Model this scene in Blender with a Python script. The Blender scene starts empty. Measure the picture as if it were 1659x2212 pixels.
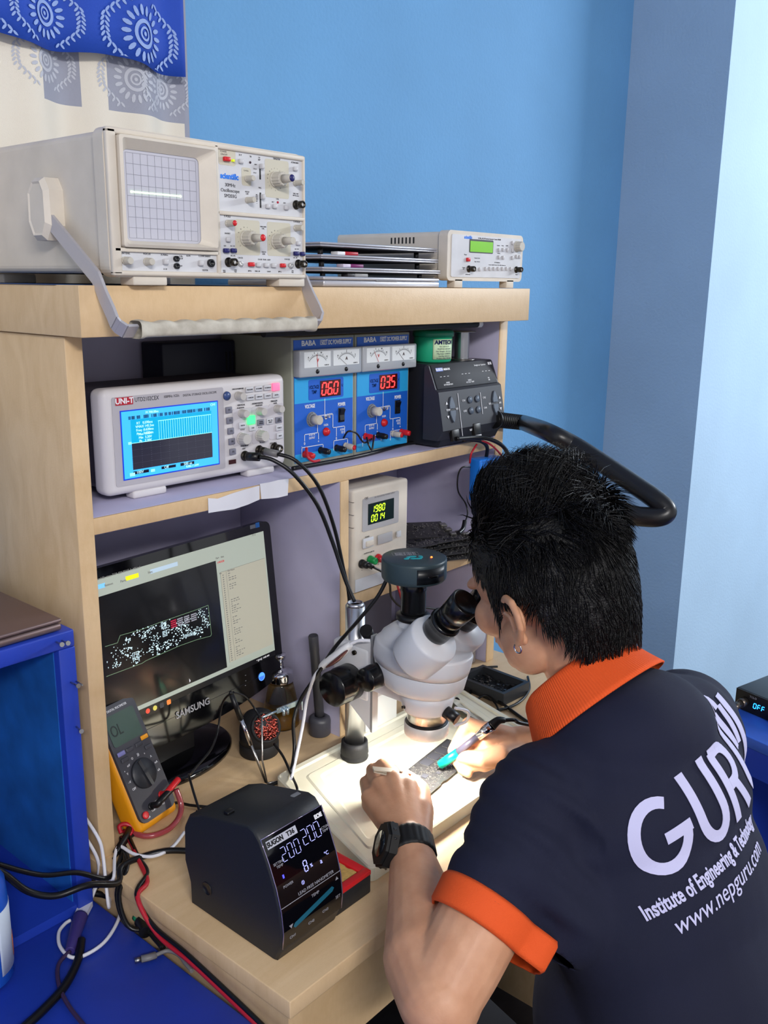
import bpy, bmesh, math, random
import numpy as np
from mathutils import Vector, Matrix, Quaternion, noise
from mathutils.bvhtree import BVHTree
PI = math.pi
R_ = math.radians
random.seed(7)
SC = bpy.context.scene
COL = SC.collection
# ---------------------------------------------------------------- camera
F_PX = 1996.0; CX, CY = 829.5, 1106.0
_X = Vector((2600-CX, -(634-CY), -F_PX)).normalized()
_Z = Vector((101.5, 8064, 1996)).normalized()
_X = (_X - _Z*_X.dot(_Z)).normalized(); _Y = _Z.cross(_X)
CR = Matrix((_X, _Y, _Z))                     # camera axes -> world
CAM = Vector((-0.5797, -0.9458, 1.47))
cam_d = bpy.data.cameras.new('camera'); cam = bpy.data.objects.new('camera', cam_d); COL.objects.link(cam)
cam_d.sensor_fit = 'HORIZONTAL'; cam_d.sensor_width = 36; cam_d.lens = 36*F_PX/1659
cam_d.clip_start = 0.02; cam_d.clip_end = 50
cam.matrix_world = Matrix.Translation(CAM) @ CR.to_4x4()
SC.camera = cam
# ---------------------------------------------------------------- world, lights, exposure
SC.view_settings.view_transform = 'Standard'; SC.view_settings.look = 'None'
SC.view_settings.gamma = 1; SC.view_settings.use_curve_mapping = False
SC.view_settings.exposure = 0.0
W = bpy.data.worlds.new('world'); SC.world = W; W.use_nodes = True
bg = W.node_tree.nodes['Background']; bg.inputs[0].default_value = (0.92, 0.94, 1.0, 1); bg.inputs[1].default_value = 0.72
def area_light(name, loc, target, sx, sy, power, color):
    d = bpy.data.lights.new(name, 'AREA'); d.shape = 'RECTANGLE'; d.size = sx; d.size_y = sy
    d.energy = power; d.color = color
    o = bpy.data.objects.new(name, d); COL.objects.link(o); o.location = loc
    o.rotation_euler = (Vector(target)-Vector(loc)).to_track_quat('-Z', 'Y').to_euler()
    return o
area_light('ceiling_tube_light', (-1.5, -2.9, 2.70), (0.5, 0.0, 1.1), 1.2, 0.25, 95, (1.0, 0.97, 0.94))
area_light('side_tube_light', (4.1, -1.7, 2.4), (1.6, 0.2, 1.3), 1.2, 0.22, 76, (0.88, 0.94, 1.0))

# ---------------------------------------------------------------- helpers
def at(u, v, ax, val):
    "point of the plane axis ax = val that the photograph shows at pixel (u, v)"
    d = CR @ Vector((u-CX, -(v-CY), -F_PX))
    return CAM + d*((val-CAM[ax])/d[ax])
def X_(u, v, x): return at(u, v, 0, x)
def Y_(u, v, y): return at(u, v, 1, y)
def Z_(u, v, z): return at(u, v, 2, z)
def lin(c):
    return tuple((x/255/12.92 if x/255 <= .04045 else ((x/255+.055)/1.055)**2.4) for x in c)
MATS = {}
def mat(name, rgb=(128,128,128), rough=.5, metal=0, emit=0, ecol=None, alpha=1, trans=0, ior=1.45, coat=0, noise_amt=0, noise_scale=30,
        bump=0, bump_scale=200, sss=0, spec=None, rgb2=None, kind=None):
    if name in MATS: return MATS[name]
    m = bpy.data.materials.new(name); m.use_nodes = True; MATS[name] = m
    nt = m.node_tree; N = nt.nodes; L = nt.links; p = N['Principled BSDF']
    c = (*lin(rgb), 1); p.inputs['Base Color'].default_value = c
    p.inputs['Roughness'].default_value = rough; p.inputs['Metallic'].default_value = metal
    p.inputs['Coat Weight'].default_value = coat; p.inputs['Coat Roughness'].default_value = .08
    p.inputs['Transmission Weight'].default_value = trans; p.inputs['IOR'].default_value = ior; p.inputs['Alpha'].default_value = alpha
    if spec is not None: p.inputs['Specular IOR Level'].default_value = spec
    if sss: p.inputs['Subsurface Weight'].default_value = sss; p.inputs['Subsurface Radius'].default_value = (.012,.005,.003)
    if emit:
        p.inputs['Emission Color'].default_value = (*lin(ecol or rgb), 1); p.inputs['Emission Strength'].default_value = emit
    tc = None
    def coords():
        nonlocal tc
        if tc is None: tc = N.new('ShaderNodeTexCoord')
        return tc.outputs['Object']
    if kind == 'wood':
        mp = N.new('ShaderNodeMapping'); L.new(coords(), mp.inputs[0]); mp.inputs['Scale'].default_value = (1.6, 14, 5)
        n1 = N.new('ShaderNodeTexNoise'); n1.inputs['Scale'].default_value = 2.2; n1.inputs['Detail'].default_value = 4; n1.inputs['Distortion'].default_value = 1.2
        L.new(mp.outputs[0], n1.inputs[0])
        mp2 = N.new('ShaderNodeMapping'); L.new(coords(), mp2.inputs[0]); mp2.inputs['Scale'].default_value = (30, 220, 12)
        n2 = N.new('ShaderNodeTexNoise'); n2.inputs['Scale'].default_value = 6; L.new(mp2.outputs[0], n2.inputs[0])
        ad = N.new('ShaderNodeMath'); ad.operation = 'MULTIPLY_ADD'; L.new(n2.outputs[0], ad.inputs[0]); ad.inputs[1].default_value = .35; L.new(n1.outputs[0], ad.inputs[2])
        cr = N.new('ShaderNodeValToRGB'); L.new(ad.outputs[0], cr.inputs[0])
        cr.color_ramp.elements[0].position = .42; cr.color_ramp.elements[0].color = (*lin(rgb2), 1)
        cr.color_ramp.elements[1].position = .85; cr.color_ramp.elements[1].color = c
        L.new(cr.outputs[0], p.inputs['Base Color'])
    elif noise_amt:
        n1 = N.new('ShaderNodeTexNoise'); n1.inputs['Scale'].default_value = noise_scale; n1.inputs['Detail'].default_value = 5
        L.new(coords(), n1.inputs[0])
        cr = N.new('ShaderNodeValToRGB'); L.new(n1.outputs[0], cr.inputs[0])
        r2 = rgb2 or tuple(x*(1-noise_amt) for x in rgb)
        cr.color_ramp.elements[0].position = .3; cr.color_ramp.elements[0].color = (*lin(r2), 1)
        cr.color_ramp.elements[1].position = .7; cr.color_ramp.elements[1].color = c
        L.new(cr.outputs[0], p.inputs['Base Color'])
    if bump:
        n3 = N.new('ShaderNodeTexNoise'); n3.inputs['Scale'].default_value = bump_scale; n3.inputs['Detail'].default_value = 3; L.new(coords(), n3.inputs[0])
        b = N.new('ShaderNodeBump'); b.inputs['Strength'].default_value = bump; b.inputs['Distance'].default_value = .002
        L.new(n3.outputs[0], b.inputs['Height']); L.new(b.outputs[0], p.inputs['Normal'])
    return m
def M_basis(p0, p1):
    d = (Vector(p1)-Vector(p0)); z = d.normalized()
    a = Vector((0,0,1)) if abs(z.z) < .95 else Vector((1,0,0))
    x = a.cross(z).normalized(); y = z.cross(x)
    return x, y, z, d.length
class MB:
    "collects shapes into one mesh"
    def __init__(s): s.b = bmesh.new(); s.mi = 0; s.T = Matrix.Identity(4)
    def _f(s, vs, smooth=False):
        try: f = s.b.faces.new(vs)
        except ValueError: return None
        f.material_index = s.mi; f.smooth = smooth; return f
    def v(s, p): return s.b.verts.new(s.T @ Vector(p))
    def box(s, lo, hi, bev=0, seg=2):
        lo = Vector(lo); hi = Vector(hi)
        if bev:
            t = bmesh.new(); bmesh.ops.create_cube(t, size=1)
            for q in t.verts: q.co = Vector([(lo[i]+hi[i])/2 + q.co[i]*(hi[i]-lo[i]) for i in range(3)])
            bmesh.ops.bevel(t, geom=t.edges[:], offset=bev, segments=seg, affect='EDGES', profile=.5)
            s.merge(t, smooth=True); return s
        P = [s.v((x,y,z)) for z in (lo.z,hi.z) for y in (lo.y,hi.y) for x in (lo.x,hi.x)]
        for q in ((0,2,3,1),(4,5,7,6),(0,1,5,4),(2,6,7,3),(0,4,6,2),(1,3,7,5)): s._f([P[i] for i in q])
        return s
    def merge(s, t, smooth=False, M=None):
        T = s.T @ M if M else s.T
        mp = {q: s.b.verts.new(T @ q.co) for q in t.verts}
        for f in t.faces: s._f([mp[q] for q in f.verts], smooth or f.smooth)
        t.free(); return s
    def cyl(s, p0, p1, r0, r1=None, seg=20, cap=True, smooth=True):
        r1 = r0 if r1 is None else r1; x, y, z, L = M_basis(p0, p1); p0 = Vector(p0); p1 = Vector(p1)
        A = []; B = []
        for i in range(seg):
            a = 2*PI*i/seg; d = x*math.cos(a)+y*math.sin(a)
            A.append(s.v(p0+d*r0)); B.append(s.v(p1+d*r1))
        for i in range(seg):
            j = (i+1)%seg; s._f([A[i],A[j],B[j],B[i]], smooth)
        if cap: s._f(A[::-1]); s._f(B)
        return s
    def lathe(s, prof, o=(0,0,0), ax=(0,0,1), seg=32, smooth=True, sx=1, sy=1, cap=True):
        "prof: list of (radius, height)"
        o = Vector(o); x, y, z, _ = M_basis(o, o+Vector(ax)); rings = []
        for r, h in prof:
            if r < 1e-6: rings.append([s.v(o+z*h)])
            else: rings.append([s.v(o+z*h+x*(r*sx*math.cos(2*PI*i/seg))+y*(r*sy*math.sin(2*PI*i/seg))) for i in range(seg)])
        for a, b in zip(rings, rings[1:]):
            for i in range(seg):
                j = (i+1)%seg
                if len(a) == 1 and len(b) == 1: continue
                if len(a) == 1: s._f([a[0], b[j], b[i]][::-1], smooth)
                elif len(b) == 1: s._f([a[i], a[j], b[0]], smooth)
                else: s._f([a[i], a[j], b[j], b[i]], smooth)
        if cap and len(rings[0]) > 1: s._f(rings[0][::-1])
        if cap and len(rings[-1]) > 1: s._f(rings[-1])
        return s
    def sph(s, c, r, seg=16, sc=(1,1,1), M=None):
        t = bmesh.new(); bmesh.ops.create_uvsphere(t, u_segments=seg, v_segments=max(6, seg*2//3), radius=r)
        for q in t.verts: q.co = Vector((q.co.x*sc[0], q.co.y*sc[1], q.co.z*sc[2]))
        MM = Matrix.Translation(c) @ (M.to_4x4() if M else Matrix.Identity(4))
        s.merge(t, True, MM); return s
    def prism(s, poly, h0, h1, axis='z', smooth=False):
        "poly in 2D, extruded along axis; axis y: poly is (x,z); axis x: poly is (y,z)"
        def P(p, h): return {'z': (p[0],p[1],h), 'y': (p[0],h,p[1]), 'x': (h,p[0],p[1])}[axis]
        A = [s.v(P(p,h0)) for p in poly]; B = [s.v(P(p,h1)) for p in poly]; n = len(poly)
        for i in range(n): s._f([A[i],A[(i+1)%n],B[(i+1)%n],B[i]], smooth)
        s._f(A[::-1]); s._f(B); return s
    def tube(s, pts, r, seg=8, closed=False, smooth=True, flat=1, res=6, spline=True, cap=True):
        P = [Vector(p) for p in pts]
        if spline and len(P) > 2:
            Q = []; n = len(P); rng = n if closed else n-1
            for i in range(rng):
                p0 = P[(i-1)%n] if closed or i else P[0]; p1 = P[i]; p2 = P[(i+1)%n]; p3 = P[(i+2)%n] if closed or i+2 < n else P[-1]
                for k in range(res):
                    t = k/res; Q.append(.5*((2*p1)+(-p0+p2)*t+(2*p0-5*p1+4*p2-p3)*t*t+(-p0+3*p1-3*p2+p3)*t**3))
            if not closed: Q.append(P[-1])
            P = Q
        n = len(P); rings = []; prev = None
        for i in range(n):
            a = P[(i-1)%n] if closed or i else P[i]; b = P[(i+1)%n] if closed or i+1 < n else P[i]
            t = (b-a).normalized()
            if prev is None: x = (Vector((0,0,1)) if abs(t.z) < .9 else Vector((1,0,0))).cross(t).normalized()
            else: x = (prev - t*prev.dot(t)).normalized()
            prev = x; y = t.cross(x); rr = r(i/(n-1)) if callable(r) else r
            rings.append([s.v(P[i]+x*(rr*math.cos(2*PI*k/seg))+y*(rr*flat*math.sin(2*PI*k/seg))) for k in range(seg)])
        for i in range(n if closed else n-1):
            A = rings[i]; B = rings[(i+1)%n]
            for k in range(seg): s._f([A[k],A[(k+1)%seg],B[(k+1)%seg],B[k]], smooth)
        if not closed and cap: s._f(rings[0][::-1]); s._f(rings[-1])
        return s
    def grid(s, f, nu, nv, closeu=False, smooth=True):
        V = [[s.v(f(i/(nu if closeu else nu-1), j/(nv-1))) for j in range(nv)] for i in range(nu)]
        for i in range(nu if closeu else nu-1):
            for j in range(nv-1):
                k = (i+1)%nu; s._f([V[i][j],V[k][j],V[k][j+1],V[i][j+1]], smooth)
        return s
    def build(s, name, m, parent=None, solid=0):
        bmesh.ops.recalc_face_normals(s.b, faces=s.b.faces[:])
        me = bpy.data.meshes.new(name); s.b.to_mesh(me); s.b.free()
        for q in (m if isinstance(m, (list, tuple)) else [m]): me.materials.append(q)
        o = bpy.data.objects.new(name, me); COL.objects.link(o)
        if parent: o.parent = parent
        if solid: q = o.modifiers.new('thickness', 'SOLIDIFY'); q.thickness = solid
        return o
def tag(o, label, cat, group=None):
    o['label'] = label; o['category'] = cat
    if group: o['group'] = group
    return o
def thing(name, label, cat, loc=(0,0,0), rz=0, group=None):
    o = bpy.data.objects.new(name, None); COL.objects.link(o); o.empty_display_size = .02
    o.location = loc; o.rotation_euler = (0,0,rz); return tag(o, label, cat, group)
def struct(o): o['kind'] = 'structure'; return o
def Dp(u, v, dist):
    d = CR @ Vector((u-CX, -(v-CY), -F_PX)); return CAM + d*(dist/F_PX)
def rrect(x0, z0, x1, z1, r, n=4):
    P = []
    for cx, cz, a0 in ((x1-r,z1-r,0),(x0+r,z1-r,90),(x0+r,z0+r,180),(x1-r,z0+r,270)):
        for k in range(n+1):
            a = R_(a0+90*k/n); P.append((cx+r*math.cos(a), cz+r*math.sin(a)))
    return P
_tc = {}
def glyphs(mb, s, size, M, ext=.0002, align='CENTER', bold=0, wide=1.0):
    "adds lettering to an MB; M maps the text plane (x right, y up, z out) into the part's space"
    c = bpy.data.curves.new('t', 'FONT'); c.body = s; c.size = size; c.align_x = align; c.align_y = 'CENTER'
    c.offset = bold; c.extrude = ext; c.resolution_u = 3; c.space_character = 1.0
    o = bpy.data.objects.new('t', c); COL.objects.link(o)
    me = bpy.data.meshes.new_from_object(o)
    t = bmesh.new(); t.from_mesh(me)
    for q in t.verts: q.co.x *= wide
    mb.merge(t, False, M); bpy.data.objects.remove(o); bpy.data.curves.remove(c); bpy.data.meshes.remove(me)
FACE = Matrix(((1,0,0,0),(0,0,-1,0),(0,1,0,0),(0,0,0,1)))      # text plane -> front face looking to -y
def ftext(mb, s, size, x, z, y=0, **k):
    glyphs(mb, s, size, Matrix.Translation((x, y, z)) @ FACE, **k)
def link_copy(src, loc, rz=None, label=None):
    c = src.copy(); COL.objects.link(c); c.location = loc
    if rz is not None: c.rotation_euler = (0,0,rz)
    if label: c['label'] = label
    for ch in src.children:
        d = ch.copy(); COL.objects.link(d); d.parent = c
        for g in ch.children:
            e = g.copy(); COL.objects.link(e); e.parent = d
    return c
SEG = {'0':'abcdef','1':'bc','2':'abged','3':'abgcd','4':'fgbc','5':'afgcd','6':'afgedc','7':'abc','8':'abcdefg','9':'abcdfg','O':'abcdef','F':'aefg','-':'g'}
def digit(mb, ch, x, z, h, w, t, y, sl=.12):
    "one seven-segment digit on a front face, lower left at (x, z)"
    segs = {'a':((0,1),(1,1)),'b':((1,1),(1,.5)),'c':((1,.5),(1,0)),'d':((0,0),(1,0)),'e':((0,.5),(0,0)),'f':((0,1),(0,.5)),'g':((0,.5),(1,.5))}
    for k in SEG.get(ch, ''):
        (a,b),(c,d) = segs[k]; g = .10
        hor = b == d
        x0 = x+a*w+b*h*sl; x1 = x+c*w+d*h*sl; z0 = z+b*h; z1 = z+d*h
        if hor: P = [(x0+g*w,z0-t/2),(x1-g*w,z0-t/2),(x1-g*w,z0+t/2),(x0+g*w,z0+t/2)]
        else:
            s1 = g*h*.6; P = [(x0-t/2,z0-s1),(x1-t/2,z1+s1),(x1+t/2,z1+s1),(x0+t/2,z0-s1)]
        mb.prism(P, y-.0004, y, 'y')
# ---------------------------------------------------------------- materials
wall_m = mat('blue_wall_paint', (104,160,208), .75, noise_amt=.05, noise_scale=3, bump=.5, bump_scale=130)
lav_m = mat('shaded_blue_paint', (150,178,208), .75, noise_amt=.05, noise_scale=3, bump=.5, bump_scale=130)  # column's left face: its shade is put into the colour
pale_m = mat('lit_blue_paint', (184,214,240), .75, noise_amt=.04, noise_scale=3, bump=.4, bump_scale=130)  # brighter tone for the column's lit front, light included in the colour
wood_m = mat('maple_laminate', (214,184,144), .45, kind='wood', rgb2=(200,168,126), bump=.08, bump_scale=400)
lam_m = mat('lavender_laminate', (186,182,210), .55, noise_amt=.05, noise_scale=12)
floor_m = mat('dark_floor', (60,56,60), .7, noise_amt=.2)
blue_m = mat('blue_paint', (32,62,174), .42, noise_amt=.12, noise_scale=9, bump=.12, bump_scale=60)
blue2_m = mat('light_blue_paint', (30,104,190), .5, noise_amt=.25, noise_scale=16, bump=.1, bump_scale=60)
blk = mat('black_plastic', (14,14,17), .38)
blkg = mat('black_gloss', (6,6,9), .08, coat=.5)
blkm = mat('black_matte', (24,24,27), .62, bump=.15, bump_scale=500)
white_m = mat('white_plastic', (226,226,228), .4)
chrome = mat('chrome', (215,215,220), .08, 1)
steel = mat('brushed_steel', (170,168,165), .28, 1)
darkmetal = mat('dark_metal', (70,66,60), .35, 1)
cream = mat('aged_cream_plastic', (216,206,192), .5, noise_amt=.06, noise_scale=18, bump=.05, bump_scale=300)
cream2 = mat('cream_panel', (208,208,212), .5, noise_amt=.05, noise_scale=30)
knobg = mat('grey_knob', (190,184,172), .35)
red_m = mat('red_plastic', (205,30,38), .35)
navy_m = mat('navy_plastic', (28,28,96), .4)
ink = mat('dark_lettering', (38,38,48), .6)
inkw = mat('white_lettering', (232,232,236), .5)
D = 0.36            # wall plane behind the bench
# ---------------------------------------------------------------- room shell
zc = 2.75
colx = Y_(1300, 1000, D).x
coly = X_(1455, 1435, colx).y
def wallbox(name, lo, hi, m): return struct(MB().box(lo, hi).build(name, m))
wallbox('floor', (-2.6,-3.4,-.1), (5.2,D+.2,0), floor_m)
wallbox('ceiling', (-2.6,-3.4,zc), (5.2,D+.2,zc+.1), mat('ceiling_white', (235,238,240), .8))
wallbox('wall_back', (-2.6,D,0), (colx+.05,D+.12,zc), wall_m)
c_ = MB(); c_.mi = 0
lo = (colx,coly,0); hi = (5.2,D+.12,zc)
P = [c_.v((x,y,z)) for z in (0,zc) for y in (coly,D+.12) for x in (colx,5.2)]
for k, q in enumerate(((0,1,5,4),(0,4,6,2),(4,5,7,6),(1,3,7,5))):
    c_.mi = 1 if k == 1 else 0; c_._f([P[i] for i in q])  # left face gets the shaded tone, the others the lit one
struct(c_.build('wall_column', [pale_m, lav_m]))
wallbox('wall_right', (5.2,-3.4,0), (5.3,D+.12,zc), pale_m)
# ---------------------------------------------------------------- bench: top, hutch
WX0, WX1 = -0.030, .90
bench = thing('workbench', 'pale maple laminate workbench under the shelf hutch, brightly lit beneath the microscope', 'workbench', (0,0,0))
MB().box((WX0,-.355,.728), (WX1,D-.002,.75), .0015).build('worktop', wood_m, bench)
MB().box((WX0+.004,-.325,.60), (WX1-.01,-.305,.728)).build('front_apron', wood_m, bench)
MB().box((WX0+.002,-.350,.0), (WX0+.022,D-.01,.728)).build('side_panel', wood_m, bench)
MB().box((WX1-.03,-.30,.0), (WX1-.01,D-.01,.728)).build('side_panel', wood_m, bench)
# hutch
hutch = thing('shelf_hutch', 'maple-edged shelf hutch with lavender interior standing on the workbench', 'shelf unit', (0,0,.75))
hz = lambda z: z-.75
XL, XR = -.0245, .861
def hpart(name, lo, hi, m, lab=None):
    o = MB().box((lo[0],lo[1],hz(lo[2])), (hi[0],hi[1],hz(hi[2])), .0008).build(name, m, hutch)
    if lab: o['label'] = lab
    return o
DB = .235
def panelx(x0, x1, z0, z1, name):
    "upright board: maple outside and front edge, lavender inside"
    hpart(name, (x0, 0, z0), (x1, DB+.02, z1), wood_m)
hpart('side_panel', (XL,0,.7502), (XL+.022,DB+.02,1.408), wood_m)
hpart('side_lining', (XL+.022,.002,.7502), (XL+.0225,DB,1.408), lam_m, 'lavender inner face of side panel')
hpart('side_panel', (.837,0,.7502), (XR,DB+.02,1.408), wood_m)
hpart('side_lining', (.8362,.002,.7502), (.837,DB,1.408), lam_m, 'lavender inner face of side panel')
hpart('divider', (.421,0,.7502), (.439,DB,1.176), wood_m)
hpart('side_lining', (.4203,.002,.7502), (.421,DB,1.176), lam_m, 'lavender face of divider')
hpart('side_lining', (.439,.002,.7502), (.4397,DB,1.176), lam_m, 'lavender face of divider')
hpart('back_panel', (XL+.022,DB,.7502), (.837,DB+.006,1.408), lam_m, 'lavender back panel')
hpart('shelf', (XL+.022,.001,1.176), (.8362,DB,1.196), wood_m)
hpart('shelf_lining', (XL+.022,.003,1.196), (.8362,DB,1.197), lam_m, 'lavender top face of shelf')
hpart('shelf_lining', (XL+.022,.003,1.1753), (.8362,DB,1.176), lam_m, 'lavender underside of shelf')
hpart('shelf', (.4397,.001,.968), (.8362,DB,.988), wood_m)
hpart('shelf_lining', (.4397,.003,.988), (.8362,DB,.989), lam_m, 'lavender top face of shelf')
hpart('top_board', (XL-.004,-.042,1.409), (XR+.002,D-.004,1.464), wood_m)
# torn paper labels taped to the shelf edge
def strip(pts_top, pts_bot, y, name, label):
    n = len(pts_top); mb = MB()
    A = [mb.v(Y_(*p, y)) for p in pts_top]; B = [mb.v(Y_(*p, y)) for p in pts_bot]
    A2 = [mb.v(Y_(*p, y)+Vector((0,-.0006,0))) for p in pts_top]; B2 = [mb.v(Y_(*p, y)+Vector((0,-.0006,0))) for p in pts_bot]
    for i in range(n-1):
        mb._f([A[i],A[i+1],B[i+1],B[i]]); mb._f([A2[i],B2[i],B2[i+1],A2[i+1]])
        mb._f([A[i],A2[i],A2[i+1],A[i+1]]); mb._f([B[i],B[i+1],B2[i+1],B2[i]])
    mb._f([A[0],B[0],B2[0],A2[0]]); mb._f([A[-1],A2[-1],B2[-1],B[-1]])
    tag(mb.build(name, mat('white_paper', (214,214,222), .8)), label, 'paper')
strip([(449,1076),(470,1077),(500,1066),(530,1057),(560,1049)], [(450,1108),(475,1104),(505,1100),(535,1090),(560,1079)], -.0003, 'paper_strip', 'wide torn white paper strip stuck on the shelf front edge below the storage oscilloscope')
strip([(561,1045),(580,1042),(600,1037),(623,1034)], [(564,1078),(580,1077),(600,1075),(621,1070)], -.0004, 'paper_strip', 'short creased white paper strip on shelf edge, right of the wider strip')
# ---------------------------------------------------------------- blue side table and blue box at the left
TZ = .70
tb = thing('side_table', 'blue painted low side table left of the workbench, littered with cables', 'table', (-.5,-.3,0))
MB().box((-.75,-.75,TZ-.03), (.462,.62,TZ), .002).build('tabletop', blue_m, tb)
for x in (-.70,.42):
    for y in (-.70,.57): MB().box((x-.02,y-.02,0), (x+.02,y+.02,TZ-.03)).build('leg', blue_m, tb)
bx = thing('open_box', 'dark blue painted open wooden box standing beside the hutch with a laptop on top', 'box', (-.245,.10,TZ+.0005))
x0, x1, y0, y1, h = -.20, .20, -.112, .20, 1.073-TZ
w = .021
o = MB().box((x0,y0,h-w), (x1,y1,h), .002).build('top_panel', blue_m, bx)
MB().box((x1-w,y0,0), (x1,y1,h-w), .0015).build('side_panel', blue_m, bx)
MB().box((x0,y0,0), (x0+w,y1,h-w), .0015).build('side_panel', blue_m, bx)
MB().box((x0+w,y0+.004,0), (x1-w,y1,w*.6)).build('bottom_panel', blue_m, bx)
MB().box((x0+w,y1-.008,w*.6), (x1-w,y1,h-w)).build('back_panel', blue2_m, bx)['label'] = 'lighter blue back panel'
MB().box((x1-w-.0012,y0+.012,w*.6), (x1-w,y1-.008,h-w)).build('side_lining', blue2_m, bx)['label'] = 'lighter blue streaky inner face'
for (u, v, du, dv, hd) in ((122,1387,11,5,1),(134,1384,12,5,1),(153,1474,15,7,1),(165,1472,13,8,0),(165,1570,10,9,1)):
    p = Y_(u, v, -.0125); q = Y_(u+du, v+dv, -.03)
    s = MB().cyl(p, q, .0011, seg=8)
    if hd: s.cyl(q, q+(q-p).normalized()*.002, .0028, seg=12)
    tag(s.build('screw', steel), {122:'left screw of the pair at the blue box inner corner',134:'right screw of the pair at the blue box inner corner',153:'middle-height screw on blue box edge with bright head',165:'bare screw overhanging the blue box edge'}[u] if v != 1570 else 'lowest screw in the front edge of the blue box', 'screw')
lt = thing('laptop', 'closed bronze grey laptop lying on the blue box', 'laptop', (-.245,.10,1.0745))
lap_m = mat('bronze_aluminium', (132,112,110), .42, .75)
MB().box((-.16,-.108,0), (.188,.125,.009), .0035).build('base', lap_m, lt)
MB().box((-.16,-.108,.0098), (.188,.125,.0148), .0022).build('lid', lap_m, lt)
MB().box((-.15,-.10,.0088), (.18,.12,.010)).build('gasket', blk, lt)
# second desk at right
t2 = thing('corner_desk', 'blue laminate desk with rack station at the right edge behind the person', 'desk', (1.7,-.35,0))
# ---------------------------------------------------------------- instruments on the hutch
def loc_frame(o, T=None):
    M = Matrix.Translation(o.location) @ o.rotation_euler.to_matrix().to_4x4()
    if T: M = M @ T
    Mi = M.inverted(); o_ = Mi @ CAM; R3 = Mi.to_3x3()
    def f(u, v, y=0):
        d = R3 @ (CR @ Vector((u-CX, -(v-CY), -F_PX))); p = o_ + d*((y-o_.y)/d.y); return p.x, p.z
    return f
def crop(ox, oy, s): return lambda a, b: (ox+a*s, oy+b*s)
def knob(parent, x, z, r, l, m, name='knob', y=0, tip=None, tipm=None, T=None, ridges=True, inner=None, pointer=None):
    mb = MB()
    if T: mb.T = T
    n = 28
    prof = [(r*1.0,0),(r*1.0,l*.12),(r*.93,l*.16),(r*.88,l*.93),(r*.8,l),(0,l)]
    o = Vector((x,y,z)); ax = Vector((0,-1,0)); ex, ey, ez, _ = M_basis(o, o+ax); rings = []
    for k, (rr, h) in enumerate(prof):
        if rr == 0: rings.append([mb.v(o+ez*h)]); continue
        rings.append([mb.v(o+ez*h+(ex*math.cos(2*PI*i/n)+ey*math.sin(2*PI*i/n))*rr*(1 if (i%2 or not ridges or k < 2) else .93)) for i in range(n)])
    for a, b in zip(rings, rings[1:]):
        for i in range(n):
            j = (i+1)%n
            if len(b) == 1: mb._f([a[i],a[j],b[0]])
            else: mb._f([a[i],a[j],b[j],b[i]])
    if pointer: mb.mi = 1; mb.box((x-r*.08, y-l-.0004, z), (x+r*.08, y-l, z+r*.75)); mb.mi = 0
    k = mb.build(name, [m, pointer] if pointer else m, parent)
    if inner:
        ir, il, im, tm = inner
        b = MB()
        if T: b.T = T
        b.cyl((x,y-l*.98,z), (x,y-l-il,z), ir, ir*.85, seg=18, smooth=True); b.build('inner_knob', im, k)
        if tm:
            b = MB(); 
            if T: b.T = T
            b.lathe([(ir*.82,0),(ir*.75,.0008),(ir*.4,.0016),(0,.0018)], (x,y-l-il,z), (0,-1,0), 16); b.build('cap', tm, k)
    if tip:
        b = MB()
        if T: b.T = T
        b.lathe([(r*.8,0),(r*.7,.0008),(r*.4,.0014),(0,.0016)], (x,y-l,z), (0,-1,0), 16); b.build('cap', tipm, k)
    return k
def button(parent, x, z, w, h, d, m, name='button', y=0, T=None, r=None, lab=None):
    mb = MB()
    if T: mb.T = T
    mb.box((x-w/2,y-d,z-h/2), (x+w/2,y,z+h/2), min(w,h,d)*.22, 2)
    o = mb.build(name, m, parent)
    if lab: o['label'] = lab
    return o
def bnc(parent, x, z, r, l, y=0, T=None, name='bnc_socket'):
    mb = MB()
    if T: mb.T = T
    mb.lathe([(r*1.25,0),(r*1.25,.0015),(r*.85,.002),(r*.85,l*.3),(r,l*.35),(r,l*.95),(r*.8,l),(r*.62,l),(r*.62,l*.5),(0,l*.5)], (x,y,z), (0,-1,0), 20)
    for s in (-1,1): mb.box((x-r*.15+s*r*1.1,y-l*.75,z-r*.15), (x+r*.15+s*r*1.1,y-l*.6,z+r*.15))
    o = mb.build(name, darkmetal, parent)
    b = MB()
    if T: b.T = T
    b.lathe([(r*.5,0),(r*.5,l*.35),(r*.2,l*.35),(0,l*.3)], (x,y-l*.5,z), (0,-1,0), 14); b.build('insulator', white_m, o)
    return o

# ===== analog oscilloscope
os_ = thing('oscilloscope', 'large cream analogue oscilloscope with CRT screen, knobs and folded-down handle on top of the hutch', 'oscilloscope', (.003,-.06,1.4645))
P = loc_frame(os_); c2 = crop(440,300,260/1659); c1 = crop(0,0,700/1659)
ow, oh, of = .289, .1615, .0085       # width, top, foot height
mb = MB()
mb.prism(rrect(.004, of+.004, ow-.004, oh-.003, .008), .012, .355, 'y')
mb.build('case', cream, os_)
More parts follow.
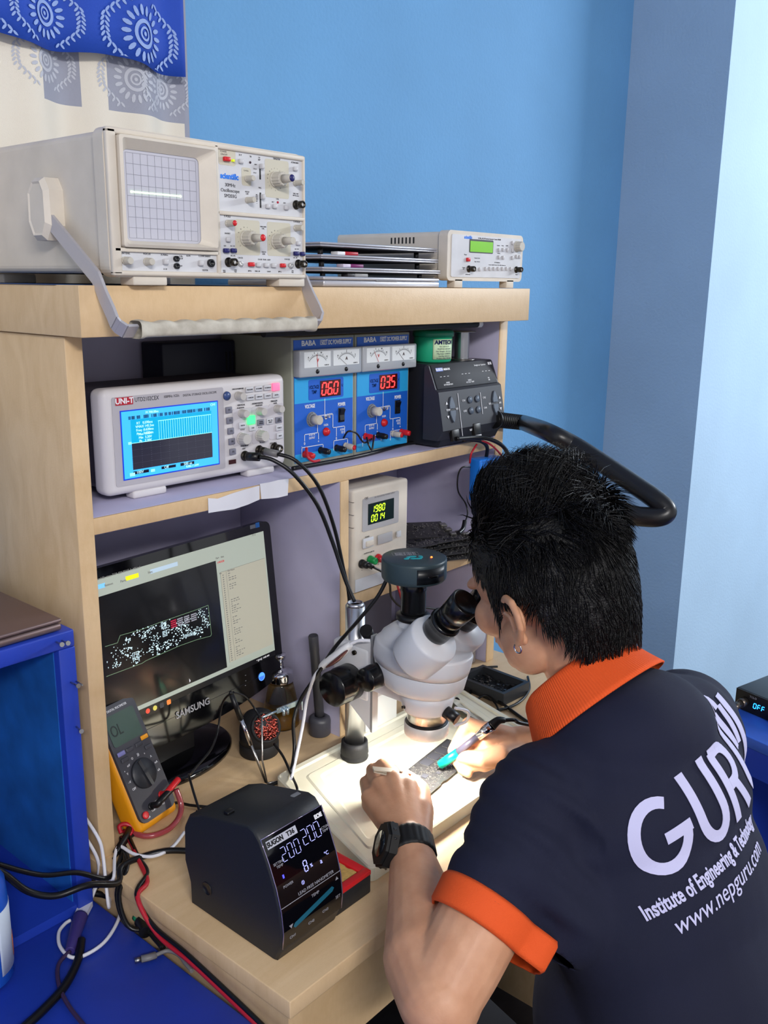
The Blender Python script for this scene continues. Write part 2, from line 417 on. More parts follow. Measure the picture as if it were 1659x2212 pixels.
# front bezel frame with CRT opening and three recessed panels (frame pieces between the openings)
px0 = P(470,400)[0]         # x where CRT side ends
zb = P(300,543)[1]          # z where the lower strip starts
zm = P(560,466)[1]
bz = MB()
outer = rrect(0, of, ow, oh, .011, 5)
bz.prism(outer, .006, .024, 'y')
bz.box((0.001,.0,of+.002),(.013,.007,oh-.002),.002)
bz.box((ow-.004,.0,of+.002),(ow-.0005,.007,oh-.002),.0015)
bz.box((.001,.0,oh-.008),(ow-.001,.007,oh-.0015),.002)
bz.box((.001,.0,of+.0015),(ow-.001,.007,of+.007),.002)
bz.box((px0-.0025,.0,of+.004),(px0+.0025,.007,oh-.004),.001)
bz.box((px0,.0,zm-.0022),(ow-.002,.007,zm+.0022),.001)
bz.box((.004,.0,zb-.001),(px0,.007,zb+.0035),.001)
bz.build('bezel', cream, os_)
pn = MB(); pn.box((px0+.002,.003,of+.006),(ow-.004,.0065,oh-.006)); pn.box((.012,.003,of+.006),(px0-.002,.0065,zb)); pn.build('control_panel', cream2, os_)['label'] = 'light grey printed control panel'
# CRT surround: sloping frame around the tube face
x0,x1,z0,z1 = .0135, px0-.003, zb+.004, oh-.008
ix0,iz1 = P(262,322,.004); ix1,iz0 = P(436,514,.004); ix0 = P(266,420,.004)[0]; ix0 = x0+.009; ix1 = x1-.020; iz0 = z0+.007; iz1 = z1-.013
sr = MB(); yy = -.004; yi = .0045
def ring(a, b):
    n = len(a)
    for i in range(n): sr._f([a[i],a[(i+1)%n],b[(i+1)%n],b[i]])
R1 = [(x0,.004,z0),(x1,.004,z0),(x1,.004,z1),(x0,.004,z1)]
R2 = [(x0,yy,z0),(x1,yy,z0),(x1,yy,z1),(x0,yy,z1)]
R3 = [(x0+.0035,yy-.0015,z0+.003),(x1-.0035,yy-.0015,z0+.003),(x1-.0035,yy-.0015,z1-.003),(x0+.0035,yy-.0015,z1-.003)]
def rr_(a,b,c,d,y,r): return [(p[0],y,p[1]) for p in rrect(a,b,c,d,r,4)]
q1 = rr_(x0,z0,x1,z1,.004,.003); q2 = rr_(x0,z0,x1,z1,yy,.003); q3 = rr_(x0+.003,z0+.003,x1-.003,z1-.003,yy-.002,.003); q4 = rr_(ix0,iz0,ix1,iz1,yi,.006)
Q = [[sr.v(p) for p in q] for q in (q1,q2,q3,q4)]
for a, b in zip(Q, Q[1:]): ring(a, b)
sr.build('screen_surround', cream, os_)
crt = mat('crt_glass', (190,189,200), .12, coat=.6)
tube_ = MB().prism(rrect(ix0-.002,iz0-.002,ix1+.002,iz1+.002,.006), .0052, .006, 'y').build('screen', crt, os_)
g = MB(); gw = .00016
for i in range(11):
    x = ix0+.004+(ix1-ix0-.008)*i/10; g.box((x-gw,.0049,iz0+.003),(x+gw,.0052,iz1-.003))
for i in range(9):
    z = iz0+.003+(iz1-iz0-.006)*i/8; g.box((ix0+.004,.0049,z-gw),(ix1-.004,.0052,z+gw))
g.build('graticule', mat('graticule_grey', (146,146,158), .5), tube_)
tr = MB(); a = P(285,414,.004); b = P(391,424,.004)
tr.prism([(a[0],a[1]-.0006),(b[0],b[1]-.0006),(b[0],b[1]+.0006),(a[0],a[1]+.0006)], .0044, .0049, 'y')
for e in (a, b): tr.box((e[0]-.001,.0044,e[1]-.001),(e[0]+.001,.0049,e[1]+.001))
tr.build('trace', mat('trace_glow', (214,255,190), .5, emit=3.0), tube_)
# rubbed beige patches under the dials
bp = mat('beige_print', (196,190,172), .5); Y3 = .0029
pt = MB()
for (a,b,c,d) in ((205,150,435,350),(525,405,650,640),(850,315,1170,800),(440,1130,770,1595),(880,1165,1195,1610)):
    p = P(*c2(a,d), Y3); q = P(*c2(c,b), Y3)
    MB().prism(rrect(min(p[0],q[0]),min(p[1],q[1]),max(p[0],q[0]),max(p[1],q[1]),.003), Y3-.0001, Y3+.0004, 'y').build('dial_backing', bp, os_)
def kp(a, b): return P(*c2(a,b), Y3)
def K(a, b, r, l, **k): x, z = kp(a,b); return knob(os_, x, z, r, l, k.pop('m', knobg), y=Y3, **k)
K(590,550,.0038,.013); K(600,845,.0038,.013)
K(985,560,.0095,.015, inner=(.0052,.015,knobg,navy_m)); K(1260,610,.0038,.015)
K(330,1165,.0042,.013,tip=1,tipm=red_m)
K(580,1370,.0095,.015, inner=(.0050,.016,knobg,red_m)); K(1000,1410,.0095,.015, inner=(.0050,.016,knobg,None))
K(1270,1230,.0042,.013)
for a,b in ((1270,910),(340,1700),(1300,1725)): x,z = kp(a,b); bnc(os_, x, z, .0045, .014, Y3)
for a,b in ((495,1720),(1185,1745)):
    x,z = kp(a,b); MB().lathe([(.003,0),(.003,.004),(.0012,.004),(0,.002)], (x,Y3,z), (0,-1,0), 16).build('jack_socket', mat('jack_ring', (210,208,206), .3, .6), os_)
gb = mat('grey_button', (196,194,196), .4)
for a,b,w,h,m in ((300,280,.009,.005,red_m),(500,310,.006,.005,gb),(1250,415,.006,.005,gb),(870,930,.006,.005,gb),(965,930,.006,.005,gb),(1125,950,.006,.005,gb),
        (325,1390,.006,.005,gb),(1290,1440,.006,.005,gb),(295,1540,.0078,.005,navy_m),(395,1540,.0078,.005,navy_m),(1260,1580,.0078,.005,navy_m),(1345,1585,.0068,.005,navy_m),
        (640,1730,.0085,.005,red_m),(740,1735,.007,.005,gb),(850,1740,.007,.005,gb),(950,1745,.007,.005,gb),(1075,1745,.0075,.005,red_m)):
    x,z = kp(a,b); button(os_, x, z, w, h, .004 if m is gb else .0048, m, y=Y3)
for a,b,c in ((640,325,(50,20,40)),(1020,875,(190,30,60))):
    x,z = kp(a,b); MB().lathe([(.0015,0),(.0012,.001),(0,.0014)], (x,Y3,z), (0,-1,0), 12).build('indicator_lamp', mat('lamp_%d'%c[0], c, .3), os_)
x,z = kp(392,300); MB().box((x-.0015,Y3-.003,z-.0012),(x+.0015,Y3,z+.0012)).build('power_lamp', mat('yellow_green_glow', (200,220,20), .4, emit=.5), os_)
sl = MB()
for a,b,d in ((775,370,560),(780,740,950)):
    p = kp(a,b); q = kp(a+8,d); sl.box((p[0]-.0012,Y3-.0002,q[1]),(p[0]+.0012,Y3,p[1]))
sl.build('slider_slot', blk, os_)
for a,b in ((800,380),(815,800)):
    x,z = kp(a-20,b); button(os_, x, z, .004, .006, .006, gb, 'slider', Y3)
lt_ = MB()
def tx(s, a, b, h, **k): x,z = P(*c2(a,b), Y3); ftext(lt_, s, h, x, z, Y3, **k)
for s,a,b,h in (('POWER',270,175,.0028),('ON/OFF',280,215,.0028),('X-Y',505,222,.0028),('TR',645,245,.0026),('TV\nSEP',765,275,.0024),('TIME/DIV',1005,280,.003),('AT/NORM',1255,330,.0028),
      ('OFF',715,355,.0022),('TV H',705,415,.0022),('TV V',705,470,.0022),('X-POS.',585,440,.0026),('30MHz',365,640,.0055),('Oscilloscope',365,715,.0055),('SM203G',370,790,.0055),('HOLD\nOFF',600,745,.0024),('TRIG.',775,675,.0022),
      ('AC\nDC\nHF\nLF\n~',733,830,.0024),('CAL.',1020,830,.0024),('ALT',955,870,.0022),('EXT',1115,885,.0022),('TRIG. INP.\n100 Vp max.',1270,770,.0022),
      ('Y-POS.I',325,1070,.0032),('Y-POS.II',1280,1145,.0032),('INVERT',330,1305,.0026),('GD',293,1475,.0024),('AC DC',400,1478,.0024),('DC AC',405,1610,.0024),('CHI (Y)',505,1640,.0024),
      ('VAR.GAIN\nCAL.',820,1225,.0022),('VOLTS\n/DIV.',830,1575,.0024),('CH I/II  DUAL  ADD',835,1665,.0024),('CH II (X)',1150,1660,.0024),('AC DC',1285,1520,.0024),('DC AC',1265,1640,.0024),
      ('(INV.)',635,1820,.0022),('TRIG. I/II',740,1825,.0022),('CHOP.',900,1830,.0022),('(INV.)',1050,1830,.0022),('MAX.\n400V',285,1825,.0018),('1MO\n25pF',440,1820,.0018),('1MO\n25pF',1225,1830,.0018)):
    tx(s, a, b, h)
for cx_,cz_,n in ((985,560,17),(580,1370,12),(1000,1410,12)):      # scale ticks round the dials
    x,z = kp(cx_,cz_)
    for i in range(n):
        a = R_(225-270*i/(n-1)) if n == 12 else R_(240-330*i/(n-1)); rr = .0128
        ftext(lt_, ('.5','.2','.1','50','20','10','5','2','1','.5','.2','.1','50','20','10','5','.5')[i], .0018, x+rr*math.cos(a), z+rr*math.sin(a), Y3)
def t1(s, a, b, h): x,z = P(*c1(a,b), Y3); ftext(lt_, s, h, x, z, Y3)
for s,a,b,h in (('INTENS.',645,1297,.003),('FOCUS',752,1300,.003),('X-MAG.',842,1305,.003),('X 10',846,1378,.0024),('CAL.\n0.2V',928,1318,.0026),('2V',928,1362,.0026),('ILLUM.',965,1310,.002),('COMPONENT',1048,1312,.0028),('TESTER',1050,1384,.0026)): t1(s,a,b,h)
lt_.build('lettering', ink, os_)
lg = MB(); x,z = kp(355,520); ftext(lg, 'scientific', .0088, x, z, Y3, bold=.0004, wide=.9); lg.build('maker_name', mat('bright_blue_print', (30,120,225), .5), os_)
for a,b in ((640,1335),(750,1340)): x,z = P(*c1(a,b), Y3); knob(os_, x, z, .0045, .011, knobg, y=Y3)
for a,b in ((842,1340),(1022,1347)): x,z = P(*c1(a,b), Y3); button(os_, x, z, .006, .006, .005, gb, y=Y3)
for a,b,r in ((898,1325,.0032),(900,1362,.0032),(1075,1347,.0045)):
    x,z = P(*c1(a,b), Y3); MB().lathe([(r,0),(r,.004),(r*.55,.004),(r*.5,.001),(0,.001)], (x,Y3,z), (0,-1,0), 18).build('jack_socket', blk, os_)
for x in (.028,.245):
    MB().box((x,.004,0),(x+.045,.03,of+.003),.0015).build('foot', cream, os_)
    MB().box((x,.29,0),(x+.045,.32,of+.003),.0015).build('foot', cream, os_)
# handle: hubs, flat arms, ribbed grip
hub = Vector(X_(100,448,-.003)); hy = hub.y+.06; hz_ = hub.z-1.4645
oct_ = [(-.020,.018),(-.012,.031),(.008,.031),(.020,.018),(.022,-.018),(.012,-.036),(-.010,-.036),(-.020,-.020)]
hd = MB()
arm_l, arm_r = -.0105, ow+.0105
gy, gz = -.078+.06, 1.418-1.4645
arm = mat('grey_aluminium_strap', (186,182,186), .42, .35)
path = lambda xs: [(xs, hy-.012, hz_-.015),(xs, gy+.020, gz+.030),(xs, gy+.006, gz+.010)]
def strap(x, sgn):
    w = .0085; t = .0018; pts = [Vector(p) for p in ((x,hy,hz_-.005),(x,gy+.034,.008),(x,gy+.022,-.012),(x,gy+.010,gz+.018),(x,gy+.004,gz+.008),(x+sgn*.003,gy+.003,gz+.004),(x+sgn*.009,gy-.001,gz-.001),(x+sgn*.022,gy-.001,gz-.001))]
    d = (Vector((0,gy-hy,gz-hz_))).normalized(); wd = Vector((0,-d.z,d.y)).normalized()*w
    for k in range(len(pts)-1):
        hd_ = (pts[k+1]-pts[k]).normalized(); nrm = hd_.cross(wd.normalized())*t
        A = [hd.v(pts[k]+a*wd+b*nrm) for a,b in ((-1,-1),(1,-1),(1,1),(-1,1))]; B = [hd.v(pts[k+1]+a*wd+b*nrm) for a,b in ((-1,-1),(1,-1),(1,1),(-1,1))]
        for i in range(4): hd._f([A[i],A[(i+1)%4],B[(i+1)%4],B[i]])
        hd._f(A); hd._f(B)
strap(arm_l, 1); handle = hd.build('handle', arm, os_)
hd = MB(); strap(arm_r, -1); hd.build('handle_arm', arm, handle)
for s, xa, xb in ((-1, .004, -.0185), (1, ow-.004, ow+.0185)):
    m_ = MB(); 
    n = len(oct_); A = [m_.v((xa,hy+p[0],hz_+p[1])) for p in oct_]; B = [m_.v((xa+(xb-xa)*.75,hy+p[0],hz_+p[1])) for p in oct_]; C_ = [m_.v((xb,hy+p[0]*.8,hz_+p[1]*.85)) for p in oct_]; D_ = [m_.v((xb-(xb-xa)*.06,hy+p[0]*.72,hz_+p[1]*.78)) for p in oct_]
    for a,b in ((A,B),(B,C_),(C_,D_)):
        for i in range(n): m_._f([a[i],a[(i+1)%n],b[(i+1)%n],b[i]])
    m_._f(D_); m_.build('hub_cover', cream, os_)
gr = MB(); n = 60
def gf(u, v):
    x = .012+u*(ow-.022); a = v*2*PI; wv = .0012*math.sin(u*2*PI*9)
    ry = .0105; rz = .0085+(wv if math.sin(a) > .2 else 0)
    if u < .02 or u > .98: ry *= 1.15; rz *= 1.15
    c, s = math.cos(a), math.sin(a)
    return (x, gy+ry*(abs(c)**.55)*(1 if c > 0 else -1), gz+rz*(abs(s)**.55)*(1 if s > 0 else -1))
gr.grid(gf, 60, 25)
gr.build('grip', mat('aged_cream_grip', (204,198,184), .55, noise_amt=.35, noise_scale=60, rgb2=(170,162,148)), handle)

# ===== function generator
fg = thing('function_generator', 'small cream function generator with green display at the right end of the hutch top', 'function generator', (.652,-.02,1.4645))
P = loc_frame(fg); c3 = crop(620,480,540/1659)
w, h = .222, .090; fo = .011
MB().prism(rrect(.003,fo+.002,w-.003,h-.002,.007), .012, .25, 'y').build('case', cream, fg)
m_ = MB(); m_.prism(rrect(0,fo,w,h,.009,5), .004, .022, 'y'); m_.build('bezel', cream, fg)
x0,z0 = P(*c3(1155,375)); x1,z1 = P(*c3(1560,80))
MB().prism(rrect(.010,fo+.006,w-.008,h-.006,.003), .0028, .0045, 'y').build('control_panel', cream2, fg)['label'] = 'light grey printed control panel'
Y3 = .0027
def fp(a,b): return P(*c3(a,b), Y3)
p = fp(1213,195); q = fp(1365,130)
s_ = MB().prism(rrect(p[0]-.0015,p[1]-.0015,q[0]+.0015,q[1]+.002,.002), Y3-.0006, Y3, 'y').build('display_frame', blk, fg)
MB().box((p[0],Y3-.0009,p[1]),(q[0],Y3-.0005,q[1]-.001)).build('display', mat('lcd_green_glow', (110,180,20), .3, emit=.28), s_)
for a,b in [(1403,185),(1431,183),(1459,185),(1403,233),(1431,235),(1493,137),(1493,188),(1493,236),(1520,228),(1540,230),(1248,312),(1275,312)]+[(1315+27.8*i,309) for i in range(7)]:
    x,z = fp(a,b); button(fg, x, z, .0042, .0062, .003, gb, y=Y3)
x,z = fp(1197,248); button(fg, x, z, .008, .006, .004, red_m, y=Y3)
x,z = fp(1525,162); knob(fg, x, z, .0095, .012, knobg, y=Y3)
for a,b in ((1205,310),(1520,315)): x,z = fp(a,b); bnc(fg, x, z, .0045, .013, Y3)
l_ = MB()
def ft(s,a,b,hh,**k): x,z = fp(a,b); ftext(l_, s, hh, x, z, Y3, **k)
for s,a,b,hh in (('15 MHz, AM, FM Function Generator Counter SM5078',1345,112,.0030),('Power',1185,215,.0028),('Frequency Counter',1262,238,.002),('Trigger  Attenuator',1262,262,.002),('Function',1403,155,.0024),('Sweep',1431,156,.0024),('On/Off',1459,157,.0024),('Modulation',1405,207,.002),
     ('DC Modulation',1395,268,.0026),('Frequency  Amplitude  Symmetry  Offset  Width  Modulation  Sym',1395,285,.0019),('Counter\ninput',1172,305,.0022),('(50 ohm max)',1200,347,.0022),('Output',1523,348,.0024)): ft(s,a,b,hh)
l_.build('lettering', ink, fg)
lg = MB(); x,z = fp(1203,101); ftext(lg, 'scientific', .0070, x, z, Y3, bold=.0003, wide=.9); lg.build('maker_name', mat('bright_blue_print'), fg)
for x in (.022,.175): MB().box((x,.004,0),(x+.022,.02,fo+.003),.001).build('foot', cream, fg); MB().box((x,.20,0),(x+.022,.22,fo+.003),.001).build('foot', cream, fg)
v_ = MB()
for i in range(7): v_.box((-.0003+.003,.075+i*.008,h-.020),(.0034,.078+i*.008,h-.010))
v_.build('vent_slots', blk, fg)
MB().box((-.0010,.03,fo-.006),(.0045,.24,fo+.006),.002).build('rail', cream, fg)

# ===== stack of laptops, front edges toward the room
alu = mat('silver_aluminium', (196,196,204), .32, .6); aldk = mat('shaded_underside', (24,22,28), .6)
specs = [(1.4645,.014,.262,'bottom and thickest silver laptop of the stack beside the oscilloscope'),(1.4850,.0065,.270,'second silver laptop from the bottom of the stack'),
         (1.5020,.0065,.268,'second silver laptop from the top of the stack'),(1.5188,.0065,.270,'topmost silver laptop of the stack beside the oscilloscope')]
for k, (z, t, w, lab) in enumerate(specs):
    L = thing('laptop', lab, 'laptop', (.373,-.012+.002*k,z), R_(.4*k-.6), 'stacked silver laptops on the hutch')
    if k == 0:
        MB().box((0,0,0),(w,.21,t*.62),.002).build('base', alu, L); MB().box((0,0,t*.66),(w,.21,t),.0018).build('lid', alu, L)
        MB().box((w*.42,-.0005,t*.58),(w*.60,.004,t*.70)).build('notch', mat('mid_grey', (120,120,126), .5), L)
    else:
        MB().box((0,0,0.0004),(w,.21,t*.45),.0012).build('base', alu, L); MB().box((0,0,t*.52),(w,.21,t),.0014).build('lid', alu, L)
        MB().box((.004,.004,-.0006),(w-.004,.206,.0004)).build('shaded_bottom', aldk, L)  # near-black sheet paints the shade beneath the silver base
        for x in (.02,w-.03):
            for y in (.02,.18): MB().cyl((x,y,-.0100 if k > 1 else -.006),(x,y,0),.004,seg=12).build('rubber_foot', blk, L)
for u,v,c,c2_,lab,zz in ((740,541,(224,224,228),(170,20,40),'white and red USB stick between the two top laptops',1.5086),(752,563,(200,190,210),(110,20,90),'purple USB stick between the two middle laptops',1.4916),(762,590,(60,58,62),(150,150,152),'grey plastic clip on top of the lowest laptop',1.4786)):
    p = Y_(u,v,-.004); t_ = thing('usb_stick' if v < 580 else 'plastic_clip', lab, 'usb stick' if v < 580 else 'clip', (p.x,-.004,zz))
    MB().box((-.010,0,0),(.006,.014,.0048),.0008).build('plug', mat('c%d%d'%(c[0],v), c, .4), t_)
    MB().box((.006,0,0),(.034,.014,.0050),.0012).build('body', mat('d%d%d'%(c2_[0],v), c2_, .4), t_)

# ===== blue thin sheet under the oscilloscope
tag(MB().box((-.030,.002,1.4641),(.34,.30,1.4645)).build('blue_sheet', mat('blue_sheet', (20,70,130), .5)), 'dark blue sheet lying under the big oscilloscope', 'sheet')
# ===== digital storage oscilloscope on the shelf
ut = thing('storage_oscilloscope', 'light grey digital storage oscilloscope showing a cyan waveform screen on the shelf', 'oscilloscope', (.046,.045,1.197))
P = loc_frame(ut); c4 = crop(170,780,470/1659)
w, h, fo = .306, .143, .0085
lg_m = mat('light_grey_plastic', (206,202,204), .42); dgp = mat('dark_grey_case', (58,54,66), .5)
MB().prism(rrect(.008,fo+.004,w-.006,h-.004,.012), .03, .125, 'y').build('rear_case', dgp, ut)
m_ = MB(); t = bmesh.new()
m_.box((0,.0,fo),(w,.032,h),.010,4); m_.build('front_housing', lg_m, ut)
Y3 = -.0008
def fp(a,b): return P(*c4(a,b), Y3)
a0 = fp(270,1000); 
xs0 = fp(300,600)[0]
scr = [fp(300,392), fp(1040,310), fp(1078,770), fp(370,905)]
sx0 = (scr[0][0]+scr[3][0])/2; sx1 = (scr[1][0]+scr[2][0])/2; sz1 = (scr[0][1]+scr[1][1])/2; sz0 = (scr[2][1]+scr[3][1])/2
pan = MB().prism(rrect(sx0-.012,fo+.012,sx1+.012,h-.010,.003), Y3, .002, 'y').build('screen_panel', mat('silver_grey_panel', (176,172,178), .35), ut)
s_ = MB().box((sx0-.0016,Y3-.0006,sz0-.0016),(sx1+.0016,Y3,sz1+.0016)).build('screen', mat('screen_edge', (20,60,190), .3, emit=.5), ut)
SW, SH = sx1-sx0, sz1-sz0
def S(u, v): return sx0+u*SW, sz1-v*SH
def quad(mb, u0, v0, u1, v1, y):
    a = S(u0,v1); b = S(u1,v0); mb.box((a[0],y-.00012,a[1]),(b[0],y,b[1]))
Ys = Y3-.0006
q = MB(); quad(q,0,0,1,1,Ys); q.build('screen_border', mat('screen_cyan', (60,175,250), .3, emit=.6), s_)
q = MB(); quad(q,.085,.48,.93,.88,Ys-.0002); q.build('lower_graph', mat('screen_dark', (46,46,60), .12, emit=.25), s_)
q = MB(); quad(q,.085,.13,.93,.48,Ys-.0002); q.build('upper_graph', mat('screen_cyan_deep', (0,160,205), .3, emit=.5), s_)
q = MB(); random.seed(3); u = .065
while u < .93:
    d = random.uniform(.002,.008); v = .055+.0*u
    if random.random() < .62: quad(q,u,.075,u+d,.125,Ys-.0005)
    u += d+.003
for a,b,c,d in ((.085,.905,.24,.95),(.37,.90,.52,.94),(.57,.895,.72,.94)): quad(q,a,b,c,d,Ys-.0004)
q.build('dark_marks', mat('screen_ink', (10,14,40), .3, emit=.1), s_)
q = MB(); q2 = MB(); yq = Ys-.0005
quad(q,.355,.185,.925,.195,yq)
x_ = .36; k = 0
while x_ < .93:
    quad(q,x_,.185,x_+.003,.475,yq); x_ += .0255 if k % 2 else .023; k += 1
for i in range(9):
    for j in range(3):
        for e in range(12): quad(q2,.085+.845*i/9+.0,.49+.39*(e/12),.0875+.845*i/9,.494+.39*(e/12),yq) if j == 0 else None
for j in range(1,4):
    for e in range(60): quad(q2,.085+e*.014,.48+.1*j,.087+e*.014,.483+.1*j,yq)
quad(q,.07,.475,.93,.483,yq)
quad(q,.05,.455,.082,.492,yq); quad(q,.05,.92,.10,.97,yq); quad(q,.26,.915,.30,.955,yq)
q2.build('grid_dots', mat('grid_dot', (120,124,140), .3, emit=.3), s_)['kind'] = 'stuff'
q.build('light_trace', mat('screen_trace', (150,235,240), .3, emit=.7), s_)
q = MB()
for s,u,v,hh in (('M 700.00ns',.30,.045,.0042),('CH1',.95,.04,.0045),('RT   0.590ms\nVMAX 145.5ns\nFreq -0.620ms\nPer   3.430ms',.22,.27,.0045),('Max  0.00V\nMin  3.20V\nPk   3.20V',.22,.41,.0045),
      ('100V',.15,.927,.0052),('Off',.42,.92,.0052),('500 us',.65,.918,.0052),('0.00s / 1.64V',.70,.965,.004)):
    x,z = S(u,v); ftext(q, s, hh, x, z, yq-.0001)
q.build('readout', mat('screen_text', (190,235,245), .3, emit=.6), s_)
# badge and lettering
x,z = fp(345,305); b_ = MB(); b_.box((x-.0125,Y3-.0008,z-.0048),(x+.0125,Y3,z+.0048)); bd = b_.build('badge', mat('red_badge', (176,30,48), .4), ut)
b_ = MB(); ftext(b_, 'UNI-T', .0098, x, z, Y3-.0008, bold=.0003); b_.build('badge_lettering', inkw, bd)
l_ = MB()
def ft(s,a,b,hh,mbx=None,**k): x,z = fp(a,b); ftext(mbx or l_, s, hh, x, z, Y3, **k)
ft('UTD2102CEX',520,288,.0076,wide=.8); ft('100MHz 1GS/s',707,268,.0048,wide=.85); ft('DIGITAL STORAGE OSCILLOSCOPE',925,250,.0042,wide=.85)
for s,a,b,hh in (('MULTI PURPOSE',1215,212,.0028),('VERTICAL',1240,335,.0032),('HORIZONTAL',1365,322,.0032),('TRIGGER',1490,305,.0032),('POSITION',1235,357,.0028),('POSITION',1375,338,.0028),('LEVEL',1500,322,.0028),
     ('SCALE',1250,523,.0028),('SCALE',1385,505,.0028),('VOLTS/DIV',1265,645,.003),('SEC/DIV',1400,618,.003),('CH1',1260,668,.003),('CH2',1377,648,.003),('EXT TRIG',1485,625,.003)): ft(s,a,b,hh)
l_.build('lettering', ink, ut)
# control area
zb_ = MB(); a = fp(1175,660); b = fp(1325,345)
for (u0,v0,u1,v1) in ((1180,350,1320,650),(1325,335,1450,635),(1455,318,1560,600)):
    a = fp(u0,v1); b = fp(u1,v0); zb_.prism(rrect(a[0],a[1],b[0],b[1],.003), Y3+.0001, .001, 'y')
zb_.build('control_field', mat('pale_grey_field', (196,192,198), .5), ut)['kind'] = 'stuff'
gy_ = mat('button_grey', (120,120,134), .4); lgb = mat('button_light', (200,200,206), .4)
for a,b in ((1140,372),(1147,452),(1155,532),(1163,612),(1170,690)): x,z = fp(a,b); button(ut, x, z, .0105, .0085, .0025, gy_, y=Y3)
for a,b in ((1297,217),(1367,209),(1434,202),(1303,278),(1370,271),(1437,264),(1500,257)): x,z = fp(a,b); button(ut, x, z, .013, .0075, .0022, lgb, y=Y3)
for a,b,m in ((1383,467,gy_),(1520,448,gy_),(1453,458,lgb),(1523,507,lgb),(1528,568,lgb),(1243,490,lgb),(1320,508,lgb)): x,z = fp(a,b); button(ut, x, z, .012, .0085, .0022, m, y=Y3)
x,z = fp(1498,196); button(ut, x, z, .0135, .011, .0028, mat('pink_lit_button', (255,110,150), .4, emit=.8), y=Y3, lab='lit pink run stop button')
x,z = fp(1310,447); button(ut, x, z, .0135, .012, .003, mat('green_lit_button', (60,255,120), .4, emit=1.8), y=Y3, lab='lit green channel button')
x,z = fp(1128,265); MB().lathe([(.0062,0),(.0058,.002),(0,.0026)], (x,Y3,z), (0,-1,0), 22).build('round_button', mat('round_blue', (60,80,130), .3), ut)
l_ = MB()
for s,a,b in (('F1',1140,372),('F2',1147,452),('F3',1155,532),('F4',1163,612),('F5',1170,690)): x,z = fp(a,b); ftext(l_, s, .004, x, z, Y3-.0026)
for s,a,b in (('MEASURE',1297,217),('ACQUIRE',1367,209),('STORAGE',1434,202),('CURSOR',1303,278),('DISPLAY',1370,271),('UTILITY',1437,264),('AUTO',1500,257),('HORI\nMENU',1383,467),('TRIG\nMENU',1520,448),('SET TO\nZERO',1453,458),('FORCE',1523,507),('HELP',1528,568),('MATH',1243,490),('CH2',1320,508)):
    x,z = fp(a,b); ftext(l_, s, .0026, x, z, Y3-.0024)
l_.build('button_lettering', ink, ut)
kl = mat('light_knob', (188,184,180), .3)
for a,b,r,l in ((1215,265,.0062,.012),(1240,398,.0062,.012),(1375,382,.0062,.012),(1510,362,.0062,.012),(1240,590,.0088,.013),(1380,567,.0088,.013)): x,z = fp(a,b); knob(ut, x, z, r, l, kl, y=Y3, ridges=r>.007)
for a,b in ((1375,680),(1490,660)): x,z = fp(a,b); bnc(ut, x, z, .0058, .014, Y3)
x,z = fp(1265,722); bn1 = Vector((x,Y3,z)); bnc(ut, x, z, .0058, .014, Y3)
x,z = fp(1172,768); MB().box((x-.0065,Y3-.0003,z-.003),(x+.0065,Y3,z+.003)).build('usb_port', mat('usb_dark', (60,20,24), .4), ut)
for x in (.040,.232): MB().box((x,.003,0),(x+.052,.022,fo+.002),.003).build('foot', lg_m, ut)
vv = MB()
for i in range(5): vv.box((.0072,.05+.012*i,fo+.03),(.0082,.055+.012*i,fo+.10))
vv.build('vent_slots', blk, ut)
# ===== dark computer box behind on the shelf
DX0 = Y_(352,800,.178).x; VX0 = Y_(488,790,.178).x-DX0; VX1 = Y_(568,790,.178).x-DX0
dk = thing('dark_cabinet', 'dark navy device box with vent slots standing behind the storage oscilloscope', 'device', (DX0,.178,1.197))
MB().box((0,0,0),(.371-DX0,.052,.185),.003).build('case', mat('dark_navy_case', (22,24,44), .5), dk)
v_ = MB()
for i in range(11): v_.box((VX0+(VX1-VX0)*i/10,-.0006,.140),(VX0+(VX1-VX0)*i/10+.003,0.001,.168))
v_.build('vent_slots', blk, dk)
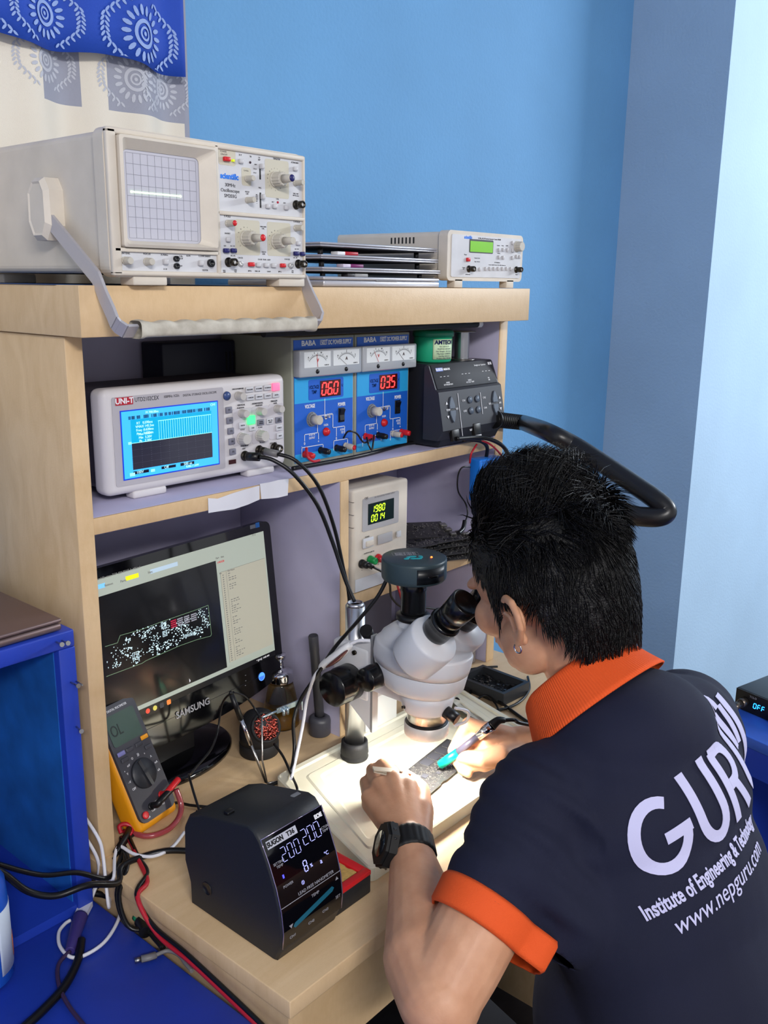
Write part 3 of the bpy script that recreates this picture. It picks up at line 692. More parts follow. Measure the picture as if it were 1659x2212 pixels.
# ===== two blue bench power supplies
def supply(loc, lab, val, vneedle, zshift, plugs):
    o = thing('power_supply', lab, 'power supply', loc, 0, 'blue bench power supplies on the shelf')
    w, h = .136, .194; g_ = mat('grey_green_case', (150,152,138), .5)
    MB().box((0,.0,0),(w,.16,h),.0015).build('case', g_, o)
    pb = mat('supply_blue', (22,92,196), .45); pc = mat('supply_cyan', (40,160,222), .45)
    p_ = MB().box((.004,-.0012,.006),(w-.004,0,h-.004)).build('front_panel', pb, o)
    y = -.0012
    st = MB(); st.box((.004,y-.0002,.006),(w-.004,y,.019)); st.box((.004,y-.0002,.096),(w-.004,y,.134)); st.build('cyan_band', pc, p_)['kind'] = 'stuff'
    fr = MB(); fr.prism(rrect(.033,.099,w-.026,.130,.003), y-.0005, y, 'y'); fr.build('display_frame', pb, p_)
    dp = MB().box((.058,y-.0012,.102),(w-.033,y-.0005,.127)).build('display', mat('display_dark_red', (58,4,6), .15, emit=.25), o)
    dg = MB()
    for i,ch in enumerate(val): digit(dg, ch, .0605+i*.0130, .1055, .018, .0085, .0022, y-.0013)
    dg.box((.0605+.0115*2-.001,y-.0017,.105),(.0605+.0115*2+.001,y-.0013,.107))
    dg.build('digits', mat('led_red', (255,50,50), .4, emit=3.2), dp)
    l_ = MB(); yt = y-.0003
    T = lambda s,x,z,hh,**k: ftext(l_, s, hh, x, z, yt, **k)
    T('BABA',.034,h-.0095,.0105,bold=.00035,wide=1.15); T('1502T',.066,h-.0095,.0105,wide=.62,bold=.0003); T('DC POWER SUPPLY',.102,h-.0098,.0095,wide=.62,bold=.0003)
    T('VOLTAGE\nTEMP',.045,.1145,.0075,wide=.62,bold=.0002); T('V',w-.029,.1165,.007); T('VOLTAGE',.036,.090,.0078,wide=.62,bold=.0002); T('POWER',.106,.087,.0078,wide=.62,bold=.0002)
    T('OUTPUT\nTEST',.056,.0705,.0042,wide=.7); T('OUTPUT\nmA',.079,.0715,.0042,wide=.7); T('1A/2A',.0705,.058,.005,wide=.8); T('0-15V 1A\nOUTPUT',.040,.0435,.0048,wide=.7); T('AC/DC\nTEST',.108,.0445,.0048,wide=.7)
    for s,x,z in (('0',.024,.034),('+',.054,.034),('0',.094,.034),('+',.113,.036)): T(s,x,z,.006)
    l_.build('lettering', inkw, p_)
    ln = MB(); lw = .0005
    def L(*pts):
        for (a,b),(c,d) in zip(pts,pts[1:]): ln.box((min(a,c)-lw,yt-.0002,min(b,d)-lw),(max(a,c)+lw,yt,max(b,d)+lw))
    L((.068,.099),(.068,.074),(.052,.074)); L((.068,.074),(.086,.074),(.086,.052),(.094,.052)); L((.024,.038),(.024,.048),(.054,.048),(.054,.038)); L((.094,.038),(.094,.052),(.113,.052),(.113,.040)); L((.052,.068),(.052,.048))
    L((.018,.014),(.018,.030)); L((.018,.0285),(.064,.0285),(.064,.018)); L((.088,.016),(.088,.031),(.120,.031),(.120,.018))
    ln.build('printed_lines', inkw, p_)['kind'] = 'stuff'
    # twin meters
    me = MB().box((.002,-.016,.136),(w+.001,.0,h-.018),.0025).build('meter_housing', mat('clear_grey_meter', (168,172,178), .2, coat=.4), o)
    for k,(xa,xb,un) in enumerate(((.010,.066,'V'),(.072,.130,'A'))):
        f_ = MB().box((xa,-.0166,.150),(xb,-.0158,h-.021)).build('meter_face', mat('meter_white', (222,226,228), .4), me)
        mk = MB(); xc = (xa+xb)/2; zc_ = .148
        for i in range(17):
            a = R_(140-100*i/16); r0,r1 = .0195, .0215+(.002 if i%4 == 0 else 0)
            p0 = (xc+r0*math.cos(a)*1.15, zc_+r0*math.sin(a)); p1 = (xc+r1*math.cos(a)*1.15, zc_+r1*math.sin(a)); d_ = .00025
            if p0[1] > .151: mk.prism([(p0[0]-d_,p0[1]),(p1[0]-d_,p1[1]),(p1[0]+d_,p1[1]),(p0[0]+d_,p0[1])], -.0169, -.0166, 'y')
        arc = [(xc+.0190*1.15*math.cos(R_(a)), zc_+.0190*math.sin(R_(a))) for a in range(35,146,5)]
        for (a,b),(c,d) in zip(arc,arc[1:]): mk.prism([(a,b),(c,d),(c,d+.0004),(a,b+.0004)], -.0169, -.0166, 'y')
        for i,s in enumerate(('0','5','10','15') if k == 0 else ('0','1','2')):
            a = R_(135-(90/(3 if k == 0 else 2))*i); ftext(mk, s, .0035, xc+.025*math.cos(a)*1.1, zc_+.024*math.sin(a), -.0169)
        ftext(mk, 'CLASS 2.5', .0022, xb-.009, .1525, -.0169)
        mk.build('scale', ink, f_)
        r_ = MB(); ftext(r_, un, .0065, xc, .160, -.0169, bold=.0002)
        a = R_(vneedle[k]); q_ = Vector((xc+.021*math.cos(a),0,zc_+.021*math.sin(a)))
        d_ = .0003; r_.prism([(xc-d_,.1505),(xc+d_,.1505),(q_.x+d_,q_.z),(q_.x-d_,q_.z)], -.0172, -.0169, 'y'); r_.build('needle', mat('needle_red' if k == 0 else 'needle_dark', (190,30,30) if k == 0 else (70,50,50), .5), f_)
        MB().lathe([(.0035,0),(.0030,.0012),(0,.0014)], (xc,-.016,.1435), (0,-1,0), 16).build('zero_screw', blk, me)
    knob(o, .040, .070, .0115, .004, mat('knob_skirt', (120,124,130), .4), y=y, name='voltage_knob', inner=(.0078,.014,knobg,None))
    ts = MB(); ts.cyl((.068,y,.0705),(.068,y-.003,.0705),.0035,seg=6,smooth=False); ts.cyl((.068,y-.003,.0705),(.0665,y-.012,.0735),.0011,.0016); ts.build('toggle_switch', chrome, o)
    rs = MB(); rs.box((.0985,y-.001,.059),(.1125,y,.082),.0005); r2 = rs.build('rocker_switch', blk, o)
    q_ = MB(); q_.prism([(y-.001,.061),(y-.003,.0625),(y-.0018,.0705),(y-.005,.0795),(y-.001,.0805)], .1005, .1105, 'x'); q_.build('rocker', blk, r2)
    MB().lathe([(.0068,0),(.0066,.002),(.005,.0025),(.005,.005),(0,.0055)], (.0705,y,.0475), (0,-1,0), 22).build('push_button', red_m, o)
    for x,z,c in plugs:
        m = {'r':red_m,'k':blk,'g':knobg}[c]
        q_ = MB(); q_.lathe([(.0055,0),(.0055,.002),(.0042,.003),(.0050,.005),(.0050,.013),(.0042,.015),(.0042,.018),(0,.018)], (x,y,z), (.12,-1,-.06), 18); bp_ = q_.build('binding_post', m, o)
        if c == 'g': MB().lathe([(.0042,0),(.004,.0015),(0,.002)], (x+.12*.018,y-.018,z-.06*.018), (.12,-1,-.06), 14).build('cap', red_m, bp_)
    return o
supply((.373,.055,1.197), 'left blue power supply with red digits reading 06.0 on the shelf', '060', (95,140), 0, [(.024,.018,'r'),(.058,.020,'k'),(.094,.019,'k'),(.114,.020,'g')])
supply((.511,.055,1.197), 'right blue power supply with red digits reading 03.5 on the shelf', '035', (118,132), 0, [(.024,.030,'r'),(.056,.028,'k'),(.094,.0265,'g'),(.116,.027,'r')])
# ===== hot-air rework station
ha = thing('hot_air_station', 'black hot-air rework station with sloped display and corrugated hose on the shelf', 'rework station', (.650,-.006,1.2), R_(0))
w, h, dpt = .185, .138, .19
prof = [(.006,.0),(.0,.012),(-.012,.030),(.0,.094),(.006,.098),(.022,h-.002),(.026,h),(dpt,h),(dpt,0)]
MB().prism(prof, .012, w-.0, 'x').build('case', mat('black_steel_case', (30,31,38), .45), ha)
mb = MB(); mb.prism([(a-.001,b) for a,b in prof[1:7]]+[(.03,h-.004),(.03,.012)], .0, w+.001, 'x'); mb.build('front_shell', mat('charcoal_plastic', (44,46,54), .45), ha)
def sl_frame(z_lo, y_lo, z_hi, y_hi):
    d = Vector((0,y_hi-y_lo,z_hi-z_lo)).normalized()        # up direction on the sloped face
    n = Vector((0,d.z,-d.y))                                  # into the face
    return Matrix(((1,0,0,0),(0,n.y,d.y,y_lo-.0012),(0,n.z,d.z,z_lo),(0,0,0,1)))
c5 = crop(860,680,640/1659)
T1 = sl_frame(.098,.006,h-.002,.022); T2 = sl_frame(.030,-.012,.094,.0)
m_ = MB(); m_.T = T1; m_.box((.004,-.0012,.0),(w-.003,0,.043),.0004); dsp = m_.build('display', mat('display_navy_gloss', (12,14,26), .6), ha)
l_ = MB(); l_.T = T1
b_ = MB(); b_.T = T1; b_.box((.014,-.0016,.0305),(.033,-.0012,.0365)); b_.build('maker_badge', mat('badge_blue', (30,90,200), .4), dsp)
ftext(l_, 'SUGON', .0056, .0235, .0335, -.0017, bold=.0002); ftext(l_, '8620-DX', .0046, .0445, .0332, -.0013, bold=.0002); ftext(l_, 'Straight air / Spiral air', .0040, .143, .035, -.0013); ftext(l_, 'EOE', .006, .174, .036, -.0013, bold=.0004)
for i in range(3):
    for j in range(3): l_.box((.020+.062*j+i*.010,-.0015,.0205+.001*j),(.0245+.062*j+i*.010,-.0012,.0212+.001*j))
for s,x in (('8.8.8.8\nSETTING/POINT',.037),('8.8.8.8\nACTUAL TEMP',.100),('8.8\nAIR',.158)): ftext(l_, s, .0036, x, .008, -.0013)
l_.T = T2
for s,x,z in (('TEMP',.020,.034),('CH1',.067,.046),('CH3',.067,.028),('CH2',.128,.046),('CH4',.128,.028),('AIR',.176,.033),('SET',.078,-.006),('8.8',.143,.034),('8.8',.045,.034)): ftext(l_, s, .0048, x, z, -.0006)
for x,z,s in ((.018,.046,1),(.018,.022,-1),(.176,.043,1),(.176,.022,-1)): l_.prism([(x-.003,z-.0025*s),(x+.003,z-.0025*s),(x,z+.0025*s)], -.0008,-.0004,'y')
for x in (.052,): l_.box((x-.0004,-.0008,-.02),(x+.0004,-.0002,.06))
for x in (.118,): l_.box((x-.0004,-.0008,.018),(x+.0004,-.0002,.056))
l_.box((.087,-.0008,-.0245),(.107,-.0004,-.0165)); l_.build('lettering', inkw, dsp)
bt = mat('station_button', (88,98,112), .35)
for x,z,s in ((.031,.046,1),(.031,.022,-1),(.160,.046,1),(.160,.022,-1)):
    q_ = MB(); q_.T = T2; q_.prism([(x-.007,z-.010*s),(x+.007,z-.010*s),(x+.007,z-.004*s),(x+.003,z+.006*s),(x,z+.010*s),(x-.003,z+.006*s),(x-.007,z-.004*s)], -.0025, 0, 'y'); q_.build('arrow_button', bt, ha)
for x in (.085,.107):
    for z in (.046,.027): q_ = MB(); q_.T = T2; q_.lathe([(.0062,0),(.0058,.002),(0,.0024)], (x,0,z), (0,-1,0), 18); q_.build('round_button', bt, ha)
for x,z,a in ((.033,-.010,.010),(.097,-.006,.010)):
    q_ = MB(); q_.T = T2; q_.box((x-a,-.0015,z-.010),(x+a,.006,z+.010),.001); q_.build('switch' if x < .05 else 'handle_socket', blk, ha)
for y_,z_ in ((.035,.125),(.035,.03),(.09,.03)): MB().lathe([(.0028,0),(.0022,.0012),(0,.0014)], (.012,y_,z_), (-1,0,0), 12).build('screw', chrome, ha)
# hose socket and hose
pts = [Y_(1068,906,-.014), Y_(1095,908,-.016), Y_(1130,913,-.018), Dp(1180,932,1.46), Dp(1240,962,1.43), Dp(1300,1000,1.40), Dp(1360,1040,1.37), Dp(1415,1078,1.34), Dp(1440,1103,1.33), Dp(1425,1116,1.33), Dp(1385,1116,1.34), Dp(1330,1108,1.36), Dp(1290,1130,1.40), Dp(1270,1200,1.42)]
def tor(pts): return pts
hs = MB(); hs.tube(pts[2:], .0145, 14, res=10)
hose = hs.build('hose', mat('black_rubber', (22,22,26), .35, bump=.1, bump_scale=90), ha)
hose.matrix_parent_inverse = (Matrix.Translation(ha.location) @ ha.rotation_euler.to_matrix().to_4x4()).inverted()
hs = MB(); hs.cyl(pts[0], pts[2]+(pts[2]-pts[0])*.1, .0115, seg=18)
d = (pts[2]-pts[0]); 
for i in range(15):
    c = pts[0]+d*((i+.5)/15); hs.lathe([(.0115,-.0012),(.0145,-.0006),(.0145,.0006),(.0115,.0012)], c, d.normalized(), 18)
hs.lathe([(.0165,-.004),(.0165,.0),(.012,.0)], pts[0]+d*.05, d.normalized(), 20)
co = hs.build('corrugated_sleeve', blk, ha); co.matrix_parent_inverse = hose.matrix_parent_inverse
# ===== green flux jar, solder spool, on the rework station
zt = 1.2+h+.0005
gj = thing('flux_jar', 'green translucent flux jar with printed label on top of the hot-air station', 'jar', (.712,.055,zt))
r = .0335
MB().lathe([(0,.002),(r*.90,.0),(r*.96,.003),(r,.036),(r*.99,.043)], seg=36).build('body', mat('green_plastic_body', (40,176,132), .3, sss=.1), gj)
MB().lathe([(r*1.03,.043),(r*1.07,.044),(r*1.07,.051),(r*1.0,.054),(0,.0545)], seg=36).build('lid', mat('dark_green_lid', (16,120,88), .35), gj)
lb = MB(); a0_, a1_ = -142, -70
lb.grid(lambda u,v: ((r+.0006)*math.cos(R_(a0_+(a1_-a0_)*u)), (r+.0006)*math.sin(R_(a0_+(a1_-a0_)*u)), .006+.034*v), 14, 3)
lab_ = lb.build('label', mat('pale_green_label', (206,232,190), .5), gj, solid=.0003)
l_ = MB()
def cyl_text(s, hh, ang, z, bold=0):
    t = MB(); ftext(t, s, hh, 0, 0, 0, bold=bold); 
    for q in t.b.verts:
        a = R_(ang)+q.co.x/(r+.0012); q.co = Vector(((r+.0012)*math.cos(a), (r+.0012)*math.sin(a), z+q.co.z))
    l_.merge(t.b)
cyl_text('AMTECH', .0095, -106, .0345, .0004)
for i,s in enumerate(('NC-559-V2-TF','PLNP-NC-559-ASM','Net Weight: 100 Grams','Mfg Date: 12/08/2019','Lot No: 1012-15','Product Ship: MT-500')): cyl_text(s, .0034, -106, .0275-.0040*i)
l_.build('label_lettering', mat('navy_print', (20,34,110), .5), lab_)
sp = thing('solder_spool', 'metal spool of solder wire standing on the hot-air station beside the green jar', 'spool', (.784,.045,zt))
MB().lathe([(.024,0),(.024,.0014),(.006,.0014)], seg=32).build('bottom_flange', steel, sp)
MB().lathe([(.006,.049),(.024,.049),(.024,.0504),(0,.0504)], seg=32).build('top_flange', steel, sp)
cw = MB(); cw.lathe([(.013+(.0006 if i%2 else 0),.0014+.0476*i/60) for i in range(61)], seg=32); cw.build('wire_coil', mat('solder_wire', (150,150,154), .25, .9), sp)
# power tube lamp under the top board
tl = thing('tube_lamp', 'black tube lamp fixture with white end cap fixed under the top board', 'lamp', (.26,.012,1.4025))
MB().cyl((.02,0,0),(.52,0,0),.006,seg=24).build('tube', blkm, tl)
MB().cyl((.52,0,0),(.532,0,0),.0062,seg=24).build('end_cap', white_m, tl)
MB().box((.05,-.006,.003),(.07,.006,.0064)).build('bracket', steel, tl); MB().box((.48,-.006,.003),(.50,.006,.0064)).build('bracket', steel, tl)
# ===== OJE lab supply
oj = thing('lab_supply', 'cream upright lab power supply with green digits on the lower right shelf', 'power supply', (.4455,-.004,.989))
P = loc_frame(oj); c6 = crop(700,980,400/1659)
w, h = .134, .170
MB().prism(rrect(.002,.001,w-.002,h-.001,.006), .010, .20, 'y').build('case', cream, oj)
MB().box((0,0,.001),(w,.018,h),.005,3).build('front_housing', cream, oj)
Y3 = -.0012
def fp(a,b): return P(*c6(a,b), Y3)
a = fp(345,705); b = fp(672,330)
MB().prism(rrect(a[0],min(a[1],b[1]),b[0],max(a[1],b[1]),.003), Y3, .001, 'y').build('display_frame', mat('display_frame_grey', (170,168,170), .45), oj)
a = fp(393,640); b = fp(625,395)
ds = MB().box((a[0],Y3-.0006,a[1]),(b[0],Y3,b[1])).build('display', mat('display_dark_green', (14,34,36), .12, coat=.3), oj)
dg = MB(); x0_ = a[0]+.008; dh = .0105; dw = .0052
for i,ch in enumerate('1980'): digit(dg, ch, x0_+i*.0085, a[1]+(b[1]-a[1])*.55, dh, dw, .0013, Y3-.0007)
for i,ch in enumerate('0014'): digit(dg, ch, x0_-.001+i*.0085, a[1]+(b[1]-a[1])*.12, dh, dw, .0013, Y3-.0007)
dg.build('digits', mat('led_green', (190,240,40), .4, emit=1.7), ds)
l_ = MB()
for s,a_,b_,hh in (('OJE',380,402,.0058),('DC REGULATED POWER SUPPLY',545,370,.0034),('POWER',388,745,.003),('+',485,992,.008),('-',340,1040,.008),('OUTPUT 0-30V 5A',405,885,.003)):
    x,z = fp(a_,b_); ftext(l_, s, hh, x, z, Y3)
l_.build('lettering', mat('faded_grey_ink', (110,106,104), .6), oj)
x,z = fp(388,795); button(oj, x, z, .024, .016, .003, cream2, 'rocker_frame', Y3); x,z = fp(395,800); button(oj, x, z, .018, .009, .005, cream, 'rocker', Y3)
x,z = fp(543,755); button(oj, x, z, .036, .016, .0015, mat('display_frame_grey'), 'name_plate', Y3); x,z = fp(662,718); button(oj, x, z, .010, .010, .003, cream2, y=Y3)
for a_,b_,c,nm in ((335,985,blk,'black'),(410,950,mat('green_plastic', (10,140,70), .35),'green'),(480,935,red_m,'red')):
    x,z = fp(a_,b_); q_ = MB(); q_.lathe([(.0072,0),(.0072,.003),(.0052,.004),(.0058,.006),(.0058,.013),(.003,.0135),(0,.012)], (x,Y3,z), (0,-1,0), 22); q_.build('binding_post', c, oj)['label'] = nm+' binding post'
gv = MB()
for a_,b_ in ((450,0),(565,0),(680,0)):
    z = fp(240,a_)[1]; gv.box((-.0004,.001,z-.0004),(.012,.017,z+.0004))
gv.build('side_groove', mat('groove_shadow', (120,112,104), .7), oj)['kind'] = 'stuff'
MB().box((.004,-.0006,.003),(w-.004,.0,.024)).build('lower_cover', cream2, oj)
MB().box((.03,.08,h-.0005),(.08,.14,h+.0006)).build('top_label', mat('dark_top_label', (70,58,50), .5), oj)
# stack of laptop circuit boards on the lower shelf
pcb_m = mat('pcb_black', (34,33,36), .35, noise_amt=.5, noise_scale=160, rgb2=(70,68,66)); chip = mat('chip_black', (20,20,22), .35); silv = mat('solder_silver', (176,172,166), .3, .8)
def board(loc, rz, w, h, lab, seed, name='circuit_board', group=None, m=pcb_m, ports=True, tilt=0):
    rnd = random.Random(seed)
    o = thing(name, lab, 'circuit board', loc, rz, group)
    if tilt: o.rotation_euler = (tilt[0], tilt[1], rz)
    MB().prism([(0,0),(w*.45,0),(w*.47,h*.06),(w,h*.06),(w,h),(w*.3,h),(w*.28,h*.93),(0,h*.93)], 0, .0014).build('board', m, o)
    a = MB(); b = MB()
    for i in range(130):
        x = rnd.uniform(.04,.94)*w; y = rnd.uniform(.12,.88)*h; s = rnd.uniform(.0008,.0022); t = s*rnd.uniform(.6,1.6)
        a.box((x,y,.0014),(x+s,y+t,.0014+rnd.uniform(.0005,.001)))
    for i in range(14):
        x = rnd.uniform(.05,.85)*w; y = rnd.uniform(.15,.72)*h; s = rnd.uniform(.004,.010)
        b.box((x,y,.0014),(x+s,y+s*.8,.0023))
    a.build('components', silv, o)['kind'] = 'stuff'; b.build('chips', chip, o)['kind'] = 'stuff'
    if ports:
        for i in range(3): MB().box((w-.012,h*(.1+.27*i),.0014),(w+.001,h*(.1+.27*i)+.011,.0058),.0008).build('port', silv, o)
    return o
for i in range(4):
    board((.628+.004*i,.030-.006*(i%2)+.010*i,.9895+.0066*i), R_(-28+4*i), .165, .058, ('lowest','second lowest','second from top','topmost')[i]+' laptop circuit board in the stack on the lower right shelf', 20+i, group='circuit boards stacked on the lower right shelf')
board((.60,.115,1.0205), R_(-22), .20, .07, 'tilted loose circuit board leaning behind the stack on the lower right shelf', 41, tilt=(R_(12),R_(4)))
tag(MB().box((.735,-.006,.952),(.757,.002,.9665)).build('connector', silv), 'small metal connector stuck under the lower right shelf edge', 'connector') if False else None
# ===== blue in-line power meter hanging under the shelf at right
bm = thing('usb_meter', 'bright blue plastic voltage meter hanging from cables by the right post', 'meter', (.748,-.017,1.092), R_(-14))
MB().box((0,-.014,0),(.060,.014,.078),.003,3).build('case', mat('bright_blue_plastic', (24,118,220), .38), bm)
dp = MB().box((.028,-.0148,.044),(.050,-.0138,.064)).build('display', mat('lcd_grey', (96,98,104), .3), bm)
dg = MB()
for i in range(3): digit(dg, '8', .0295+i*.0065, .0475, .012, .0042, .0014, -.0149)
dg.build('digits', blk, dp)
sv = MB()
for i in range(4): sv.box((.018,-.0143,.055+.005*i),(.0195,-.0139,.059+.005*i)); sv.box((.018,-.0143,.014+.006*i),(.0195,-.0139,.018+.006*i))
sv.build('slots', blk, bm)['kind'] = 'stuff'
MB().box((.016,-.006,-.016),(.034,.006,.0)).build('usb_plug', silv, bm)
# ===== monitor
MT = Matrix.Translation((0,0,.10)) @ Matrix.Rotation(R_(-6), 4, 'X')
mo = thing('monitor', 'glossy black widescreen monitor showing a circuit board layout in the left bay', 'monitor', (.180,.086,.7503), R_(4.5))
P = loc_frame(mo, MT)
def tm(): m = MB(); m.T = MT; return m
m = tm(); m.prism(rrect(-.187,-.006,.213,.250,.012,6), 0, .012, 'y'); bzl = m.build('bezel', blkg, mo)
m = tm(); m.prism([(-.187,.004)]+[(-.187+.4*i/20, -.030+.024*abs(i/10-1)**2.2) for i in range(21)]+[(.213,.004)], -.0006, .014, 'y', True); m.build('chin', blkg, bzl)
m = tm(); m.prism(rrect(-.170,.015,.197,.235,.02), .012, .035, 'y'); m.build('back_cover', blk, mo)
m = tm(); x0,x1,z0,z1 = -.172,.196,.0285,.2355
m.box((x0,-.0008,z0),(x1,.0,z1)); scn = m.build('screen', mat('screen_black', (12,12,14), .2, emit=.5, coat=.2), mo)
c7 = crop(200,1110,440/1650)
def mp(a,b): return P(*c7(a,b), -.0009)
def q_(mb, a, b, c, d, y=-.0010): mb.box((a,y,b),(c,y+.0002,d))
m = tm(); zt = mp(980,385)[1]; xr = (mp(990,400)[0]+mp(1100,1250)[0])/2; zbw = mp(1100,1250)[1]-.0015; zs = mp(1110,1280)[1]
q_(m, x0, zt, x1, z1); q_(m, xr, z0+.010, x1, zt); q_(m, x0, z0+.0085, x1, z0+.0145)
m.build('window_area', mat('window_white', (120,126,118), .4, emit=1.55), scn)
m = tm(); q_(m, x0, z0, x1, z0+.0085); m.build('taskbar', mat('taskbar_dark', (20,20,24), .3, emit=.2), scn)
m = tm(); lst0 = mp(1020,480); lst1 = mp(1375,360); lx0 = xr+.006; lx1 = x1-.003; lz1 = lst0[1]; lz0 = z0+.020
q_(m, lx0, lz0, lx1, lz1, -.0012); m.build('list_panel', mat('list_white', (126,124,112), .4, emit=1.5), scn)
m = tm(); tgray = mat('screen_grey_text', (120,120,116), .4, emit=.3)
for i in range(40):
    z = lz1-.006-(lz1-lz0-.008)*i/39; q_(m, lx0+.004, z, lx0+.0065, z+.0014, -.0014)
rnd = random.Random(4)
for i in range(40):
    z = lz1-.006-(lz1-lz0-.008)*i/39
    if rnd.random() < .75:
        k = rnd.choice((1,2,3,4)); xx = lx0+.016
        for j in range(k): w_ = rnd.uniform(.002,.005); q_(m, xx, z, xx+w_, z+.0012, -.0014); xx += w_+.002
q_(m, lx0, lz1, lx1, lz1+.0004, -.0014); q_(m, lx0, lz0, lx0+.0004, lz1, -.0014); q_(m, lx0+.012, lz0, lx0+.0123, lz1, -.0014)
T = lambda s,x,z,h,mm: glyphs(mm, s, h, Matrix.Translation((x,-.0013,z)) @ FACE)
for s,a,b,h in (('Part',1010,358,.004),('Net',1050,348,.004),('Parts:',250,542,.0048),('Net:',467,472,.0048),('Bottom',130,572,.0045),('- O x',1300,172,.0045),('Pin',1035,483,.0035),('Net Name',1120,455,.0035),('Name: board file view, TOP_820-00165-A_MB.brd',175,490,.0042)): x,z = mp(a,b); T(s,x,z,h,m)
m.build('window_text', tgray, scn)
m = tm(); x,z = mp(325,512); q_(m, x-.012, z-.0025, x+.010, z+.0035, -.0012); m.build('part_field', mat('field_yellow', (230,225,20), .4, emit=.6), scn)
m = tm(); x,z = mp(575,440); q_(m, x-.024, z-.0025, x+.026, z+.0035, -.0012); m.build('net_field', mat('field_blue', (170,190,205), .4, emit=.55), scn)
m = tm(); x,z = mp(80,582); q_(m, x-.007, z-.003, x+.004, z+.003, -.0012); m.build('tab', mat('tab_blue', (120,190,235), .4, emit=.6), scn)
m = tm(); x,z = mp(1038,388); T('LVDS20', x, z, .0042, m); m.build('red_text', mat('screen_red', (190,30,40), .4, emit=.5), scn)
# board layout drawing
bo = [mp(a,b) for a,b in ((100,1075),(200,1045),(222,985),(400,935),(540,880),(845,775),(935,740),(962,975),(955,990),(840,1020),(700,1070),(430,1190),(400,1210),(110,1318))]
m = tm()
for (a,b),(c,d) in zip(bo,bo[1:]):
    dx,dz = c-a,d-b; L = math.hypot(dx,dz); nx,nz = -dz/L*.0003,dx/L*.0003
    m.prism([(a-nx,b-nz),(c-nx,d-nz),(c+nx,d+nz),(a+nx,b+nz)], -.0013,-.0011,'y')
m.build('board_outline', mat('outline_green', (110,140,110), .4, emit=.5), scn)
m = tm(); rnd = random.Random(11)
def inside(x,z):
    n = len(bo); r = False
    for i in range(n):
        (a,b),(c,d) = bo[i], bo[(i+1)%n]
        if (b > z) != (d > z) and x < (c-a)*(z-b)/(d-b)+a: r = not r
    return r
cl = [(mp(a,b), s) for a,b,s in ((350,1150,.013),(180,1150,.014),(280,1120,.010),(430,950,.010),(350,960,.009),(575,900,.009),(480,1080,.010),(530,1080,.008),(600,1065,.009),(690,985,.012),(660,1050,.010),(500,1010,.010),(540,1130,.007),(420,1000,.008),(750,900,.008),(880,810,.010),(930,900,.007),(770,960,.008),(830,950,.009),(200,1230,.008),(360,1190,.009),(870,950,.007),(620,940,.008),(470,930,.008),(280,1030,.006),(700,930,.008),(905,850,.009))]
for (cx,cz),s in cl:
    for i in range(20):
        x = rnd.gauss(cx, s*.55); z = rnd.gauss(cz, s*.45)
        if not inside(x,z): continue
        w_ = rnd.uniform(.0006,.0022); h_ = rnd.uniform(.0005,.0018); q_(m, x, z, x+w_, z+h_, -.0012)
for a,b,s in ((350,1150,.0055),(575,905,.0042),(585,970,.0040)):
    x,z = mp(a,b)
    for r0 in (s, s*.55):
        for (p,q) in (((x-r0,z-r0),(x+r0,z-r0+.0006)),((x-r0,z+r0-.0006),(x+r0,z+r0)),((x-r0,z-r0),(x-r0+.0006,z+r0)),((x+r0-.0006,z-r0),(x+r0,z+r0))): q_(m,p[0],p[1],q[0],q[1],-.0012)
for i in range(14):
    x,z = mp(735+i*7.5, 1005-i*2); q_(m, x, z, x+.0005, z+.0045, -.0012)
m.build('board_drawing', mat('drawing_pale', (196,220,226), .4, emit=.75), scn)['kind'] = 'stuff'
m = tm(); m2 = tm()
for i,(a,b) in enumerate(((655,885),(708,868),(762,850),(818,832))):
    x,z = mp(a,b)
    for j in range(4): q_(m2 if i == 0 else m, x-.0052, z-.0062+.0030*j, x+.0052, z-.0044+.0030*j, -.0013)
m.build('memory_chips', mat('chip_grey', (140,140,150), .4, emit=.45), scn); m2.build('selected_chip', mat('chip_crimson', (170,30,60), .4, emit=.5), scn)
for i,(a,b,c,nm) in enumerate(((447,1597,(226,80,60),'red'),(505,1572,(200,190,90),'green'),(617,1524,(230,130,60),'orange'),(560,1550,(60,60,64),'dark'))):
    m = tm(); x,z = P(*c7(a,b), -.001); m.prism(rrect(x-.0036,z-.0036,x+.0036,z+.0036,.0015 if i > 1 else .0035), -.0014,-.0011,'y'); m.build('task_icon', mat('icon_%d'%i, c, .4, emit=.5), scn)
m = tm(); x,z = mp(1395,1180); T('^ [] # []  11:05 AM', x-.004, z0+.0042, .0038, m); x,z = mp(783,1350); m.prism([(x,z+.003),(x+.0022,z-.001),(x,z-.003)], -.0013,-.0011,'y'); m.build('clock_text', mat('screen_text_white', (220,220,224), .4, emit=.5), scn)
m = tm(); x,z = P(*c7(815,1575), -.0012); glyphs(m, 'SAMSUNG', .0145, Matrix.Translation((x,-.0014,z)) @ FACE, bold=.0002, wide=1.0); m.build('brand_lettering', mat('silver_print', (176,176,182), .35, .3), mo)
m = tm(); x,z = P(*c7(1372,1318), -.0012)
m.lathe([(.0068,0),(.0068,.0005),(.0060,.0005),(.0060,0)], (x,-.0006,z), (0,-1,0), 28); m.build('power_ring', mat('blue_ring_glow', (80,140,255), .4, emit=1.4), mo)
m = tm()
for a,b in ((1238,1308),(1240,1352),(1237,1390)): x,z = P(*c7(a,b), -.0006); m.box((x-.001,-.0012,z-.0003),(x+.001,-.0006,z+.0003))
m.build('button_marks', mat('silver_print', (176,176,182), .35, .3), mo)
m = tm(); a = P(*c7(1275,110),0); b = P(*c7(1355,95),0); m.box((a[0],-.0003,a[1]-.003),(a[0]+.012,0,a[1]+.003)); m.build('sticker', mat('grey_sticker', (96,100,110), .4), bzl)
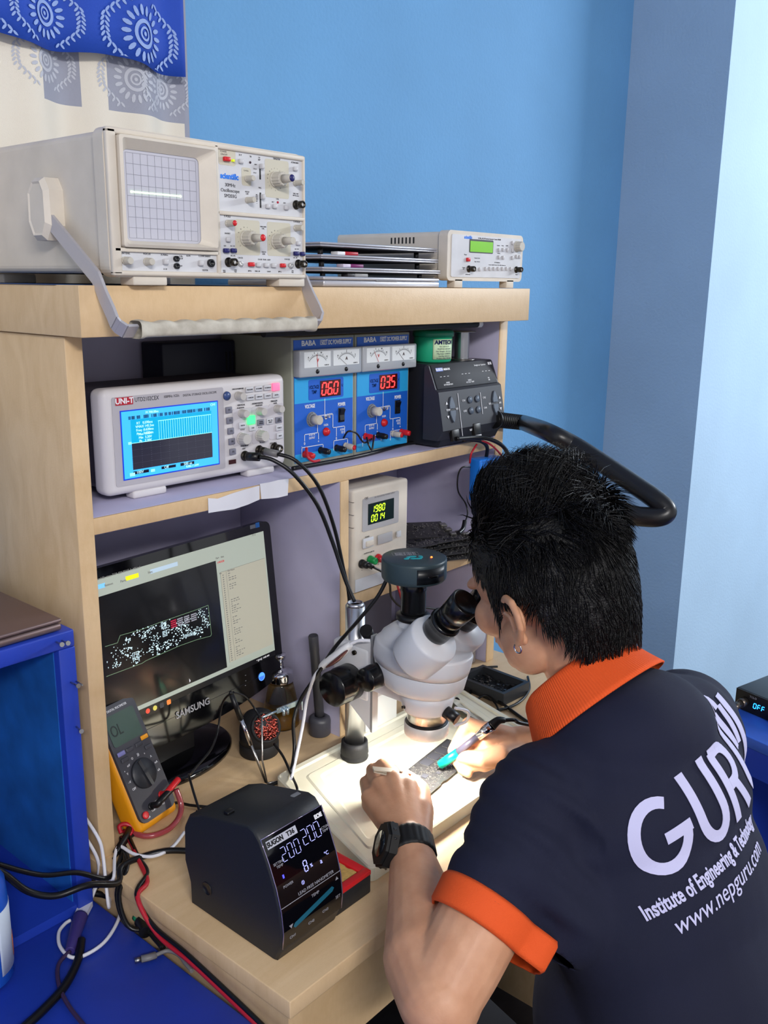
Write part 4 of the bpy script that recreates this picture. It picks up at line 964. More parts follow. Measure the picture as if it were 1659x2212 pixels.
m = tm(); m.box((a[0]+.0125,-.0003,a[1]-.0035),(a[0]+.021,0,a[1]+.0045)); m.build('sticker', mat('blue_sticker', (30,90,160), .4), bzl)
MB().lathe([(1,0),(1,.004),(.96,.009),(.6,.013),(.3,.016),(0,.017)], (0.012,.070,0), (0,0,1), 48, sx=.085, sy=.122).build('base', blkg, mo)
MB().prism([(.040,.012),(.105,.012),(.085,.15),(.045,.15)], -.03, .05, 'x').build('neck', blk, mo)
# ===== yellow multimeter leaning beside the post
BL = Vector((.038,-.001,.7575)); Rv = Vector((.983,.182,0)).normalized(); U = Vector((-.115,.44,.89)); U = (U-Rv*U.dot(Rv)).normalized(); Nv = Rv.cross(U)     # Nv points to the viewer side
mm = thing('multimeter', 'yellow and dark grey digital multimeter leaning beside the left post, dial to the front', 'multimeter', (0,0,0))
MM = Matrix(((Rv.x,-Nv.x,U.x,BL.x),(Rv.y,-Nv.y,U.y,BL.y),(Rv.z,-Nv.z,U.z,BL.z),(0,0,0,1)))   # local x right, y into, z up
MMi = MM.inverted()
def m6(): m = MB(); m.T = MM; return m
def M6(a,b):
    u,v = 220+a*200/1301, 1480+b*200/1301; o = MMi @ CAM; d = MMi.to_3x3() @ (CR @ Vector((u-CX, -(v-CY), -F_PX))); p = o+d*((0-o.y)/d.y); return p.x,p.z
yel = mat('meter_yellow', (226,150,14), .45); mgr = mat('meter_grey', (58,58,66), .5)
w_, h_ = .073, .178
m = m6(); m.box((0,.001,0),(w_,.038,h_),.008,4); m.build('holster', yel, mm)
m = m6(); m.prism(rrect(.004,.010,w_-.004,h_-.005,.010), -.0025, .004, 'y'); fc = m.build('face', mgr, mm)
m = m6(); m.prism(rrect(.009,.118,w_-.011,.160,.004), -.0032, -.0025, 'y'); m.build('display', mat('meter_lcd', (74,92,84), .12, coat=.4), mm)
m = m6(); glyphs(m, 'DIGITAL MULTIMETER', .0045, Matrix.Translation((w_/2,-.0028,.166)) @ FACE, wide=.8)
y = -.0027
def mt(s, x, z, h, mbx=None): glyphs(mbx or m, s, h, Matrix.Translation((x,y,z)) @ FACE, wide=.8)
cx_, cz_ = .037, .070
for i,s in enumerate(('OFF','~V','V','mV','O',')))','+','A','mA','uA')):
    a = R_(215-222*i/9-8); mt(s, cx_+.0262*math.cos(a), cz_+.0262*math.sin(a), .0046)
for s,x,z in (('RANGE',.031,.108),('REL',.047,.108),('Hz%',.060,.099),('MENU',.017,.099),('*',.010,.084),('COM',.030,.020),('10A',.018,.015),('VO',.048,.020)): mt(s,x,z,.0042)
m.build('lettering', inkw, fc)
m = m6(); glyphs(m, 'OL', .022, Matrix.Translation((.022,-.0034,.138)) @ FACE, wide=.7); m.build('display_reading', mat('lcd_ink', (26,36,34), .5), fc)
m = m6(); m.lathe([(.0205,0),(.0205,.002),(.0195,.0035),(0,.0035)], (cx_,-.0025,cz_), (0,-1,0), 40); dl = m.build('dial', mat('dial_dark', (40,42,48), .4), mm)
m = m6(); m.prism([(cx_-.006,cz_+.018),(cx_-.001,cz_+.019),(cx_+.006,cz_-.018),(cx_+.001,cz_-.019)], -.0085, -.006, 'y'); m.build('pointer', mat('dial_dark'), dl)
for x,z,ww,mt_ in ((.015,.108,.013,mat('lilac_button', (120,120,176), .4)),(.031,.1075,.011,mgr),(.047,.1078,.011,mgr),(.060,.113,.013,yel),(.017,.0985,.012,mgr),(.060,.0985,.011,mgr)):
    m = m6(); m.box((x-ww/2,-.0045,z-.003),(x+ww/2,-.0025,z+.003),.001); m.build('button', mt_, mm)
for x,z,mt_ in ((.014,.020,red_m),(.028,.026,blk),(.050,.032,red_m)):
    m = m6(); m.lathe([(.005,0),(.005,.002),(.0032,.002),(0,.001)], (x,-.0025,z), (0,-1,0), 16); m.build('input_jack', mt_, mm)
for z0_,x0_,mt_,nm in ((.032,.050,red_m,'red'),(.026,.030,blk,'black')):
    p0 = MM @ Vector((x0_,-.006,z0_)); 
    m = MB(); m.T = MM; m.tube([(x0_,-.004,z0_),(x0_,-.014,z0_),(x0_+.006,-.017,z0_+.003),(x0_+.026 if nm == 'red' else x0_+.030,-.016,z0_+.008)], .0045, 10); 
    tag(m.build('probe_plug', mt_), nm+' right-angled test lead plug pushed into the yellow multimeter', 'plug')
m = MB(); p0 = BL+Rv*.066+Nv*.014+U*.040
m.tube([MM @ Vector((.066,-.016,.030)), Z_(391,1738,.772), Z_(386,1766,.760), Z_(366,1790,.7545), Z_(338,1803,.7545), Z_(312,1806,.7545), Z_(290,1800,.7545)], .0040, 8)
tag(m.build('test_lead', mat('pink_clear_sleeve', (150,60,66), .12, coat=.6)), 'glossy pink-sleeved test lead curling round the bottom of the multimeter', 'cable')
# ===== soldering station T36
ts = thing('soldering_station', 'black soldering station with curved glossy display panel at the near left corner of the bench', 'soldering station', (0,-.300,.7505))
W36 = .095
pf = [(-.001,.0),(-.010,.020),(-.012,.040),(-.009,.065),(-.002,.090),(.010,.118),(.022,.139),(.031,.1475),(.040,.149),(.12,.129),(.145,.118),(.155,.100),(.157,.055),(.148,.028),(.147,.0)]
sat = mat('satin_black', (30,32,36), .48, bump=.1, bump_scale=700)
m = MB(); n = len(pf)
A = [m.v((0.003,a,b)) for a,b in pf]; B = [m.v((W36-.003,a,b)) for a,b in pf]
cen = (.07,.06)
def inset(p, k=.003): d = Vector((p[0]-cen[0],p[1]-cen[1])); d *= 1-k/d.length; return cen[0]+d.x, cen[1]+d.y
A2 = [m.v((0,*inset(p))) for p in pf]; B2 = [m.v((W36,*inset(p))) for p in pf]
for i in range(n):
    j = (i+1)%n; m._f([A[i],A[j],B[j],B[i]], i not in (n-1,)); m._f([A2[i],A2[j],A[j],A[i]], True); m._f([B[i],B[j],B2[j],B2[i]], True)
m._f(A2[::-1]); m._f(B2); m.build('case', sat, ts)
fp_ = pf[1:7]                                  # the curved front
def front_pt(t):                                # arclength 0..1 along the curved front
    L = [0]
    for a,b in zip(fp_,fp_[1:]): L.append(L[-1]+math.dist(a,b))
    s = t*L[-1]
    for i in range(len(L)-1):
        if s <= L[i+1] or i == len(L)-2:
            k = (s-L[i])/(L[i+1]-L[i]); a,b = fp_[i],fp_[i+1]
            d = Vector((b[0]-a[0], b[1]-a[1])).normalized(); return a[0]+(b[0]-a[0])*k, a[1]+(b[1]-a[1])*k, d
FL = sum(math.dist(a,b) for a,b in zip(fp_,fp_[1:]))
def curve_panel(x0,x1,t0,t1,off,nu=2,nv=28):
    def f(u,v):
        y,z,d = front_pt(t0+(t1-t0)*v); return (x0+(x1-x0)*u, y-d.y*off, z+d.x*off)
    g = MB(); g.grid(f, nu, nv, smooth=True); return g
curve_panel(.002,W36-.002,.0,1,.0007).build('front_panel', mat('piano_black', (7,7,12), .05, coat=.3), ts)
tr_ = MB(); 
for x in (.0015,W36-.0015): tr_.tube([(x, front_pt(t/14)[0]-front_pt(t/14)[2].y*.0008, front_pt(t/14)[1]+front_pt(t/14)[2].x*.0008) for t in range(15)], .0007, 6, spline=False)
y,z,d = front_pt(1); tr_.tube([(.0015,y-d.y*.0008,z),(W36-.0015,y-d.y*.0008,z)], .0007, 6, spline=False)
tr_.build('chrome_rim', mat('lavender_chrome', (170,160,186), .15, .9), ts)
def on_front(mb, off=.0009):
    for q in mb.b.verts:
        x, t, e = q.co.x, q.co.z/FL, q.co.y; y,z,d = front_pt(min(max(t,0),1)); q.co = Vector((x, y-d.y*(off-e), z+d.x*(off-e)))
    return mb
g = MB(); F = lambda s,x,t,h,**k: ftext(g, s, h, x, t*FL, 0, **k)
F('LEAD FREE NANOMETER',.056,.415,.0050); F('TEMP',.052,.325,.0050); F('CH1',.016,.070,.0050); F('CH2',.044,.085,.0050); F('CH3',.066,.105,.0050); F('SET',.086,.160,.0050); F('POWER',.018,.545,.0042); F('SETTING\nTEMP',.014,.74,.0040); F('ACTUAL\nTEMP',.087,.80,.0038)
g.prism([(.010,.200*FL),(.016,.200*FL),(.013,.165*FL)], -.0002,0,'y'); g.prism([(.084,.325*FL),(.089,.325*FL),(.0865,.355*FL)], -.0002,0,'y')
on_front(g).build('lettering', mat('grey_print', (150,150,158), .4), ts)
g = MB(); g.box((.001,-.0001,.385*FL-.0004),(W36-.001,0,.385*FL+.0004)); g2 = MB(); n_ = 12
on_front(g).build('divider_line', mat('grey_print'), ts)
g = MB(); g.box((.006,-.0002,.893*FL),(.050,0,.962*FL)) ; on_front(g).build('maker_badge', mat('badge_grey', (176,178,190), .3, emit=.15), ts)
g = MB(); ftext(g, 'SUGON', .0074, .0180, .927*FL, -.0004, bold=.0003, wide=.9); ftext(g, 'T36', .0072, .0405, .927*FL, -.0004, bold=.0002); on_front(g).build('badge_lettering', blk, ts)
g = MB(); ftext(g, 'EOE', .0062, .084, .93*FL, 0, bold=.0004); on_front(g).build('corner_mark', inkw, ts)
dgm = mat('display_blue_white', (170,174,240), .4, emit=.75)
g = MB()
for i,ch in enumerate('200'): digit(g, ch, .020+.0100*i, .735*FL, .0150, .0066, .00055, 0, .0)
for i,ch in enumerate('200'): digit(g, ch, .053+.0100*i, .765*FL, .0165, .0072, .0006, 0, .0)
digit(g, '8', .044, .560*FL, .0115, .0050, .0010, 0, 0); ftext(g, '%', .0055, .0545, .58*FL, 0); ftext(g, 'a', .008, .069, .565*FL, 0); ftext(g, '°C', .006, .079, .60*FL, 0); ftext(g, '(|)', .005, .038, .49*FL, 0)
on_front(g).build('display_digits', dgm, ts)
g = MB(); g.box((.0135,-.0002,.615*FL),(.0155,0,.645*FL)); on_front(g).build('power_bar', mat('deep_blue_glow', (60,60,255), .4, emit=3), ts)
g = MB(); a,b = (.020,.190*FL),(.094,.325*FL); d = Vector((b[0]-a[0],b[1]-a[1])).normalized(); nx = Vector((-d.y,d.x))*.0030
g.prism([(.019,.17*FL-.003),(.078,.27*FL-.003),(.081,.27*FL),(.078,.27*FL+.003),(.019,.17*FL+.003),(.016,.17*FL)], -.0002, 0, 'y'); on_front(g).build('touch_slider', mat('slider_teal', (24,96,120), .35), ts)
MB().lathe([(.0085,0),(.0085,.0006),(.0075,.0006),(.0075,.0002),(0,.0002)], (0,.115,.035), (-1,0,0), 24).build('side_socket', blk, ts)
MB().box((W36-.020,.045,.142),(W36-.008,.053,.1475),.001).build('top_button', mat('grey_top_button', (120,122,126), .4), ts)
MB().box((.010,.085,.136),(.020,.093,.141),.001).build('iron_clip', blk, ts)
# sponge holder joined to the right of the station
sh = thing('sponge_holder', 'black sponge box with red rim and yellow sponge at the right of the soldering station', 'sponge holder', (W36+.0015,-.300,.7505))
ww, dd, hh = .061, .105, .031
m = MB(); m.box((0,0,0),(ww,dd,hh-.006),.002); m.build('box', sat, sh)
m = MB()
for lo,hi in (((0,0,hh-.006),(ww,.010,hh)),((0,dd-.010,hh-.006),(ww,dd,hh)),((0,.010,hh-.006),(.008,dd-.010,hh)),((ww-.012,.010,hh-.006),(ww,dd-.010,hh))): m.box(lo,hi,.0008)
m.build('rim', red_m, sh)
m = MB(); rnd = random.Random(2); P_ = [(.009,.012),(.020,.0115),(.048,.012)]+[(.047+rnd.uniform(-.0008,.0012),.012+i*.004) for i in range(1,19)]+[(.009,.088)]
m.prism(P_, hh-.008, hh-.0015); m.build('sponge', mat('sponge_yellow', (226,186,108), .9, bump=.6, bump_scale=900, noise_amt=.15, noise_scale=200), sh)
# ===== microscope base tray
ty = thing('work_tray', 'off-white plastic base tray under the microscope, brightly lit', 'tray', (0,0,.7505))
Z0 = 0; ol = [(.170,-.289),(.605,-.289),(.676,-.040),(.244,-.036)]
def shrink(poly, k):
    cx = sum(p[0] for p in poly)/4; cy = sum(p[1] for p in poly)/4; out = []
    for x,y in poly: out.append((x-(k if x > cx else -k), y-(k if y > cy else -k)))
    return out
def roundp(poly, r, n=5):
    out = []; N = len(poly)
    for i in range(N):
        p = Vector(poly[i]); a = (Vector(poly[i-1])-p).normalized()*r; b = (Vector(poly[(i+1)%N])-p).normalized()*r
        for k in range(n+1): t = k/n; out.append(tuple((p+a)*(1-t)**2+p*2*t*(1-t)+(p+b)*t*t))
    return out
tm_ = mat('tray_off_white', (226,222,204), .32, noise_amt=.05, noise_scale=14, rgb2=(214,206,180))
m = MB(); loops = [(roundp(ol,.012),0),(roundp(ol,.012),.018),(roundp(shrink(ol,.002),.012),.020),(roundp(shrink(ol,.010),.011),.020),(roundp(shrink(ol,.013),.010),.0175),(roundp(shrink(ol,.030),.010),.0172),(roundp(shrink(ol,.033),.009),.0185),(roundp(shrink(ol,.045),.009),.0185),(roundp(shrink(ol,.050),.008),.0165)]
V = [[m.v((x,y,z)) for x,y in l] for l,z in loops]; n = len(V[0])
for a,b in zip(V,V[1:]):
    for i in range(n): m._f([a[i],a[(i+1)%n],b[(i+1)%n],b[i]])
m._f(V[-1]); m._f(V[0][::-1]); m.build('tray_body', tm_, ty)
# ===== circuit board under repair
pb_ = thing('logic_board', 'long black logic board with silver parts being repaired on the lit tray', 'circuit board', (0,0,.7715))
a = Z_(1010,1598,.772); b = Z_(880,1668,.772); c = Z_(925,1728,.772); d_ = Z_(1075,1640,.772)
V0 = Z_(905,1655,.772); ax = Vector((.40-.268,0,0))
p00 = Z_(918,1724,.772).to_2d(); p10 = Z_(997,1657,.772).to_2d(); p01 = Z_(883,1661,.772).to_2d()
e1 = (p10-p00); L1 = .175; p00 = p00-e1.normalized()*.008;  e1.normalize(); e2 = Vector((-e1.y,e1.x)); L2 = (p01-p00).dot(e2)
TB = Matrix(((e1.x,e2.x,0,p00.x),(e1.y,e2.y,0,p00.y),(0,0,1,0),(0,0,0,1)))
m = MB(); m.T = TB; m.prism([(0,0),(L1*.3,0),(L1*.32,.002),(L1*.36,.002),(L1*.38,0),(L1,0),(L1,L2),(L1*.35,L2),(L1*.33,L2*.96),(0,L2*.96)], 0, .0012); m.build('board', mat('pcb_grey', (70,68,68), .35, noise_amt=.3, noise_scale=200), pb_)
rnd = random.Random(5); A_ = MB(); B_ = MB(); A_.T = TB; B_.T = TB
for i in range(950):
    x = rnd.uniform(.03,.97)*L1; y = rnd.uniform(.05,.95)*L2
    if x > L1*.42 and y > L2*.62: continue
    s = rnd.uniform(.0006,.0016); A_.box((x,y,.0012),(x+s,y+s*rnd.uniform(.5,1.6),.0012+rnd.uniform(.0004,.0009)))
for i in range(4):
    x = L1*(.48+.125*i); B_.box((x,L2*.66,.0012),(x+L1*.105,L2*.93,.0022))
for x,y,s in ((.12,.5,.010),(.30,.42,.009),(.42,.25,.006),(.22,.75,.006),(.62,.30,.009),(.80,.35,.007)): B_.box((x*L1,y*L2,.0012),(x*L1+s,y*L2+s,.0021))
for i in range(5):
    x = L1*(.475+.125*i)
    for j in range(7): A_.box((x,L2*(.64+.04*j),.0012),(x+.0012,L2*(.66+.04*j),.0018))
A_.build('components', silv, pb_)['kind'] = 'stuff'; B_.build('chips', mat('chip_grey_top', (66,66,72), .3), pb_)['kind'] = 'stuff'
# ===== trinocular microscope on its post
ms = thing('microscope', 'white trinocular zoom microscope on a chrome post with black eyepieces and focus knobs', 'microscope', (.365,-.082,.767))
O = Vector(ms.location)
def mk(): m = MB(); m.T = Matrix.Translation(-O); return m
mw = mat('microscope_white', (208,209,214), .38, bump=.04, bump_scale=600)
PX, PY = .365, -.082
m = mk(); m.cyl((PX,PY,.77),(PX,PY,1.012),.0145,seg=32); m.lathe([(.0145,0),(.0115,.005),(.0105,.005),(.0105,-.03),(0,-.03)], (PX,PY,1.012)); m.build('post', mat('post_chrome', (214,214,218), .28, 1), ms)
m = mk(); m.lathe([(.0205,0),(.0215,.003),(.0195,.006),(.0215,.010),(.0205,.020),(.0200,.028),(.0160,.028),(.0155,.024)], (PX,PY,.7675), seg=36); m.build('post_collar', blkm, ms)
m = mk(); m.box((PX-.024,PY-.048,.880),(PX+.024,PY+.024,.962),.006,3); m.build('focus_carriage', mw, ms)
m = mk(); m.prism([(PY-.050,.838),(PY-.020,.860),(PY+.015,.885),(PY-.01,.962),(PY-.050,.975)], PX-.022, PX-.010, 'x'); m.build('carriage_plate', mw, ms)
m = mk(); m.box((PX-.022,PY-.0545,.835),(PX-.010,PY-.0505,.985)); m.build('rack_blade', mat('blade_grey', (150,152,156), .35, .4), ms)
tag(MB().box((.432,-.046,.7690),(.508,-.041,.872),.001).build('white_plate', mat('plate_white', (224,224,222), .4)), 'white plate standing on the rear edge of the tray behind the microscope', 'plate')
def xknob(x0, x1, y, z, r, nm, rib=0):
    m = mk(); m.lathe([(r*.92,0),(r,.002),(r,abs(x1-x0)*.55),(r*.97,abs(x1-x0)*.57),(r*.97,abs(x1-x0)*.94),(r*.90,abs(x1-x0)),(0,abs(x1-x0))], (x0,y,z), (-1 if x1 < x0 else 1,0,0), 40); return m.build(nm, mat('knob_black', (14,14,16), .22), ms)
xknob(.343,.300,-.096,.905,.0270,'focus_knob'); xknob(.387,.430,-.096,.905,.0270,'focus_knob')
m = mk(); m.cyl((.372,-.150,.930),(.345,-.150,.930),.016,seg=24); m.build('knob_boss', mw, ms)
xknob(.331,.298,-.162,.940,.0175,'zoom_knob'); xknob(.399,.430,-.162,.940,.0175,'zoom_knob')
m = mk(); m.cyl((PX-.022,PY+.012,.872),(PX-.027,PY+.012,.872),.0035,seg=14); m.build('set_screw', darkmetal, ms)
m = mk(); m.cyl((PX-.024,PY-.022,.952),(PX-.027,PY-.022,.952),.0035,seg=14); m.build('set_screw', darkmetal, ms)
m = mk(); m.cyl((.368,-.108,.968),(.354,-.113,.985),.0085,.0095,seg=18); m.build('tension_knob', blk, ms)
# arm and ring holder
OX, OY = .357, -.225
m = mk(); m.prism([(PY-.045,.905),(PY-.045,.935),(OY+.03,.930),(OY+.03,.905)], OX-.020, OX+.020, 'x'); m.build('arm', mw, ms)
m = mk(); m.lathe([(.0325,0),(.0345,.004),(.0375,.018),(.039,.030),(.030,.030)], (OX,OY,.898), seg=48); m.build('ring_holder', mw, ms)
m = mk(); m.cyl((OX-.034,OY+.012,.908),(OX-.0375,OY+.014,.908),.0022,seg=12); m.build('set_screw', darkmetal, ms)
m = mk(); m.cyl((OX-.002,OY-.034,.905),(OX+.0,OY-.052,.898),.0085,seg=20); m.build('clamp_knob', blk, ms)
# zoom body: boat-shaped, lofted from below
def body_ring(z, yb, yf, hw, n=48):
    out = []; yf = yf+.020
    for i in range(n):
        a = 2*PI*i/n; c, s = math.cos(a), math.sin(a); yc = (yb+yf)/2; hl = (yb-yf)/2
        k = 1-.25*max(0, s)                     # narrower towards the arm
        out.append((OX+hw*k*math.copysign(abs(c)**.85, c), yc+hl*math.copysign(abs(s)**.9, s), z))
    return out
def loft(m, rings, cap=True, smooth=True):
    V = [[m.v(p) for p in r] for r in rings]
    for a,b in zip(V,V[1:]):
        n = len(a)
        for i in range(n): m._f([a[i],a[(i+1)%n],b[(i+1)%n],b[i]], smooth)
    if cap: m._f(V[0][::-1]); m._f(V[-1])
m = mk(); loft(m, [body_ring(.924,-.175,-.268,.036), body_ring(.928,-.150,-.288,.043), body_ring(.935,-.142,-.297,.046), body_ring(.957,-.136,-.303,.048), body_ring(.958,-.136,-.303,.0472)]); m.build('zoom_housing', mw, ms)
m = mk(); loft(m, [body_ring(.9592,-.135,-.304,.0485), body_ring(.968,-.134,-.307,.0485), body_ring(.985,-.136,-.311,.0470), body_ring(.989,-.140,-.309,.0455), body_ring(.9885,-.142,-.306,.0440), body_ring(1.000,-.150,-.262,.036), body_ring(1.012,-.166,-.250,.030), body_ring(1.014,-.172,-.244,.026)]); m.build('upper_housing', mw, ms)
ed = Vector((0,-.67,.742)).normalized()
m = mk(); m.cyl(Vector((OX,-.218,.985)), Vector((OX,-.218,.985))+ed*.035, .038, .032, seg=40); m.build('prism_block', mw, ms)
for s in (-1,1):
    c0 = Vector((OX+s*.034,-.232,.989))+ed*.006
    m = mk(); m.lathe([(.0335,-.012),(.0350,-.008),(.0350,.034),(.0330,.0385),(.0,.0385)], c0, ed, 44); dr = m.build('eyepiece_drum', mw, ms)
    e0 = c0+ed*.038+Vector((-s*.004,.004,.005))
    m = mk(); m.lathe([(.0170,0),(.0190,.002),(.0195,.008),(.0195,.022),(.0215,.023),(.0218,.027),(.0200,.029)], e0, ed, 36); m.build('diopter_ring', mat('knob_black'), dr)
    m = mk(); m.lathe([(.0180,0),(.0185,.016),(.0170,.018),(.0192,.020),(.0205,.046),(.0180,.048),(.0150,.038),(0,.038)], e0+ed*.026, ed, 36); m.build('eyepiece', mat('knob_black'), dr)
m = mk(); m.lathe([(.0215,0),(.0205,.010),(.0205,.030)], (OX,-.197,.992)); m.build('photo_port', mw, ms)
m = mk(); m.lathe([(.0205,0),(.0235,.002),(.0235,.008),(.0180,.010)], (OX,-.197,1.022)); m.build('port_flange', blk, ms)
m = mk(); m.lathe([(.0160,0),(.0175,.004),(.0175,.034),(.0183,.036),(.0183,.052)], (OX,-.197,1.030)); m.build('camera_tube', mat('knob_black'), ms)
cd = mat('camera_slate', (50,66,72), .4, .15)
CZ = 1.082
m = mk(); m.lathe([(.0425,0),(.0440,.002),(.0445,.006),(.0445,.026),(.0438,.029),(.0420,.030),(0,.030)], (OX,-.197,CZ), seg=64); cm = m.build('camera_housing', cd, ms)
def cp_arc(a0, a1, z0, z1, r): 
    g = mk(); g.grid(lambda u,v: (OX+r*math.cos(R_(a0+(a1-a0)*u)), -.197+r*math.sin(R_(a0+(a1-a0)*u)), CZ+z0+(z1-z0)*v), 24, 2); return g
va = -140                                       # direction towards the room
cp_arc(va+4, va+64, .0035, .0245, .0449).build('slot_window', mat('window_dark', (12,16,22), .35), cm, solid=.0002)
cp_arc(va+24, va+44, .012, .0145, .0452).build('card_slot', blkg, cm, solid=.0002)
g = mk(); g.T = g.T @ Matrix.Translation((OX,-.197,CZ+.0302)) @ Matrix.Rotation(R_(-40), 4, 'Z')
for r in ((-.026,.004,.000,.0045),(-.026,.0045,.0005,.0045)): pass
for a,b,c,d in ((-.028,.006,.008,.0064),(-.028,.020,.008,.0204),(-.028,.006,-.0276,.0204),(.0076,.006,.008,.0204)): g.box((a,b,0),(c,d,.0001))
for i in range(3): glyphs(g, 'CAMERA  AE  LIGHT OFF', .0026, Matrix.Translation((-.010,.009+.004*i,.0)))
g.build('top_lettering', mat('grey_print'), cm)
tq = mat('turquoise_key', (20,150,160), .35)
for dx,dy,rx,ry in ((-.013,-.010,.0040,.0028),(-.003,-.001,.0060,.0030),(-.0035,-.0105,.0045,.0030),(.008,-.003,.0032,.0060),(.003,-.0115,.0055,.0028),(-.0095,-.004,.0030,.0035)):
    g = mk(); g.T = g.T @ Matrix.Translation((OX,-.197,CZ+.030)) @ Matrix.Rotation(R_(-38), 4, 'Z'); g.lathe([(1,0),(.92,.0008),(0,.0012)], (dx,dy,0), (0,0,1), 18, sx=ry, sy=rx); g.build('key', tq, cm)
g = mk(); g.T = g.T @ Matrix.Translation((OX,-.197,CZ+.030)) @ Matrix.Rotation(R_(-38), 4, 'Z'); g.sph((.022,-.008,.0), .0016, 10); g.build('indicator_lamp', mat('orange_glow', (255,90,30), .4, emit=8), cm)
# objective and ring light
m = mk(); m.lathe([(.0265,0),(.0275,.004),(.0280,.018),(.0300,.019)], (OX,OY,.880), seg=48); m.build('objective', steel, ms)
rg = thing('ring_light', 'silver and black LED ring light glowing beneath the microscope objective', 'ring light', (OX,OY,.862))
m = MB(); m.lathe([(.0290,.0005),(.0305,.0),(.0312,.002),(.0312,.016),(.0300,.0172)], seg=56, cap=False); m.build('rim', mat('satin_silver', (214,211,206), .4, .15), rg)
m = MB(); m.lathe([(.0300,.0172),(.0280,.0180),(.0272,.0195),(.0262,.0190),(.0262,.003)], seg=56, cap=False); m.build('inner_ring', blk, rg)
m = MB(); m.lathe([(.0262,.003),(.0290,.002)], seg=56, cap=False); e_ = m.build('led_ring', mat('led_white', (255,255,240), .5, emit=8, ecol=(255,250,230)), rg)
ld = bpy.data.lights.new('ring_lamp', 'AREA'); ld.shape = 'DISK'; ld.size = .05; ld.energy = 1.35; ld.color = (1.0,.975,.90)
lo_ = bpy.data.objects.new('ring_lamp', ld); COL.objects.link(lo_); lo_.parent = rg; lo_.location = (0,0,.0008)
# ===== tip cleaner with copper wool
tc_ = thing('tip_cleaner', 'black round tip cleaner filled with copper wool beside the monitor base', 'tip cleaner', (.300,.062,.7505))
m = MB(); m.lathe([(.0300,0),(.0310,.002),(.0310,.018),(.0300,.0195)], seg=40); m.build('base', blkm, tc_)
ax = Vector((-.25,-.80,.50)).normalized()
m = MB(); m.lathe([(.0303,0),(.0305,.010),(.0300,.024),(.027,.036),(.021,.045),(.012,.050),(0,.051)], (0,0,.0198), seg=40); m.lathe([(.0205,-.006),(.0240,.004),(.0240,.009),(.0205,.0095),(.0198,.005)], Vector((0,-.004,.040))+ax*.017, ax, 36); m.build('hood', blkm, tc_)
m = MB(); rnd = random.Random(9); cc = Vector((0,-.004,.040))+ax*.0262; ex,ey,_,_ = M_basis(cc, cc+ax)
for i in range(230):
    a = rnd.uniform(0,2*PI); r = .0188*math.sqrt(rnd.random()); c = cc+ex*r*math.cos(a)+ey*r*math.sin(a)+ax*rnd.uniform(-.003,.0015); b = rnd.uniform(0,2*PI); L = .0032
    d1 = ex*math.cos(b)+ey*math.sin(b); d2 = ax
    m.tube([c-d1*L, c+d2*.0012, c+d1*L], .00045, 4, res=2, flat=2.4)
m.build('copper_wool', mat('copper', (214,110,96), .18, .95), tc_)['kind'] = 'stuff'
MB().lathe([(.0198,0),(0,.0)], cc-ax*.003, ax, 24).build('wool_backing', mat('dark_copper', (70,24,20), .6), tc_)
# ===== glass bottle with pump cap and amber liquid
jr = thing('dispenser_bottle', 'clear glass pump bottle with chrome cap and amber liquid behind the copper wool', 'bottle', (.388,.105,.7505))
gl = mat('clear_glass', (236,240,238), .02, trans=1, ior=1.3)
prof = [(0,.0),(.028,.0),(.0305,.003),(.0300,.006),(.0306,.009),(.0298,.012),(.0305,.016),(.0295,.030),(.0240,.058),(.0205,.074),(.0185,.080)]
m = MB(); m.lathe(prof, seg=40); m.lathe([(r-.0016,max(z,.0016)) for r,z in prof[1:]][::-1]+[(0,.0016)], seg=40); m.build('glass_body', gl, jr)
m = MB(); m.lathe([(0,.002),(.0265,.002),(.0280,.006),(.0280,.016),(.0274,.028),(0,.028)], seg=40); m.build('liquid', mat('amber_liquid', (200,140,50), .1, alpha=.85), jr)
m = MB(); m.lathe([(.0200,.078),(.0212,.080),(.0205,.083),(.0212,.086),(.0205,.089),(.0210,.092),(.0195,.096),(.0120,.099),(.004,.100),(.0030,.112),(.0080,.118),(.0100,.123),(.0090,.126),(0,.1262)], seg=36); m.build('pump_cap', chrome, jr)
# ===== small upright tool with weighted base
st = thing('desk_torch', 'slim dark grey stick standing in a round weighted base against the divider', 'stand', (.407,.034,.7505))
m = MB(); m.lathe([(.0165,0),(.0180,.002),(.0182,.024),(.0165,.030),(.0090,.033),(.0080,.031),(0,.031)], seg=36); m.build('base', mat('slate_plastic', (66,66,74), .42), st)
m = MB(); m.lathe([(.0075,0),(.0078,.020),(.0075,.115),(.0078,.116),(.0080,.142),(.0070,.144),(.0060,.141),(0,.141)], (0,0,.031), (-.075,.02,1), 24); m.build('stick', mat('dark_slate', (60,60,66), .4), st)
# ===== parts box
pbx = thing('parts_box', 'shallow black plastic box full of small loose chips and screws on the bench at right', 'box', (.738,-.082,.7505), R_(-4))
m = MB(); w2,d2 = .038,.054
for lo,hi in (((-w2,-d2,0),(w2,d2,.003)),((-w2,-d2,.003),(w2,-d2+.007,.022)),((-w2,d2-.007,.003),(w2,d2,.022)),((-w2,-d2+.007,.003),(-w2+.007,d2-.007,.022)),((w2-.007,-d2+.007,.003),(w2,d2-.007,.022))): m.box(lo,hi)
m.build('tray', mat('dark_grey_box', (40,42,46), .45), pbx)
m = MB(); rnd = random.Random(6)
for i in range(110):
    x = rnd.uniform(-w2+.010,w2-.012); y = rnd.uniform(-d2+.009,d2-.012); z = rnd.uniform(.003,.012); s = rnd.uniform(.0015,.005)
    m.box((x,y,z),(x+s,y+s*rnd.uniform(.4,1.4),z+rnd.uniform(.0008,.002)))
